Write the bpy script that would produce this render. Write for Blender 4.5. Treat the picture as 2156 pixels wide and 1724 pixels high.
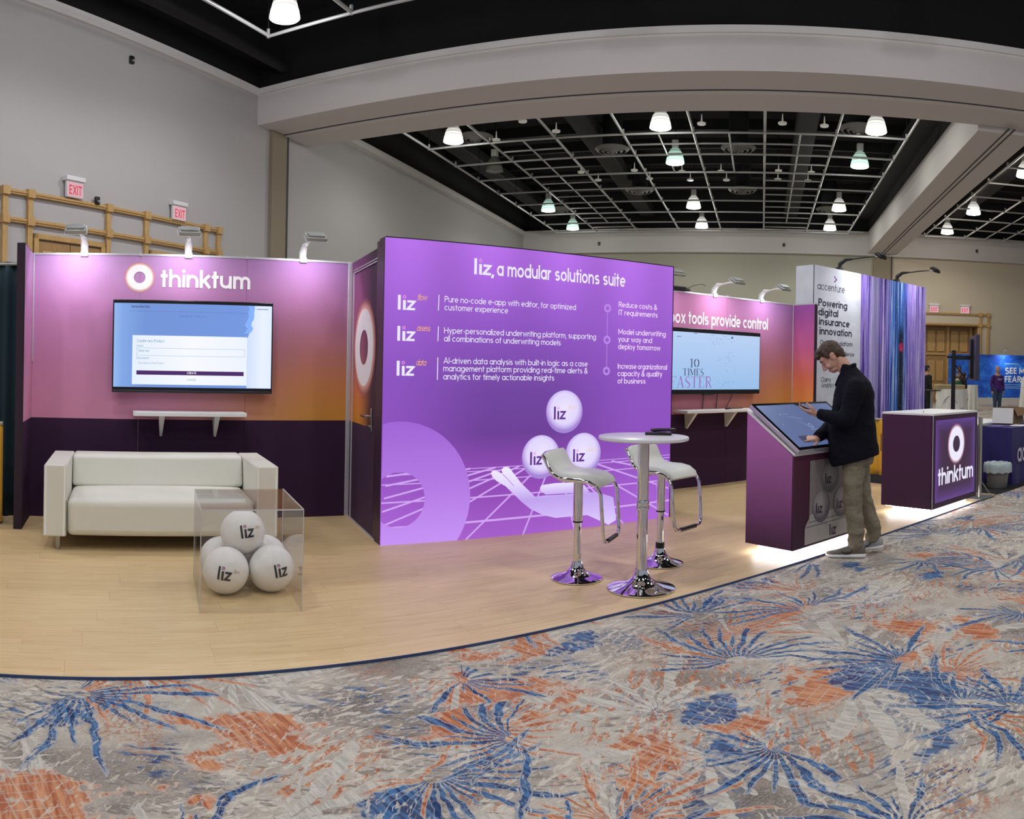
import bpy, bmesh, math, random
from mathutils import Vector, Matrix, Euler, noise as mnoise
random.seed(7)
PI = math.pi
sc = bpy.context.scene
COL = sc.collection
for o in list(bpy.data.objects):
    bpy.data.objects.remove(o)

# ------------------------------------------------------------------ camera, world, exposure
cam_d = bpy.data.cameras.new('camera')
cam_d.type = 'PANO'
cam_d.panorama_type = 'CENTRAL_CYLINDRICAL'          # the photograph is a phone panorama
FPX = 1612.0
cam_d.central_cylindrical_range_u_min = -1078.0 / FPX
cam_d.central_cylindrical_range_u_max = 1078.0 / FPX
cam_d.central_cylindrical_range_v_min = -(1724 - 777.2) / FPX
cam_d.central_cylindrical_range_v_max = 777.2 / FPX
cam_d.central_cylindrical_radius = 1.0
cam_d.clip_end = 500
cam = bpy.data.objects.new('camera', cam_d)
COL.objects.link(cam)
AZ, ROLL, HC = 0.5092, 0.018, 1.45
_F = Vector((math.sin(AZ), math.cos(AZ), 0))
_R0 = Vector((math.cos(AZ), -math.sin(AZ), 0))
_U0 = Vector((0, 0, 1))
_R = _R0 * math.cos(ROLL) + _U0 * math.sin(ROLL)
_U = -_R0 * math.sin(ROLL) + _U0 * math.cos(ROLL)
cam.matrix_world = Matrix(((_R.x, _U.x, -_F.x, 0), (_R.y, _U.y, -_F.y, 0), (_R.z, _U.z, -_F.z, HC), (0, 0, 0, 1)))
sc.camera = cam
w = bpy.data.worlds.new('world')
sc.world = w
w.use_nodes = True
w.node_tree.nodes['Background'].inputs[0].default_value = (0.82, 0.86, 1.0, 1)
w.node_tree.nodes['Background'].inputs[1].default_value = 0.36
sc.view_settings.view_transform = 'Standard'
sc.view_settings.look = 'None'
sc.view_settings.gamma = 1.0
sc.view_settings.use_curve_mapping = False
sc.view_settings.exposure = 0.0
cy = sc.cycles                                        # fewer bounces keep the render quick
cy.max_bounces, cy.diffuse_bounces, cy.glossy_bounces, cy.transmission_bounces, cy.transparent_max_bounces = 5, 2, 3, 3, 12

# light levels
P_HIGHBAY, P_SPOT = 400, 3.4
ROT = 0.8357                                         # the hall stands at this angle to the stand


# ------------------------------------------------------------------ materials
def lin(r, g=None, b=None):
    if g is None:
        r, g, b = r
    f = lambda c: (c / 255 / 12.92) if c / 255 <= 0.04045 else ((c / 255 + 0.055) / 1.055) ** 2.4
    return (f(r), f(g), f(b), 1.0)


class NT:
    """small helper around a material's node tree"""
    def __init__(self, name):
        self.mat = bpy.data.materials.new(name)
        self.mat.use_nodes = True
        self.t = self.mat.node_tree
        self.bsdf = self.t.nodes['Principled BSDF']
        self.out = self.t.nodes['Material Output']

    def link(self, a, b):
        self.t.links.new(a, b)

    def put(self, sock, v):
        if isinstance(v, bpy.types.NodeSocket):
            self.t.links.new(v, sock)
        elif v is not None:
            sock.default_value = v

    def n(self, typ, out=0, props=None, **ins):
        nd = self.t.nodes.new(typ)
        for k, v in (props or {}).items():
            setattr(nd, k, v)
        for k, v in ins.items():
            key = int(k[1:]) if k[0] == 'i' and k[1:].isdigit() else k.replace('_', ' ')
            self.put(nd.inputs[key], v)
        return nd.outputs[out]

    def m(self, op, a, b=None, c=None):
        nd = self.t.nodes.new('ShaderNodeMath')
        nd.operation = op
        for i, v in enumerate((a, b, c)):
            if v is not None:
                self.put(nd.inputs[i], v)
        return nd.outputs[0]

    def mix(self, fac, a, b, mode='MIX'):
        nd = self.t.nodes.new('ShaderNodeMix')
        nd.data_type = 'RGBA'
        nd.blend_type = mode
        nd.clamp_factor = True
        self.put(nd.inputs[0], fac)
        self.put(nd.inputs[6], a)
        self.put(nd.inputs[7], b)
        return nd.outputs[2]

    def ramp(self, fac, stops, interp='LINEAR'):
        nd = self.t.nodes.new('ShaderNodeValToRGB')
        nd.color_ramp.interpolation = interp
        els = nd.color_ramp.elements
        while len(els) > len(stops):
            els.remove(els[-1])
        while len(els) < len(stops):
            els.new(0.5)
        for e, (p, c) in zip(els, stops):
            e.position = p
            e.color = c if len(c) == 4 else (*c, 1)
        self.put(nd.inputs[0], fac)
        return nd.outputs[0]

    def smooth(self, v, lo, hi):
        nd = self.t.nodes.new('ShaderNodeMapRange')
        nd.interpolation_type = 'SMOOTHSTEP'
        self.put(nd.inputs[0], v)
        nd.inputs[1].default_value = lo
        nd.inputs[2].default_value = hi
        return nd.outputs[0]

    def pos(self):
        return self.n('ShaderNodeNewGeometry', 0)

    def obj(self):
        return self.n('ShaderNodeTexCoord', 3)

    def xyz(self, v):
        nd = self.t.nodes.new('ShaderNodeSeparateXYZ')
        self.put(nd.inputs[0], v)
        return nd.outputs[0], nd.outputs[1], nd.outputs[2]

    def vec(self, x=0.0, y=0.0, z=0.0):
        nd = self.t.nodes.new('ShaderNodeCombineXYZ')
        for i, v in enumerate((x, y, z)):
            self.put(nd.inputs[i], v)
        return nd.outputs[0]

    def vmul(self, v, s):
        nd = self.t.nodes.new('ShaderNodeVectorMath')
        nd.operation = 'MULTIPLY'
        self.put(nd.inputs[0], v)
        nd.inputs[1].default_value = s
        return nd.outputs[0]

    def noise(self, v, scale, detail=3, rough=0.5, dim='3D', out=0):
        return self.n('ShaderNodeTexNoise', out, {'noise_dimensions': dim}, Vector=v, Scale=scale, Detail=detail, Roughness=rough)

    def bump(self, h, strength=0.3, dist=0.01):
        o = self.n('ShaderNodeBump', 0, None, Height=h, Strength=strength, Distance=dist)
        self.link(o, self.bsdf.inputs['Normal'])

    def base(self, c):
        self.put(self.bsdf.inputs['Base Color'], c)

    def emit(self, c, s=1.0):
        self.put(self.bsdf.inputs['Emission Color'], c)
        self.put(self.bsdf.inputs['Emission Strength'], s)


MATS = {}


def mat(name, rgb, rough=0.5, metal=0.0, emit=None, estr=1.0, spec=0.5, vary=0.0, vscale=8.0, bump=0.0, bscale=60.0, sheen=0.0, alpha=None):
    if name in MATS:
        return MATS[name]
    s = NT(name)
    c = lin(rgb)
    b = s.bsdf
    b.inputs['Roughness'].default_value = rough
    b.inputs['Metallic'].default_value = metal
    b.inputs['Specular IOR Level'].default_value = spec
    if vary:
        nz = s.noise(s.obj(), vscale, 4, 0.6)
        lo = tuple(x * (1 - vary) for x in c[:3]) + (1,)
        hi = tuple(min(1, x * (1 + vary)) for x in c[:3]) + (1,)
        s.base(s.ramp(nz, [(0.3, lo), (0.7, hi)]))
    else:
        s.base(c)
    if bump:
        s.bump(s.noise(s.obj(), bscale, 3, 0.6), bump, 0.005)
    if emit:
        s.emit(lin(emit), estr)
    if sheen:
        b.inputs['Sheen Weight'].default_value = sheen
    MATS[name] = s.mat
    return s.mat


def emissive(name, rgb, strength=1.0):
    """backlit print, screen or lamp"""
    if name in MATS:
        return MATS[name]
    s = NT(name)
    s.base((0.02, 0.02, 0.02, 1))
    s.bsdf.inputs['Roughness'].default_value = 0.45
    s.bsdf.inputs['Specular IOR Level'].default_value = 0.2
    s.emit(lin(rgb), strength)
    MATS[name] = s.mat
    return s.mat


# ------------------------------------------------------------------ mesh building
class MB:
    def __init__(self):
        self.v = []
        self.f = []

    def add(self, vs, fs):
        k = len(self.v)
        self.v += [Vector(p) for p in vs]
        self.f += [tuple(i + k for i in f) for f in fs]
        return self

    def box(self, x0, x1, y0, y1, z0, z1, M=None):
        vs = [(x, y, z) for z in (z0, z1) for y in (y0, y1) for x in (x0, x1)]
        if M is not None:
            vs = [M @ Vector(p) for p in vs]
        return self.add(vs, [(0, 2, 3, 1), (4, 5, 7, 6), (0, 1, 5, 4), (1, 3, 7, 5), (3, 2, 6, 7), (2, 0, 4, 6)])

    def hexa(self, b, t):
        """bottom quad and top quad, both counter-clockwise from above"""
        return self.add(list(b) + list(t), [(3, 2, 1, 0), (4, 5, 6, 7)] + [(i, (i + 1) % 4, 4 + (i + 1) % 4, 4 + i) for i in range(4)])

    def ring_loft(self, rings, cap=True, closed=False):
        n = len(rings[0])
        k = len(self.v)
        for r in rings:
            self.v += [Vector(p) for p in r]
        m = len(rings)
        for i in range(m if closed else m - 1):
            a, b = k + i * n, k + ((i + 1) % m) * n
            for j in range(n):
                self.f.append((a + j, a + (j + 1) % n, b + (j + 1) % n, b + j))
        if cap and not closed:
            self.f.append(tuple(k + j for j in reversed(range(n))))
            self.f.append(tuple(k + (m - 1) * n + j for j in range(n)))
        return self

    def cyl(self, p0, p1, r0, r1=None, n=16, cap=True):
        r1 = r0 if r1 is None else r1
        p0, p1 = Vector(p0), Vector(p1)
        d = (p1 - p0).normalized()
        a = d.orthogonal().normalized()
        b = d.cross(a)
        rr = [[p + (a * math.cos(2 * PI * i / n) + b * math.sin(2 * PI * i / n)) * r for i in range(n)] for p, r in ((p0, r0), (p1, r1))]
        return self.ring_loft(rr, cap)

    def tube(self, pts, r, n=10, cap=True, closed=False):
        pts = [Vector(p) for p in pts]
        rs = r if isinstance(r, (list, tuple)) else [r] * len(pts)
        rings = []
        nrm = None
        m = len(pts)
        for i, p in enumerate(pts):
            if closed:
                t = (pts[(i + 1) % m] - pts[i - 1]).normalized()
            else:
                t = (pts[min(i + 1, m - 1)] - pts[max(i - 1, 0)]).normalized()
            if nrm is None:
                nrm = t.orthogonal().normalized()
            nrm = (nrm - t * nrm.dot(t))
            nrm = nrm.normalized() if nrm.length > 1e-6 else t.orthogonal().normalized()
            b = t.cross(nrm)
            rings.append([p + (nrm * math.cos(2 * PI * j / n) + b * math.sin(2 * PI * j / n)) * rs[i] for j in range(n)])
        return self.ring_loft(rings, cap, closed)

    def lathe(self, prof, c=(0, 0, 0), n=32, cap=True):
        c = Vector(c)
        rings = [[c + Vector((r * math.cos(2 * PI * i / n), r * math.sin(2 * PI * i / n), z)) for i in range(n)] for r, z in prof]
        return self.ring_loft(rings, cap)

    def ball(self, c, r, nu=20, nv=12, M=None):
        c = Vector(c)
        r = Vector(r) if not isinstance(r, (int, float)) else Vector((r, r, r))
        vs = []
        for j in range(1, nv):
            ph = PI * j / nv
            for i in range(nu):
                th = 2 * PI * i / nu
                p = Vector((r.x * math.sin(ph) * math.cos(th), r.y * math.sin(ph) * math.sin(th), -r.z * math.cos(ph)))
                vs.append(c + (M @ p if M is not None else p))
        s, t = len(vs), len(vs) + 1
        for z in (-r.z, r.z):
            p = Vector((0, 0, z))
            vs.append(c + (M @ p if M is not None else p))
        fs = []
        for j in range(nv - 2):
            for i in range(nu):
                a, b = j * nu + i, j * nu + (i + 1) % nu
                fs.append((a, b, b + nu, a + nu))
        for i in range(nu):
            fs.append((s, (i + 1) % nu, i))
            fs.append((t, (nv - 2) * nu + i, (nv - 2) * nu + (i + 1) % nu))
        return self.add(vs, fs)

    def caps(self, p0, p1, r0, r1=None, n=14):
        """a tapered limb with round ends"""
        r1 = r0 if r1 is None else r1
        p0, p1 = Vector(p0), Vector(p1)
        self.ball(p0, r0, n, 8)
        self.ball(p1, r1, n, 8)
        if (p1 - p0).length > 1e-5:
            self.cyl(p0, p1, r0, r1, n)
        return self

    def poly(self, pts):
        return self.add(pts, [tuple(range(len(pts)))])

    def prism(self, pts, off):
        off = Vector(off)
        n = len(pts)
        pts = [Vector(p) for p in pts]
        return self.add(pts + [p + off for p in pts], [tuple(reversed(range(n))), tuple(range(n, 2 * n))] + [(i, (i + 1) % n, n + (i + 1) % n, n + i) for i in range(n)])

    def mesh(self, name, smooth=None, fix=True):
        me = bpy.data.meshes.new(name)
        me.from_pydata([tuple(p) for p in self.v], [], self.f)
        if fix:
            bm = bmesh.new()
            bm.from_mesh(me)
            bmesh.ops.recalc_face_normals(bm, faces=bm.faces)
            bm.to_mesh(me)
            bm.free()
        if smooth:
            me.shade_smooth()
            if smooth is not True:
                me.set_sharp_from_angle(angle=math.radians(smooth))
        return me

    def build(self, name, material, parent=None, smooth=None, bevel=0.0, fix=True, seg=2):
        o = bpy.data.objects.new(name, self.mesh(name, smooth, fix))
        COL.objects.link(o)
        if material is not None:
            o.data.materials.append(material)
        o.parent = parent
        if bevel:
            b = o.modifiers.new('bevel', 'BEVEL')
            b.width = bevel
            b.segments = seg
            b.limit_method = 'ANGLE'
            b.harden_normals = False
            if not smooth:
                o.data.shade_smooth()
                o.data.set_sharp_from_angle(angle=math.radians(60))
        return o


def tag(o, label=None, cat=None, group=None, kind=None):
    for k, v in (('label', label), ('category', cat), ('group', group), ('kind', kind)):
        if v:
            o[k] = v
    return o


def thing(name, label, cat, loc=(0, 0, 0), rz=0.0, group=None, kind=None):
    o = bpy.data.objects.new(name, None)
    o.empty_display_size = 0.1
    COL.objects.link(o)
    o.location = loc
    o.rotation_euler = (0, 0, rz)
    return tag(o, label, cat, group, kind)


def copy_tree(o, parent=None):
    c = o.copy()
    COL.objects.link(c)
    c.parent = parent
    for ch in list(o.children):
        copy_tree(ch, c)
    return c


def at_frame(o, M):
    o.matrix_world = M


def hall(lat, fwd, z=0.0):
    return Vector((math.cos(ROT) * lat + math.sin(ROT) * fwd, -math.sin(ROT) * lat + math.cos(ROT) * fwd, z))


def hthing(name, label, cat, lat=0, fwd=0, z=0, rz=0.0, **k):
    return thing(name, label, cat, hall(lat, fwd, z), rz - ROT, **k)


def point_light(name, loc, power, color=(1, 1, 1), radius=0.15, parent=None):
    d = bpy.data.lights.new(name, 'POINT')
    d.energy = power
    d.color = color
    d.shadow_soft_size = radius
    o = bpy.data.objects.new(name, d)
    COL.objects.link(o)
    o.location = loc
    o.parent = parent
    return o


def area_light(name, loc, direction, power, sx, sy, color=(1, 1, 1), parent=None, spread=PI):
    d = bpy.data.lights.new(name, 'AREA')
    d.energy = power
    d.color = color
    d.shape = 'RECTANGLE'
    d.size, d.size_y = sx, sy
    d.spread = spread
    o = bpy.data.objects.new(name, d)
    COL.objects.link(o)
    o.location = loc
    o.rotation_euler = Vector(direction).to_track_quat('-Z', 'Y').to_euler()
    o.parent = parent
    return o


# ------------------------------------------------------------------ lettering: a geometric stroke alphabet
def arc(cx, cy, rx, ry, a0, a1, n=None):
    n = n or max(5, int(abs(a1 - a0) / 15))
    return [(cx + rx * math.cos(math.radians(a0 + (a1 - a0) * i / n)), cy + ry * math.sin(math.radians(a0 + (a1 - a0) * i / n))) for i in range(n + 1)]


def glyph(c, w):
    """strokes (centre lines) of a letter, x-height 1, and its width"""
    h = w / 2
    lo, hi, A, D = h, 1 - h, 1.40, -0.38
    r = (hi - lo) / 2
    m = 0.5
    x0 = h
    cx = x0 + r
    x1 = x0 + 2 * r
    bowl = arc(cx, m, r, r, 0, 360)
    dots = []
    S = []
    W = x1 + h
    cp = A - h
    if c == 'o': S = [bowl]
    elif c == 'a': S = [bowl, [(x1, 0), (x1, 1)]]
    elif c == 'b': S = [bowl, [(x0, 0), (x0, A)]]
    elif c == 'd': S = [bowl, [(x1, 0), (x1, A)]]
    elif c == 'p': S = [bowl, [(x0, D), (x0, 1)]]
    elif c == 'q': S = [bowl, [(x1, D), (x1, 1)]]
    elif c == 'g': S = [bowl, [(x1, 1), (x1, lo * 0.2)] + arc(cx, 0, r, -D - h, 0, -150)]
    elif c == 'c': S = [arc(cx, m, r, r, 48, 312)]; W = x1
    elif c == 'e': S = [[(x0, m), (x1, m)], arc(cx, m, r, r, 0, 312)]
    elif c in 'hn':
        a = min(r, 0.36)
        S = [[(x0, 0), (x0, A if c == 'h' else 1)], arc(x0 + a, hi - a, a, a, 180, 0) + [(x0 + 2 * a, 0)]]
        W = x0 + 2 * a + h
    elif c == 'u':
        a = min(r, 0.36)
        S = [[(x0, 1)] + arc(x0 + a, lo + a, a, a, 180, 360), [(x0 + 2 * a, 0), (x0 + 2 * a, 1)]]
        W = x0 + 2 * a + h
    elif c == 'm':
        a = 0.29
        S = [[(x0, 0), (x0, 1)], arc(x0 + a, hi - a, a, a, 180, 0) + [(x0 + 2 * a, 0)], arc(x0 + 3 * a, hi - a, a, a, 180, 0) + [(x0 + 4 * a, 0)]]
        W = x0 + 4 * a + h
    elif c == 'r': S = [[(x0, 0), (x0, 1)], arc(x0 + 0.36, hi - 0.36, 0.36, 0.36, 180, 80)]; W = x0 + 0.45
    elif c == 'i': S = [[(x0, 0), (x0, 1)]]; dots = [(x0, 1.27, h * 1.15)]; W = w
    elif c == 'j': S = [[(x0 + .1, 1), (x0 + .1, D)]]; dots = [(x0 + .1, 1.27, h * 1.15)]; W = w + .1
    elif c == 'l': S = [[(x0, 0), (x0, A)]]; W = w
    elif c == 'k': S = [[(x0, 0), (x0, A)], [(x0 + 0.66, 1.0), (x0 + 0.05, 0.42)], [(x0 + 0.24, 0.58), (x0 + 0.70, 0)]]; W = x0 + 0.74
    elif c == 't': S = [[(0.26, 0), (0.26, 1.32)], [(0, hi), (0.56, hi)]]; W = 0.56
    elif c == 'f': S = [[(0.24, 0), (0.24, cp - 0.22)] + arc(0.46, cp - 0.22, 0.22, 0.22, 180, 90), [(0, hi), (0.52, hi)]]; W = 0.52
    elif c == 's':
        q = 0.33
        S = [arc(q + h, (hi + m) / 2, q * .86, (hi - m) / 2, 35, 270) + arc(q + h, (m + lo) / 2, q * .92, (m - lo) / 2, 90, -145)[1:]]
        W = 2 * q + w * .9
    elif c == 'v': S = [[(h, 1), (0.44, 0.02), (0.88 - h, 1)]]; W = 0.88
    elif c == 'w': S = [[(h, 1), (0.36, 0.02), (0.64, 0.95), (0.92, 0.02), (1.28 - h, 1)]]; W = 1.28
    elif c == 'x': S = [[(h, 1), (0.82, 0)], [(0.82, 1), (h, 0)]]; W = 0.88
    elif c == 'y': S = [[(h, 1), (0.45, 0.05)], [(0.88 - h, 1), (0.30, D)]]; W = 0.88
    elif c == 'z': S = [[(0.05, hi), (0.74, hi), (0.08, lo), (0.78, lo)]]; W = 0.80
    elif c in 'OQ': S = [arc(0.74, A / 2, 0.74 - h, A / 2 - h, 0, 360)]; W = 1.48
    elif c == 'C': S = [arc(0.72, A / 2, 0.72 - h, A / 2 - h, 45, 315)]; W = 1.28
    elif c == 'G': S = [arc(0.72, A / 2, 0.72 - h, A / 2 - h, 45, 350) + [(0.8, A * .46)]]; W = 1.40
    elif c == 'A': S = [[(h, 0), (0.64, A - .02), (1.28 - h, 0)], [(0.28, 0.42), (1.0, 0.42)]]; W = 1.28
    elif c == 'H': S = [[(h, 0), (h, A)], [(1.08, 0), (1.08, A)], [(h, A / 2), (1.08, A / 2)]]; W = 1.08 + h
    elif c == 'I': S = [[(h, 0), (h, A)]]; W = w
    elif c == 'L': S = [[(h, A), (h, h), (0.8, h)]]; W = 0.8
    elif c == 'E': S = [[(0.82, cp), (h, cp), (h, h), (0.82, h)], [(h, A / 2), (0.76, A / 2)]]; W = 0.84
    elif c == 'F': S = [[(0.80, cp), (h, cp), (h, 0)], [(h, A / 2), (0.74, A / 2)]]; W = 0.80
    elif c == 'T': S = [[(0, cp), (1.0, cp)], [(0.5, 0), (0.5, cp)]]; W = 1.0
    elif c in 'PR':
        q = 0.40 - h
        S = [[(h, 0), (h, cp), (0.50, cp)] + arc(0.50, cp - q, 0.38, q, 90, -90) + [(h, cp - 2 * q)]]
        if c == 'R':
            S.append([(0.50, cp - 2 * q), (0.92, 0)])
        W = 0.94
    elif c == 'D': S = [[(h, h), (h, cp), (0.5, cp)] + arc(0.5, A / 2, 0.6, A / 2 - h, 90, -90) + [(h, h)]]; W = 1.16
    elif c == 'B': S = [[(h, h), (h, cp), (0.5, cp)] + arc(0.5, cp - .3, 0.3, 0.3, 90, -90) + [(h, .68)], [(0.5, .68)] + arc(0.5, .36, 0.36, 0.32, 90, -90) + [(h, h)]]; W = 0.95
    elif c == 'M': S = [[(h, 0), (h, cp), (0.72, 0.35), (1.44 - h, cp), (1.44 - h, 0)]]; W = 1.44
    elif c == 'N': S = [[(h, 0), (h, cp), (1.1, .02), (1.1, A)]]; W = 1.1 + h
    elif c == 'U': S = [[(h, A), (h, .5)] + arc(0.55, .5, 0.55 - h, .5 - h, 180, 360) + [(1.1 - h, A)]]; W = 1.1
    elif c == 'S':
        q = 0.44
        S = [arc(q + h, cp - .31, q * .85, .31, 35, 270) + arc(q + h, cp - .62 - .31, q * .92, .31, 90, -150)[1:]]
        W = 2 * q + w * .8
    elif c == 'X': S = [[(h, 0), (1.0, A)], [(1.0, 0), (h, A)]]; W = 1.06
    elif c == 'Y': S = [[(h, A), (.55, .62), (1.1 - h, A)], [(.55, .62), (.55, 0)]]; W = 1.1
    elif c == 'K': S = [[(h, 0), (h, A)], [(1.0, A), (h, .55)], [(.4, .8), (1.0, 0)]]; W = 1.05
    elif c == 'V': S = [[(h, A), (.6, 0), (1.2 - h, A)]]; W = 1.2
    elif c == '1': S = [[(0, 1.1), (.32, cp), (.32, 0)]]; W = .5
    elif c == '0': S = [arc(.5, A / 2, .5 - h, A / 2 - h, 0, 360)]; W = 1.0
    elif c == '2': S = [arc(.45, cp - .4, .4, .4, 160, -30) + [(h, h), (.9, h)]]; W = .9
    elif c == '&': S = [[(1.05, 0), (.30, .90)] + arc(.5, 1.13, .24, .22, 210, -60) + [(.22, .58)] + arc(.44, .36, .36, .32, 130, 300) + [(1.0, .72)]]; W = 1.08
    elif c == '-': S = [[(0.04, .52), (.46, .52)]]; W = .5
    elif c == ',': S = [[(.16, .10), (.04, -.24)]]; W = .2
    elif c == '.': dots = [(h, h, h)]; W = w
    elif c == '|': S = [[(.1, -.2), (.1, 1.4)]]; W = .2
    elif c == '>': S = [[(0, 1.1), (.75, .65), (0, .2)]]; W = .75
    elif c == ' ': W = 0.36
    return S, dots, W


_LIFT = [0]


def lifted(xf):
    """raise each stroke a hair above the one before, so overlapping strokes never share a plane"""
    _LIFT[0] = (_LIFT[0] + 1) % 7
    k = 0.00012 * _LIFT[0]
    def g(x, y):
        a, b, c = Vector(xf(x, y)), Vector(xf(x + 1e-3, y)), Vector(xf(x, y + 1e-3))
        return a + (b - a).cross(c - a).normalized() * k
    return g


def subdivide(st, step):
    out = []
    for a, b in zip(st, st[1:]):
        m = max(1, int(math.hypot(b[0] - a[0], b[1] - a[1]) / step))
        out += [(a[0] + (b[0] - a[0]) * q / m, a[1] + (b[1] - a[1]) * q / m) for q in range(m)]
    return out + [st[-1]]


def stroke_ribbon(mb, pts, w, xf):
    xf = lifted(xf)
    closed = len(pts) > 3 and math.hypot(pts[0][0] - pts[-1][0], pts[0][1] - pts[-1][1]) < 1e-4
    if closed:
        pts = pts[:-1]
    n = len(pts)
    L, R = [], []
    for i in range(n):
        if closed:
            a, b = pts[i - 1], pts[(i + 1) % n]
            pa, pb = (pts[i][0] - a[0], pts[i][1] - a[1]), (b[0] - pts[i][0], b[1] - pts[i][1])
        else:
            pa = (pts[i][0] - pts[i - 1][0], pts[i][1] - pts[i - 1][1]) if i else None
            pb = (pts[i + 1][0] - pts[i][0], pts[i + 1][1] - pts[i][1]) if i < n - 1 else None
            pa = pa or pb
            pb = pb or pa
        la, lb = math.hypot(*pa) or 1, math.hypot(*pb) or 1
        na, nb = (-pa[1] / la, pa[0] / la), (-pb[1] / lb, pb[0] / lb)
        nx, ny = na[0] + nb[0], na[1] + nb[1]
        l = math.hypot(nx, ny) or 1
        nx, ny = nx / l, ny / l
        k = min(1.9, 1 / max(0.35, nx * na[0] + ny * na[1])) * w / 2
        L.append((pts[i][0] + nx * k, pts[i][1] + ny * k))
        R.append((pts[i][0] - nx * k, pts[i][1] - ny * k))
    k0 = len(mb.v)
    mb.v += [Vector(xf(*p)) for p in L + R]
    for i in range(n if closed else n - 1):
        j = (i + 1) % n
        mb.f.append((k0 + i, k0 + n + i, k0 + n + j, k0 + j))


def text_width(s, w=0.18, track=0.14):
    return sum(glyph(c, w)[2] + track for c in s) - track


def text_mesh(mb, s, size, xf, w=0.18, track=0.14, width=None, slant=0.0, align='l'):
    """write s with x-height `size` from (0,0); xf(x,y)->3D; width squeezes it to a length"""
    tot = text_width(s, w, track)
    kx = size if width is None else width / tot
    x = 0.0 if align == 'l' else -tot / 2
    for c in s:
        S, dots, W = glyph(c, w)
        g = lambda px, py, x=x: xf((x + px + slant * py) * kx, py * size)
        for st in S:
            st2 = subdivide(st, 0.5)
            stroke_ribbon(mb, st2, w, g)
        for dx, dy, dr in dots:
            k0 = len(mb.v)
            mb.v += [Vector(g(dx + dr * math.cos(2 * PI * i / 14), dy + dr * math.sin(2 * PI * i / 14))) for i in range(14)]
            mb.f.append(tuple(k0 + i for i in range(14)))
        x += W + track
    return mb


def liz_mesh(mb, h, xf, kx=1.0):
    """the three bold letters l i z, h = height of the l; returns the ring's centre"""
    w = 0.17
    for pts in ([(0.09, 0), (0.09, .5), (0.09, 1.0)], [(0.40, 0), (0.40, .66)], [(0.58, .585), (1.02, .585), (0.60, .075), (1.06, .075)]):
        stroke_ribbon(mb, subdivide(pts, 0.10), w if len(pts) < 4 else .15, lambda x, y: xf(x * h * kx, y * h))
    return (0.40 * h * kx, 0.88 * h)


def ring_mesh(mb, cx, cy, ro, ri, xf, n=36, clampf=None):
    k0 = len(mb.v)
    for i in range(n):
        t = 2 * PI * i / n
        for r in (ri, ro):
            p = (cx + r * math.cos(t), cy + r * math.sin(t))
            if clampf:
                p = clampf(*p)
            mb.v.append(Vector(xf(*p)))
    for i in range(n):
        j = (i + 1) % n
        mb.f.append((k0 + 2 * i, k0 + 2 * i + 1, k0 + 2 * j + 1, k0 + 2 * j))


def disc_mesh(mb, cx, cy, r, xf, n=36, ry=None):
    ry = ry or r
    mb.poly([xf(cx + r * math.cos(2 * PI * i / n), cy + ry * math.sin(2 * PI * i / n)) for i in range(n)])


def wall_xf(y, x0=0.0, z0=0.0):
    """writing on a face that looks towards -Y"""
    return lambda x, z: (x0 + x, y, z0 + z)


# common materials
WHITE_LETTER = mat('white_vinyl_lettering', (250, 248, 250), 0.5)
CHROME = mat('polished_chrome', (225, 225, 228), 0.06, 1.0)
STEEL = mat('brushed_steel', (170, 172, 172), 0.3, 1.0)
ALU = mat('white_aluminium', (200, 198, 205), 0.4, 0.3)
BLACK = mat('black_plastic', (14, 14, 16), 0.4)
WHITE_LAM = mat('white_laminate', (236, 236, 234), 0.35)
WHITE_EM = emissive('backlit_white', (235, 232, 252), 1.0)

# =================================================================== THE HALL
DL, DF, CEIL, ZB, BF, BB, RB, RBR = 13.24, 41.0, 9.146, 8.146, 16.91, 19.5, 5.55, 7.15


def plaster(name, rgb, warm=None):
    s = NT(name)
    p = s.pos()
    n1 = s.noise(p, 0.35, 3, 0.5)
    n2 = s.noise(p, 14, 3, 0.7)
    c = lin(rgb)
    s.base(s.mix(s.m('MULTIPLY', n1, 0.5), tuple(x * 0.94 for x in c[:3]) + (1,), c))
    s.bsdf.inputs['Roughness'].default_value = 0.85
    s.bump(n2, 0.12, 0.02)
    return s.mat


M_WALL = plaster('wall_fabric_grey', (188, 184, 182))
M_BEAM = plaster('beam_plaster', (222, 216, 212))
M_TRIMW = plaster('crown_plaster', (228, 224, 220))
M_BLACKCEIL = mat('black_ceiling_paint', (5, 5, 7), 0.9)
M_DUCT = mat('dark_duct_paint', (13, 13, 16), 0.7)


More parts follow.
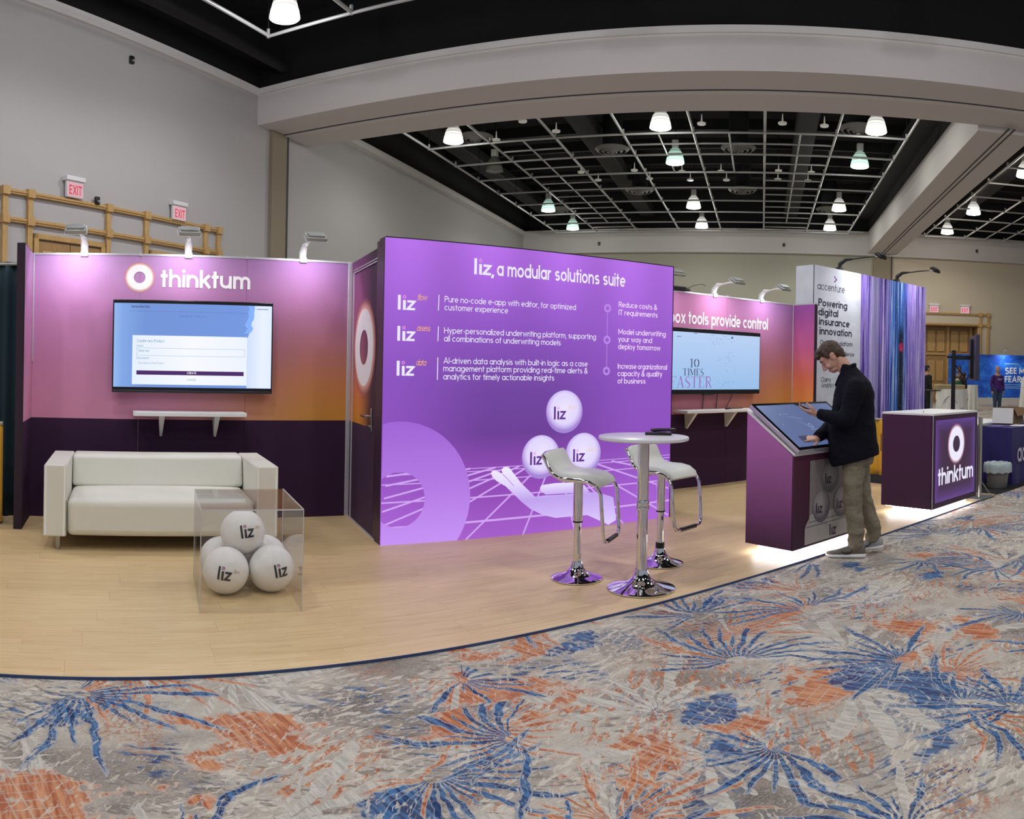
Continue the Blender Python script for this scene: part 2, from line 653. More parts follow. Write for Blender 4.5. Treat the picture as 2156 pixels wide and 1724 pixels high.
def carpet():
    s = NT('carpet_palm_pattern')
    p = s.pos()
    px, py, pz = s.xyz(p)
    wob = s.noise(p, 2.2, 4, 0.6, out=1)
    wx, wy, _ = s.xyz(wob)
    x = s.m('ADD', px, s.m('MULTIPLY', s.m('SUBTRACT', wx, 0.5), 0.20))
    y = s.m('ADD', py, s.m('MULTIPLY', s.m('SUBTRACT', wy, 0.5), 0.20))
    # base: brushed greys and beiges
    nb = s.noise(s.vec(px, s.m('MULTIPLY', py, 1.6), 0), 1.3, 5, 0.62)
    base = s.ramp(nb, [(0.30, lin(114, 105, 98)), (0.44, lin(154, 144, 134)), (0.55, lin(190, 182, 168)), (0.70, lin(156, 146, 136))])
    fine = s.noise(s.vec(s.m('MULTIPLY', px, 1.0), s.m('MULTIPLY', py, 2.4), 0), 55, 2, 0.7)
    base = s.mix(s.m('MULTIPLY', s.smooth(fine, 0.48, 0.62), 0.35), base, lin(205, 198, 186))
    stip = s.noise(p, 38, 2, 0.8)
    # stippled patches of blue and rust
    nb2 = s.noise(s.vec(s.m('ADD', px, 9.0), py, 3.0), 1.9, 3, 0.55)
    base = s.mix(s.m('MULTIPLY', s.m('MULTIPLY', s.smooth(nb2, 0.56, 0.66), s.smooth(stip, 0.46, 0.56)), 0.75), base, lin(84, 108, 142))
    nb3 = s.noise(s.vec(s.m('ADD', px, 29.0), py, 7.0), 1.7, 3, 0.55)
    base = s.mix(s.m('MULTIPLY', s.m('MULTIPLY', s.smooth(nb3, 0.57, 0.66), s.smooth(stip, 0.46, 0.55)), 0.7), base, lin(172, 120, 88))
    col = base
    hatch_u = s.m('ADD', px, s.m('MULTIPLY', py, 0.25))
    tint = s.noise(s.vec(s.m('MULTIPLY', hatch_u, 46.0), s.m('MULTIPLY', py, 5.0), 0), 1.0, 2, 0.6)
    blue = s.mix(s.smooth(tint, 0.38, 0.62), lin(30, 56, 102), lin(70, 116, 164))
    rust = s.mix(s.smooth(tint, 0.38, 0.62), lin(170, 90, 54), lin(208, 144, 102))
    pale = s.mix(s.smooth(tint, 0.4, 0.6), lin(176, 170, 160), lin(208, 203, 192))

    n_rag = s.m('MULTIPLY', s.m('SUBTRACT', s.noise(p, 26, 1, 0.7), 0.5), 0.30)
    n_vein = s.smooth(s.noise(p, 5, 1, 0.5), 0.42, 0.58)
    n_worn = s.m('ADD', 0.72, s.m('MULTIPLY', s.smooth(s.noise(p, 90, 1, 0.8), 0.36, 0.5), 0.26))

    def burst(col, scale, ox, oy, N, colours, gate_lo, lmin, lmax, r0, veins=True, wid=0.80):
        v = s.vec(s.m('ADD', x, ox), s.m('ADD', y, oy), 0)
        vor = s.t.nodes.new('ShaderNodeTexVoronoi')
        vor.voronoi_dimensions = '2D'
        vor.inputs['Scale'].default_value = scale
        vor.inputs['Randomness'].default_value = 0.85
        s.link(v, vor.inputs['Vector'])
        cxx, cyy, _ = s.xyz(vor.outputs['Position'])
        vx, vy, _ = s.xyz(v)
        dx, dy = s.m('SUBTRACT', vx, cxx), s.m('SUBTRACT', vy, cyy)
        cr, cg, cb = s.xyz(vor.outputs['Color'])
        r = s.m('SQRT', s.m('ADD', s.m('MULTIPLY', dx, dx), s.m('MULTIPLY', dy, dy)))
        th = s.m('ADD', s.m('ARCTAN2', dy, dx), s.m('ADD', s.m('MULTIPLY', cr, 6.283), s.m('MULTIPLY', r, s.m('MULTIPLY', s.m('SUBTRACT', cb, 0.5), 1.2))))
        k = s.m('MULTIPLY', th, N / (2 * PI))
        fr = s.m('FRACT', k)
        tri = s.m('MULTIPLY', s.m('ABSOLUTE', s.m('SUBTRACT', fr, 0.5)), 2.0)
        idx = s.m('ADD', s.m('FLOOR', k), s.m('MULTIPLY', cg, 91.0))
        hsh = s.n('ShaderNodeTexWhiteNoise', 0, {'noise_dimensions': '1D'}, W=idx)
        hs2 = s.n('ShaderNodeTexWhiteNoise', 0, {'noise_dimensions': '1D'}, W=s.m('ADD', idx, 17.3))
        L = s.m('ADD', lmin, s.m('MULTIPLY', hsh, lmax - lmin))
        q = s.m('DIVIDE', r, L)
        width = s.m('MULTIPLY', s.m('POWER', s.m('MAXIMUM', s.m('SUBTRACT', 1.0, q), 0.0), 0.55), wid)
        ragged = n_rag
        leaf = s.m('MULTIPLY', s.m('LESS_THAN', tri, s.m('ADD', width, ragged)), s.m('LESS_THAN', r, L))
        leaf = s.m('MULTIPLY', leaf, s.m('GREATER_THAN', r, r0))
        leaf = s.m('MULTIPLY', leaf, s.m('GREATER_THAN', cr, gate_lo))
        sect = s.m('GREATER_THAN', s.m('SINE', s.m('ADD', th, s.m('MULTIPLY', cg, 6.28))), -0.25)
        leaf = s.m('MULTIPLY', leaf, sect)
        edge = s.m('MULTIPLY', leaf, s.m('GREATER_THAN', tri, s.m('SUBTRACT', s.m('ADD', width, ragged), 0.16)))
        c0, c1, th0 = colours
        lc = s.mix(s.m('GREATER_THAN', hs2, th0), c0, c1)
        if veins:
            ln = s.m('LESS_THAN', s.m('FRACT', s.m('MULTIPLY', r, 26.0)), 0.13)
            ln2 = s.m('LESS_THAN', s.m('FRACT', s.m('MULTIPLY', k, 2.0)), 0.07)
            ln = s.m('MULTIPLY', s.m('MAXIMUM', ln, ln2), n_vein)
            lc = s.mix(s.m('MULTIPLY', ln, 0.55), lc, lin(196, 190, 178))
        worn = n_worn
        col = s.mix(s.m('MULTIPLY', leaf, worn), col, lc)
        col = s.mix(s.m('MULTIPLY', edge, 0.55), col, lin(196, 190, 180))
        return col

    # broken brush dashes
    def dashes(col, c, seed, big_lo, lo, amount, ang, sc=1.0):
        ca, sa = math.cos(ang), math.sin(ang)
        u_ = s.m('ADD', s.m('MULTIPLY', px, ca), s.m('MULTIPLY', py, sa))
        v_ = s.m('SUBTRACT', s.m('MULTIPLY', py, ca), s.m('MULTIPLY', px, sa))
        n_ = s.noise(s.vec(s.m('MULTIPLY', u_, 9.0 * sc), s.m('MULTIPLY', v_, 34.0 * sc), seed), 1.0, 2, 0.7)
        b_ = s.noise(s.vec(px, py, seed + 20.0), 1.5, 1, 0.6)
        m_ = s.m('MULTIPLY', s.smooth(n_, lo, lo + 0.03), s.smooth(b_, big_lo, big_lo + 0.08))
        return s.mix(s.m('MULTIPLY', m_, amount), col, c)
    col = dashes(col, lin(214, 206, 192), 1.0, 0.42, 0.54, 0.8, 0.3)
    col = dashes(col, lin(118, 108, 102), 2.0, 0.46, 0.56, 0.7, -0.4)
    col = dashes(col, rust, 3.0, 0.56, 0.55, 0.85, 0.7)
    col = dashes(col, blue, 4.0, 0.56, 0.55, 0.85, -0.2)
    # solid ragged patches under the fronds
    def patch(col, ox, oy, scale, lo, c, seed):
        v = s.noise(s.vec(s.m('ADD', x, ox), s.m('ADD', s.m('MULTIPLY', y, 1.3), oy), seed), scale, 4, 0.58)
        v = s.m('ADD', v, s.m('MULTIPLY', n_rag, 0.36))
        m_ = s.smooth(v, lo, lo + 0.012)
        ed = s.m('MULTIPLY', m_, s.m('SUBTRACT', 1.0, s.smooth(v, lo + 0.012, lo + 0.03)))
        hat = s.m('LESS_THAN', s.m('FRACT', s.m('MULTIPLY', s.m('ADD', px, s.m('MULTIPLY', py, 0.5)), 17.0)), 0.14)
        hat2 = s.m('LESS_THAN', s.m('FRACT', s.m('MULTIPLY', s.m('SUBTRACT', py, s.m('MULTIPLY', px, 0.3)), 19.0)), 0.12)
        hh = s.m('MULTIPLY', s.m('MAXIMUM', hat, hat2), n_vein)
        cc = s.mix(s.m('MULTIPLY', hh, 0.5), c, lin(200, 190, 176))
        col = s.mix(s.m('MULTIPLY', m_, 0.9), col, cc)
        return s.mix(s.m('MULTIPLY', ed, 0.6), col, lin(198, 190, 178))
    col = burst(col, 0.90, 3.1, 7.7, 15, (pale, pale, 0.5), 0.10, 0.30, 0.70, 0.02)
    col = patch(col, 2.0, 5.0, 1.25, 0.600, rust, 2.0)
    col = patch(col, 12.0, 1.0, 1.15, 0.610, blue, 6.0)
    col = burst(col, 0.78, 0.35, 1.2, 33, (rust, pale, 0.82), 0.18, 0.20, 0.60, 0.04, wid=0.84)
    col = burst(col, 0.78, 0.62, 1.45, 29, (blue, rust, 0.80), 0.15, 0.20, 0.72, 0.05, wid=0.84)
    col = burst(col, 0.95, 5.65, 2.4, 23, (blue, pale, 0.85), 0.30, 0.16, 0.60, 0.03, wid=0.86)
    col = dashes(col, lin(206, 198, 184), 7.0, 0.44, 0.60, 0.75, 1.1, 1.3)
    # woven texture
    wv = s.noise(s.vec(px, s.m('MULTIPLY', py, 1.2), 0), 160, 2, 0.8)
    col = s.mix(s.m('MULTIPLY', s.smooth(wv, 0.35, 0.65), 0.22), col, s.mix(0.5, col, lin(90, 86, 84)))
    s.base(col)
    s.bsdf.inputs['Roughness'].default_value = 0.95
    s.bsdf.inputs['Specular IOR Level'].default_value = 0.1
    s.bump(wv, 0.35, 0.008)
    return s.mat


floor = MB().box(-16, 36, -14, 46, -0.10, 0.0, None).build('floor', carpet())
floor.rotation_euler = (0, 0, -ROT)
floor.data.transform(Matrix.Identity(4))
tag(floor, 'grey ballroom carpet with blue and rust palm frond pattern', 'floor', kind='structure')

# left hall wall
wl = MB().box(-DL - 0.3, -DL, -14, DF + 0.3, 0, CEIL).build('wall_left', M_WALL)
wl.rotation_euler = (0, 0, -ROT)
tag(wl, 'tall grey hall wall with two exit doorways', 'wall', kind='structure')
# far wall, with a recessed doorway on the right
wf = MB()
wf.box(-DL, 5.9, DF, DF + 0.3, 0, ZB)
wf = wf.build('wall_far', plaster('wall_fabric_olive', (182, 178, 162)))
wf2 = MB()
wf2.box(5.9, 6.6, DF, DF + 0.3, 0, ZB)
wf2.box(6.6, 11.87, DF, DF + 0.3, 4.30, ZB)
wf2.box(11.87, 32, DF, DF + 0.3, 0, ZB)
wf2 = wf2.build('wall_end', plaster('wall_fabric_beige', (206, 194, 172)))
wf2.rotation_euler = (0, 0, -ROT)
tag(wf2, 'beige end wall with the far oak doors', 'wall', kind='structure')
wf.rotation_euler = (0, 0, -ROT)
tag(wf, 'olive grey end wall behind the lightbox', 'wall', kind='structure')
o = MB().box(-DL, 32, DF - 0.35, DF + 0.3, 7.95, CEIL).build('soffit', M_BEAM, wf)
o = MB().box(-DL, 32, DF - 0.41, DF + 0.3, CEIL - 0.16, CEIL).build('crown_moulding', M_TRIMW, wf)
o = MB().box(-DL, 32, DF - 0.38, DF, 7.88, 7.95).build('soffit_lip', M_TRIMW, wf)
tr = MB().box(-DL, -DL + 0.10, -14, BF, CEIL - 0.22, CEIL).build('crown_moulding', M_TRIMW, wl)
tr = MB().box(-DL, -DL + 0.10, BB, DF, CEIL - 0.22, CEIL).build('crown_moulding', M_TRIMW, wl)

cl = MB().box(-DL - 0.3, 34, -14, DF + 0.3, 10.9, 11.1).build('ceiling', M_BLACKCEIL)
cl.rotation_euler = (0, 0, -ROT)
tag(cl, 'black open ceiling void above the pipe grid', 'ceiling', kind='structure')
for (a, b, c, d) in ((-DL - 0.3, -DL, -14, DF), (-DL, 32, DF, DF + 0.3), (-DL, 32, BF + 0.05, BB - 0.05), (RB + 0.05, RBR - 0.05, BB, DF)):
    MB().box(a, b, c, d, CEIL, 10.9).build('black_fascia', M_BLACKCEIL, cl)
for i in range(9):
    f0 = 21.0 + i * 2.25
    MB().box(-DL, 30, f0, f0 + 0.14, 10.3, 10.7).build('joist', M_DUCT, cl)
for la in (-11.9, -6.6, 1.0, 4.9, 9.5):
    MB().box(la, la + 0.75, BB, DF, 9.75, 10.25).build('duct', M_DUCT, cl, bevel=0.06)
MB().cyl((-12.3, -10, 9.55), (-12.3, BF, 9.55), 0.16, n=12).build('duct', M_DUCT, cl, smooth=40)

# plaster beams
bm_ = MB().box(-DL, 32, BF, BB, ZB, CEIL).build('trim_1', M_BEAM)
bm_.rotation_euler = (0, 0, -ROT)
tag(bm_, 'wide plaster beam crossing the hall under the black ceiling', 'beam', kind='structure')
M_TRACK = mat('track_groove', (70, 68, 70), 0.8)
MB().box(-DL, 32, 18.02, 18.06, ZB - 0.012, ZB + 0.01).build('partition_track', M_TRACK, bm_)
MB().box(-DL, 32, 18.28, 18.32, ZB - 0.012, ZB + 0.01).build('partition_track', M_TRACK, bm_)
MB().box(-DL, 32, 18.07, 18.27, ZB - 0.03, ZB + 0.01).build('track_rail', M_TRIMW, bm_)
MB().box(-DL, 32, BF - 0.06, BF, CEIL - 0.16, CEIL).build('crown_moulding', M_TRIMW, bm_)
b2 = MB().box(RB, RBR, BB, DF, 8.0, CEIL).build('trim_2', M_BEAM)
b2.rotation_euler = (0, 0, -ROT)
tag(b2, 'plaster beam running back to the end wall between two ceiling bays', 'beam', kind='structure')
MB().box(6.27, 6.31, BB - 0.4, DF - 0.35, 7.985, 8.01).build('partition_track', M_TRACK, b2)
MB().box(6.43, 6.47, BB - 0.4, DF - 0.35, 7.985, 8.01).build('partition_track', M_TRACK, b2)

M_PANEL = plaster('pocket_door_panel', (150, 138, 118))
pl = MB().box(-DL, -DL + 0.12, 17.47, 18.18, 0, ZB).build('trim_3', M_PANEL)
pl.rotation_euler = (0, 0, -ROT)
tag(pl, 'brown pocket panel for the partition under the cross beam', 'panel', kind='structure')
MB().box(-DL, -DL + 0.13, 18.18, 18.26, 0, ZB).build('gap', M_TRACK, pl)
pl = MB().box(5.9, 6.85, DF - 0.14, DF, 0, 8.0).build('trim_4', M_PANEL)
pl.rotation_euler = (0, 0, -ROT)
tag(pl, 'brown pocket panel on the end wall under the long beam', 'panel', kind='structure')
MB().box(6.85, 6.93, DF - 0.13, DF, 0, 8.0).build('gap', M_TRACK, pl)


def wood(name, c0, c1, scale=3.0):
    s = NT(name)
    p = s.obj()
    x, y, z = s.xyz(p)
    n = s.noise(s.vec(s.m('MULTIPLY', x, 14.0), s.m('MULTIPLY', y, 14.0), s.m('MULTIPLY', z, 1.6)), scale, 4, 0.6)
    s.base(s.ramp(n, [(0.3, lin(c0)), (0.7, lin(c1))]))
    s.bsdf.inputs['Roughness'].default_value = 0.45
    return s.mat


M_OAK = wood('oak_door_trim', (178, 138, 82), (206, 168, 108))
M_OAKD = wood('oak_door_leaf', (150, 112, 66), (178, 140, 90))


def lattice(name, label, frame, rails, posts, blocks, w=0.15, d=0.09):
    """frame(u, n, z) -> hall coords; u runs along the wall, n out of it"""
    t = thing(name, label, 'door surround', (0, 0, 0), -ROT, kind='structure')
    def b(u0, u1, z0, z1, n1, nm, m=M_OAK):
        mb = MB()
        ps = [frame(u, n, z) for z in (z0, z1) for (u, n) in ((u0, 0), (u1, 0), (u1, n1), (u0, n1))]
        mb.hexa(ps[:4], ps[4:])
        return mb.build(nm, m, t, bevel=0.012)
    for u0, u1, z in rails:
        b(u0, u1, z - w * 0.36, z + w * 0.36, d, 'rail')
        b(u0, u1, z - w * 0.10, z + w * 0.10, d + 0.02, 'rail_bead')
    for u, z1 in posts:
        b(u - w * 0.42, u + w * 0.42, 0, z1, d, 'post')
    for u, z in blocks:
        b(u - w * 0.62, u + w * 0.62, z - w * 0.62, z + w * 0.62, d + 0.05, 'corner_block')
    return t


lf = lambda u, n, z: (-DL + n, u, z)
us = [8.62, 9.25, 11.43, 12.63, 14.75, 15.26]
lat = lattice('door_surround', 'oak lattice door surround on the grey hall wall behind the sofa', lf, [(us[0], us[-1], 4.95), (us[0], us[-1], 4.37)],
              [(u, 4.95) for u in us], [(u, z) for u in us for z in (4.95, 4.37)])


def door_leaf(parent, frame, u0, u1, z1, name='door_leaf'):
    mb = MB()
    ps = [frame(u, n, z) for z in (0, z1) for (u, n) in ((u0, 0.0), (u1, 0.0), (u1, 0.05), (u0, 0.05))]
    mb.hexa(ps[:4], ps[4:])
    lf_ = mb.build(name, M_OAKD, parent)
    ww = u1 - u0
    for (za, zb) in ((0.25, 1.05), (1.2, 2.35), (2.5, z1 - 0.2)):
        if zb - za < 0.2:
            continue
        for (ua, ub) in ((u0 + 0.12 * ww, u0 + 0.46 * ww), (u0 + 0.54 * ww, u0 + 0.88 * ww)):
            mb = MB()
            ps = [frame(u, n, z) for z in (za, zb) for (u, n) in ((ua, 0.05), (ub, 0.05), (ub, 0.085), (ua, 0.085))]
            mb.hexa(ps[:4], ps[4:])
            mb.build('raised_panel', M_OAK, lf_, bevel=0.025)
    return lf_


for (n, (u0, u1)) in enumerate(((9.35, 11.33), (12.73, 14.65))):
    d = thing('door_%d' % (n + 1), ('oak double door behind the stand under the first exit sign', 'oak double door behind the stand under the second exit sign')[n], 'door', (0, 0, 0), -ROT, kind='structure')
    mb = MB()
    for (a, b, z0, z1) in ((u0, u0 + 0.12, 0, 4.15), (u1 - 0.12, u1, 0, 4.15), (u0, u1, 4.03, 4.15)):
        mb.box(-DL, -DL + 0.10, a, b, z0, z1)
    mb.build('door_frame', M_OAK, d, bevel=0.015)
    mid = (u0 + u1) / 2
    door_leaf(d, lf, u0 + 0.13, mid - 0.01, 4.0)
    door_leaf(d, lf, mid + 0.01, u1 - 0.13, 4.0)

ff = lambda u, n, z: (u, DF - n, z)
lattice('door_surround', 'oak lattice door surround on the beige end wall', ff, [(6.0, 12.42, 4.92), (6.0, 12.42, 4.33)],
        [(11.97, 4.92), (12.42, 4.92)], [(u, z) for u in (11.97, 12.42) for z in (4.92, 4.33)], w=0.17)
d = thing('door_3', 'recessed oak doors in the beige end wall', 'door', (0, 0, 0), -ROT, kind='structure')
MB().box(6.6, 11.87, DF + 0.9, DF + 1.0, 0, 4.3).build('recess_panelling', M_OAKD, d)
MB().box(6.6, 11.87, DF + 0.3, DF + 0.9, 4.25, 4.3).build('recess_soffit', M_OAKD, d)
MB().box(11.82, 11.87, DF + 0.05, DF + 0.9, 0, 4.3).build('recess_side', M_OAKD, d)
MB().box(6.6, 6.65, DF + 0.05, DF + 0.9, 0, 4.3).build('recess_side', M_OAKD, d)
fr = lambda u, n, z: (u, DF + 0.9 - n, z)
for u in (7.7, 9.05, 10.4):
    door_leaf(d, fr, u, u + 1.2, 2.62)
for u in (7.55, 8.98, 10.32, 11.66):
    MB().box(u - 0.07, u + 0.08, DF + 0.76, DF + 0.9, 0, 4.25).build('mullion', M_OAK, d)
for u in (7.75, 9.15, 10.5):
    for du in (0.0, 0.55):
        MB().box(u + du, u + du + 0.46, DF + 0.84, DF + 0.9, 2.85, 4.05).build('raised_panel', M_OAK, d, bevel=0.03)
MB().box(6.6, 11.8, DF + 0.78, DF + 0.9, 2.66, 2.78).build('transom', M_OAK, d)

# exit signs
M_SIGNW = mat('exit_sign_housing', (225, 222, 224), 0.5)
M_SIGNF = emissive('exit_sign_face', (240, 190, 200), 0.75)
M_SIGNR = emissive('exit_sign_red', (222, 62, 84), 0.9)


def exit_sign(label, loc, rz, s=1.0):
    t = thing('exit_sign', label, 'exit sign', loc, rz, group='exit signs over the doors')
    MB().box(-0.26 * s, 0.26 * s, -0.02, 0.16, 0.20 * s, 0.30 * s).build('canopy', M_SIGNW, t, bevel=0.01)
    MB().box(-0.23 * s, 0.23 * s, 0.02, 0.10, -0.16 * s, 0.21 * s).build('housing', M_SIGNW, t, bevel=0.01)
    MB().box(-0.215 * s, 0.215 * s, 0.012, 0.022, -0.14 * s, 0.17 * s).build('face', M_SIGNF, t)
    mb = MB()
    text_mesh(mb, 'EXIT', 0.148 * s, wall_xf(0.009, -0.175 * s, -0.10 * s), w=0.24, width=0.35 * s)
    mb.build('lettering', M_SIGNR, t)
    return t


exit_sign('red exit sign over the first oak door behind the sofa', hall(-DL + 0.16, 10.39, 5.18), PI / 2 - ROT)
exit_sign('red exit sign on the grey wall nearer the beam', hall(-DL + 0.16, 13.68, 5.14), PI / 2 - ROT)
exit_sign('red exit sign over the far oak doors beside the purple printed wall', hall(9.3, DF - 0.16, 5.12), -ROT, 1.1)
exit_sign('red exit sign over the far oak doors beside the corner lattice', hall(11.05, DF - 0.16, 5.12), -ROT, 1.1)

# small wall sensors
for (lab, p, rz) in (('small black sensor high on the grey wall', hall(-DL, 12.09, 8.5), PI / 2), ('small black speaker on the end wall soffit above the lightbox', hall(-8.9, DF - 0.35, 8.35), 0),
                     ('small black speaker on the end wall soffit beside the long beam', hall(1.05, DF - 0.35, 8.3), 0), ('small black speaker on the soffit above the far exit signs', hall(11.6, DF - 0.35, 8.4), 0),
                     ('small black sensor on the oak lattice near the first exit sign', hall(-DL + 0.06, 11.05, 5.06), PI / 2)):
    t = thing('wall_sensor', lab, 'sensor', p, rz - ROT)
    MB().box(-0.06, 0.06, -0.08, 0, -0.09, 0.09).build('housing', BLACK, t, bevel=0.02)
    MB().ball((0, -0.09, -0.02), 0.035, 12, 8).build('lens', STEEL, t, smooth=True)

# pipe grids
M_PIPE = mat('white_grid_pipe', (170, 170, 168), 0.4, 0.2)


def pipe_grid(label, longs, trans, extra=(), z=8.715, r=0.042):
    t = thing('pipe_grid', label, 'pipe grid', (0, 0, 0), -ROT)
    def pipe(a, b, rr=r):
        MB().cyl(a, b, rr, n=8).build('pipe', M_PIPE, t, smooth=50)
    for la, f0, f1 in longs:
        pipe((la, f0, z), (la, f1, z))
    for fw, l0, l1 in trans:
        pipe((l0, fw, z - 0.02), (l1, fw, z - 0.02), r * 0.9)
    for a, b in extra:
        pipe((*a, z - 0.01), (*b, z - 0.01), r * 0.75)
    for la, f0, f1 in longs:
        for fw, l0, l1 in trans:
            if l0 - 0.05 <= la <= l1 + 0.05:
                MB().cyl((la, fw, z - 0.05), (la, fw, z + 0.14), 0.04, n=8).build('clamp', M_PIPE, t, smooth=50)
    for la, f0, f1 in (longs[0], longs[-1]):
        for fw, l0, l1 in trans[::2]:
            MB().cyl((la, fw, z), (la, fw, 10.9), 0.015, n=6).build('hanger_rod', M_DUCT, t)
    return t


GX = [-10.83 + 2.159 * i for i in range(8)]
GY = [23.0 + 2.27 * j for j in range(8)]
ext = []
for c in (1, 5):
    mid = (GX[c] + GX[c + 1]) / 2
    ext.append(((mid, GY[0]), (mid, GY[6])))
    for j in range(7):
        fy = (GY[j] + GY[j + 1]) / 2
        ext.append(((GX[c], fy), (GX[c + 1], fy)))
for c in (3, 4):
    ext.append((((GX[c] + GX[c + 1]) / 2, GY[0]), ((GX[c] + GX[c + 1]) / 2, GY[2])))
    ext.append(((GX[c], (GY[0] + GY[1]) / 2), (GX[c + 1], (GY[0] + GY[1]) / 2)))
pipe_grid('white lighting pipe grid filling the bay beyond the cross beam', [(x, BB + 0.15, GY[7]) for x in GX], [(y, GX[0], GX[7]) for y in GY], ext)
RX = [8.2 + 2.159 * i for i in range(4)]
pipe_grid('white lighting pipe grid in the bay past the long beam', [(x, BB + 0.15, 38.6) for x in RX], [(38.6 - 2.27 * j, RX[0], RX[3]) for j in range(8)],
          [((RX[1] + 1.08, 38.6), (RX[1] + 1.08, 27.0))])
pipe_grid('corner of the lighting pipe grid above the grey wall, in front of the beam', [(-10.28, -4, 13.46), (-8.15, -4, 13.46), (-6.0, -4, 13.46)], [(13.46, -10.28, 2.0), (11.2, -10.28, 2.0)])

# high-bay lamps
M_BELL = {}
for nm, c, st in (('white', (255, 252, 244), 1.9), ('green', (206, 255, 232), 1.5), ('off', (90, 90, 84), 0.0)):
    s = NT('lamp_bell_' + nm)
    s.base(lin(200, 200, 192) if nm != 'off' else lin(120, 120, 112))
    s.bsdf.inputs['Roughness'].default_value = 0.25
    if st:
        _, _, z = s.xyz(s.n('ShaderNodeTexCoord', 3))
        ripple = s.m('ADD', 0.75, s.m('MULTIPLY', s.m('SINE', s.m('MULTIPLY', z, 60.0)), 0.25))
        depth = s.m('ADD', 0.22, s.m('MULTIPLY', s.m('SUBTRACT', 1.0, s.smooth(z, -0.30, 0.16)), 0.78))   # the tube sits low in the bell
        s.emit(lin(c), s.m('MULTIPLY', s.m('MULTIPLY', ripple, depth), st))
    M_BELL[nm] = s.mat
M_LENS = emissive('lamp_lens', (255, 250, 240), 14.0)
M_LENSOFF = mat('lamp_lens_unlit', (110, 110, 104), 0.3)
M_BALLAST = mat('lamp_ballast', (205, 205, 200), 0.4, 0.3)


def highbay(label, lat_, fwd, kind, power, color=(0.97, 1.0, 0.95)):
    t = hthing('high_bay_lamp', label, 'ceiling lamp', lat_, fwd, 8.85, group='high bay lamps')
    MB().lathe([(0.09, 0.20), (0.15, 0.16), (0.24, 0.02), (0.30, -0.20), (0.32, -0.32), (0.30, -0.33), (0.20, 0.0), (0.05, 0.12)], n=24, cap=False).build('bell', M_BELL[kind], t, smooth=50)
    MB().box(-0.11, 0.11, -0.11, 0.11, 0.20, 0.46).build('ballast', M_BALLAST, t, bevel=0.02)
    MB().cyl((0, 0, 0.46), (0, 0, 2.05), 0.02, n=8).build('stem', M_DUCT, t)
    MB().lathe([(0.0, -0.33), (0.2, -0.33), (0.295, -0.30)], n=20, cap=False).build('lens', M_LENSOFF if kind == 'off' else M_LENS, t, smooth=True)
    if kind != 'off':
        point_light('lamp_spill', (0, 0, -0.46), power * 0.24, color, 0.10, t)     # just below the bell, which keeps it off the ceiling
        d = bpy.data.lights.new('lamp_beam', 'SPOT')                               # the reflector throws most of it down
        d.energy, d.color, d.shadow_soft_size, d.spot_size, d.spot_blend = power * 0.76, color, 0.25, math.radians(166), 0.5
        lo = bpy.data.objects.new('lamp_beam', d)
        COL.objects.link(lo)
        lo.location = (0, 0, -0.42)
        lo.parent = t
    return t


LC = [-9.52, -3.06, 3.19]
LR = [22.0, 25.75, 32.75, 37.2]
kinds = {(0, 0): 'white', (0, 1): 'off', (0, 2): 'green', (0, 3): 'green', (1, 0): 'white', (1, 1): 'green', (1, 2): 'white', (1, 3): 'white',
         (2, 0): 'white', (2, 1): 'green', (2, 2): 'white', (2, 3): 'white'}
colw = ['nearest the grey wall', 'in the middle of the bay', 'beside the long beam']
roww = ['close behind the cross beam', 'second from the cross beam', 'second from the end wall', 'nearest the end wall']
for i in range(3):
    for j in range(4):
        k = kinds[(i, j)]
        highbay('%s high bay lamp %s, %s' % ({'white': 'glowing white', 'green': 'greenish glowing', 'off': 'unlit'}[k], colw[i], roww[j]), LC[i], LR[j], k, P_HIGHBAY * 0.7)
for j, fw in enumerate((25.3, 31.95, 36.7)):
    highbay('white high bay lamp past the long beam, %s' % ('at the picture edge', 'in the middle', 'nearest the end wall')[j], 8.95, fw, 'white', P_HIGHBAY, (1, 0.93, 0.82))
for i, la in enumerate(LC):
    for j, fw in enumerate((12.64, 8.6, 1.8, -2.0)):
        lab = 'white high bay lamp over the front pipe grid corner' if (i, j) == (0, 0) else 'white high bay lamp over the front bay, outside the picture'
        highbay(lab, la if i else -9.24, fw, 'white', P_HIGHBAY, (0.94, 0.95, 1.0))
for j, fw in enumerate((8.6, 1.8)):
    highbay('white high bay lamp over the front bay, outside the picture', 9.3, fw, 'white', P_HIGHBAY, (1, 0.95, 0.88))

# round ceiling diffusers
M_DIFF = mat('grey_diffuser', (112, 110, 106), 0.5)
dl = [(-9.7, 24.3), (-5.43, 26.7), (-0.96, 26.8), (2.95, 24.3), (-5.45, 32.9), (-0.97, 32.9), (-9.9, 36.3), (3.05, 36.4)]
dlab = ['nearest the grey wall behind the cross beam', 'left of the middle green lamp', 'right of the middle green lamp', 'under the lamp beside the long beam', 'left of the middle white lamp', 'right of the middle white lamp', 'between the two far lamps by the grey wall', 'between the two far lamps by the long beam']
for (la, fw), lb in zip(dl, dlab):
    t = hthing('ceiling_diffuser', 'round ringed air diffuser ' + lb, 'air diffuser', la, fw, 9.25, group='round air diffusers')
    for k, (ra, rb, z0) in enumerate(((0.62, 0.50, 0.0), (0.42, 0.32, -0.03), (0.24, 0.14, -0.06))):
        MB().lathe([(ra, z0 + 0.12), (ra, z0 + 0.10), (rb, z0), (rb - 0.02, z0 + 0.02)], n=28, cap=False).build('ring', M_DIFF, t, smooth=50)
    MB().lathe([(0.0, -0.08), (0.07, -0.07), (0.09, -0.02), (0.09, 0.12)], n=16).build('hub', M_DIFF, t, smooth=50)
    MB().cyl((0, 0, 0.1), (0, 0, 1.65), 0.35, n=20).build('neck', M_DUCT, t, smooth=50)

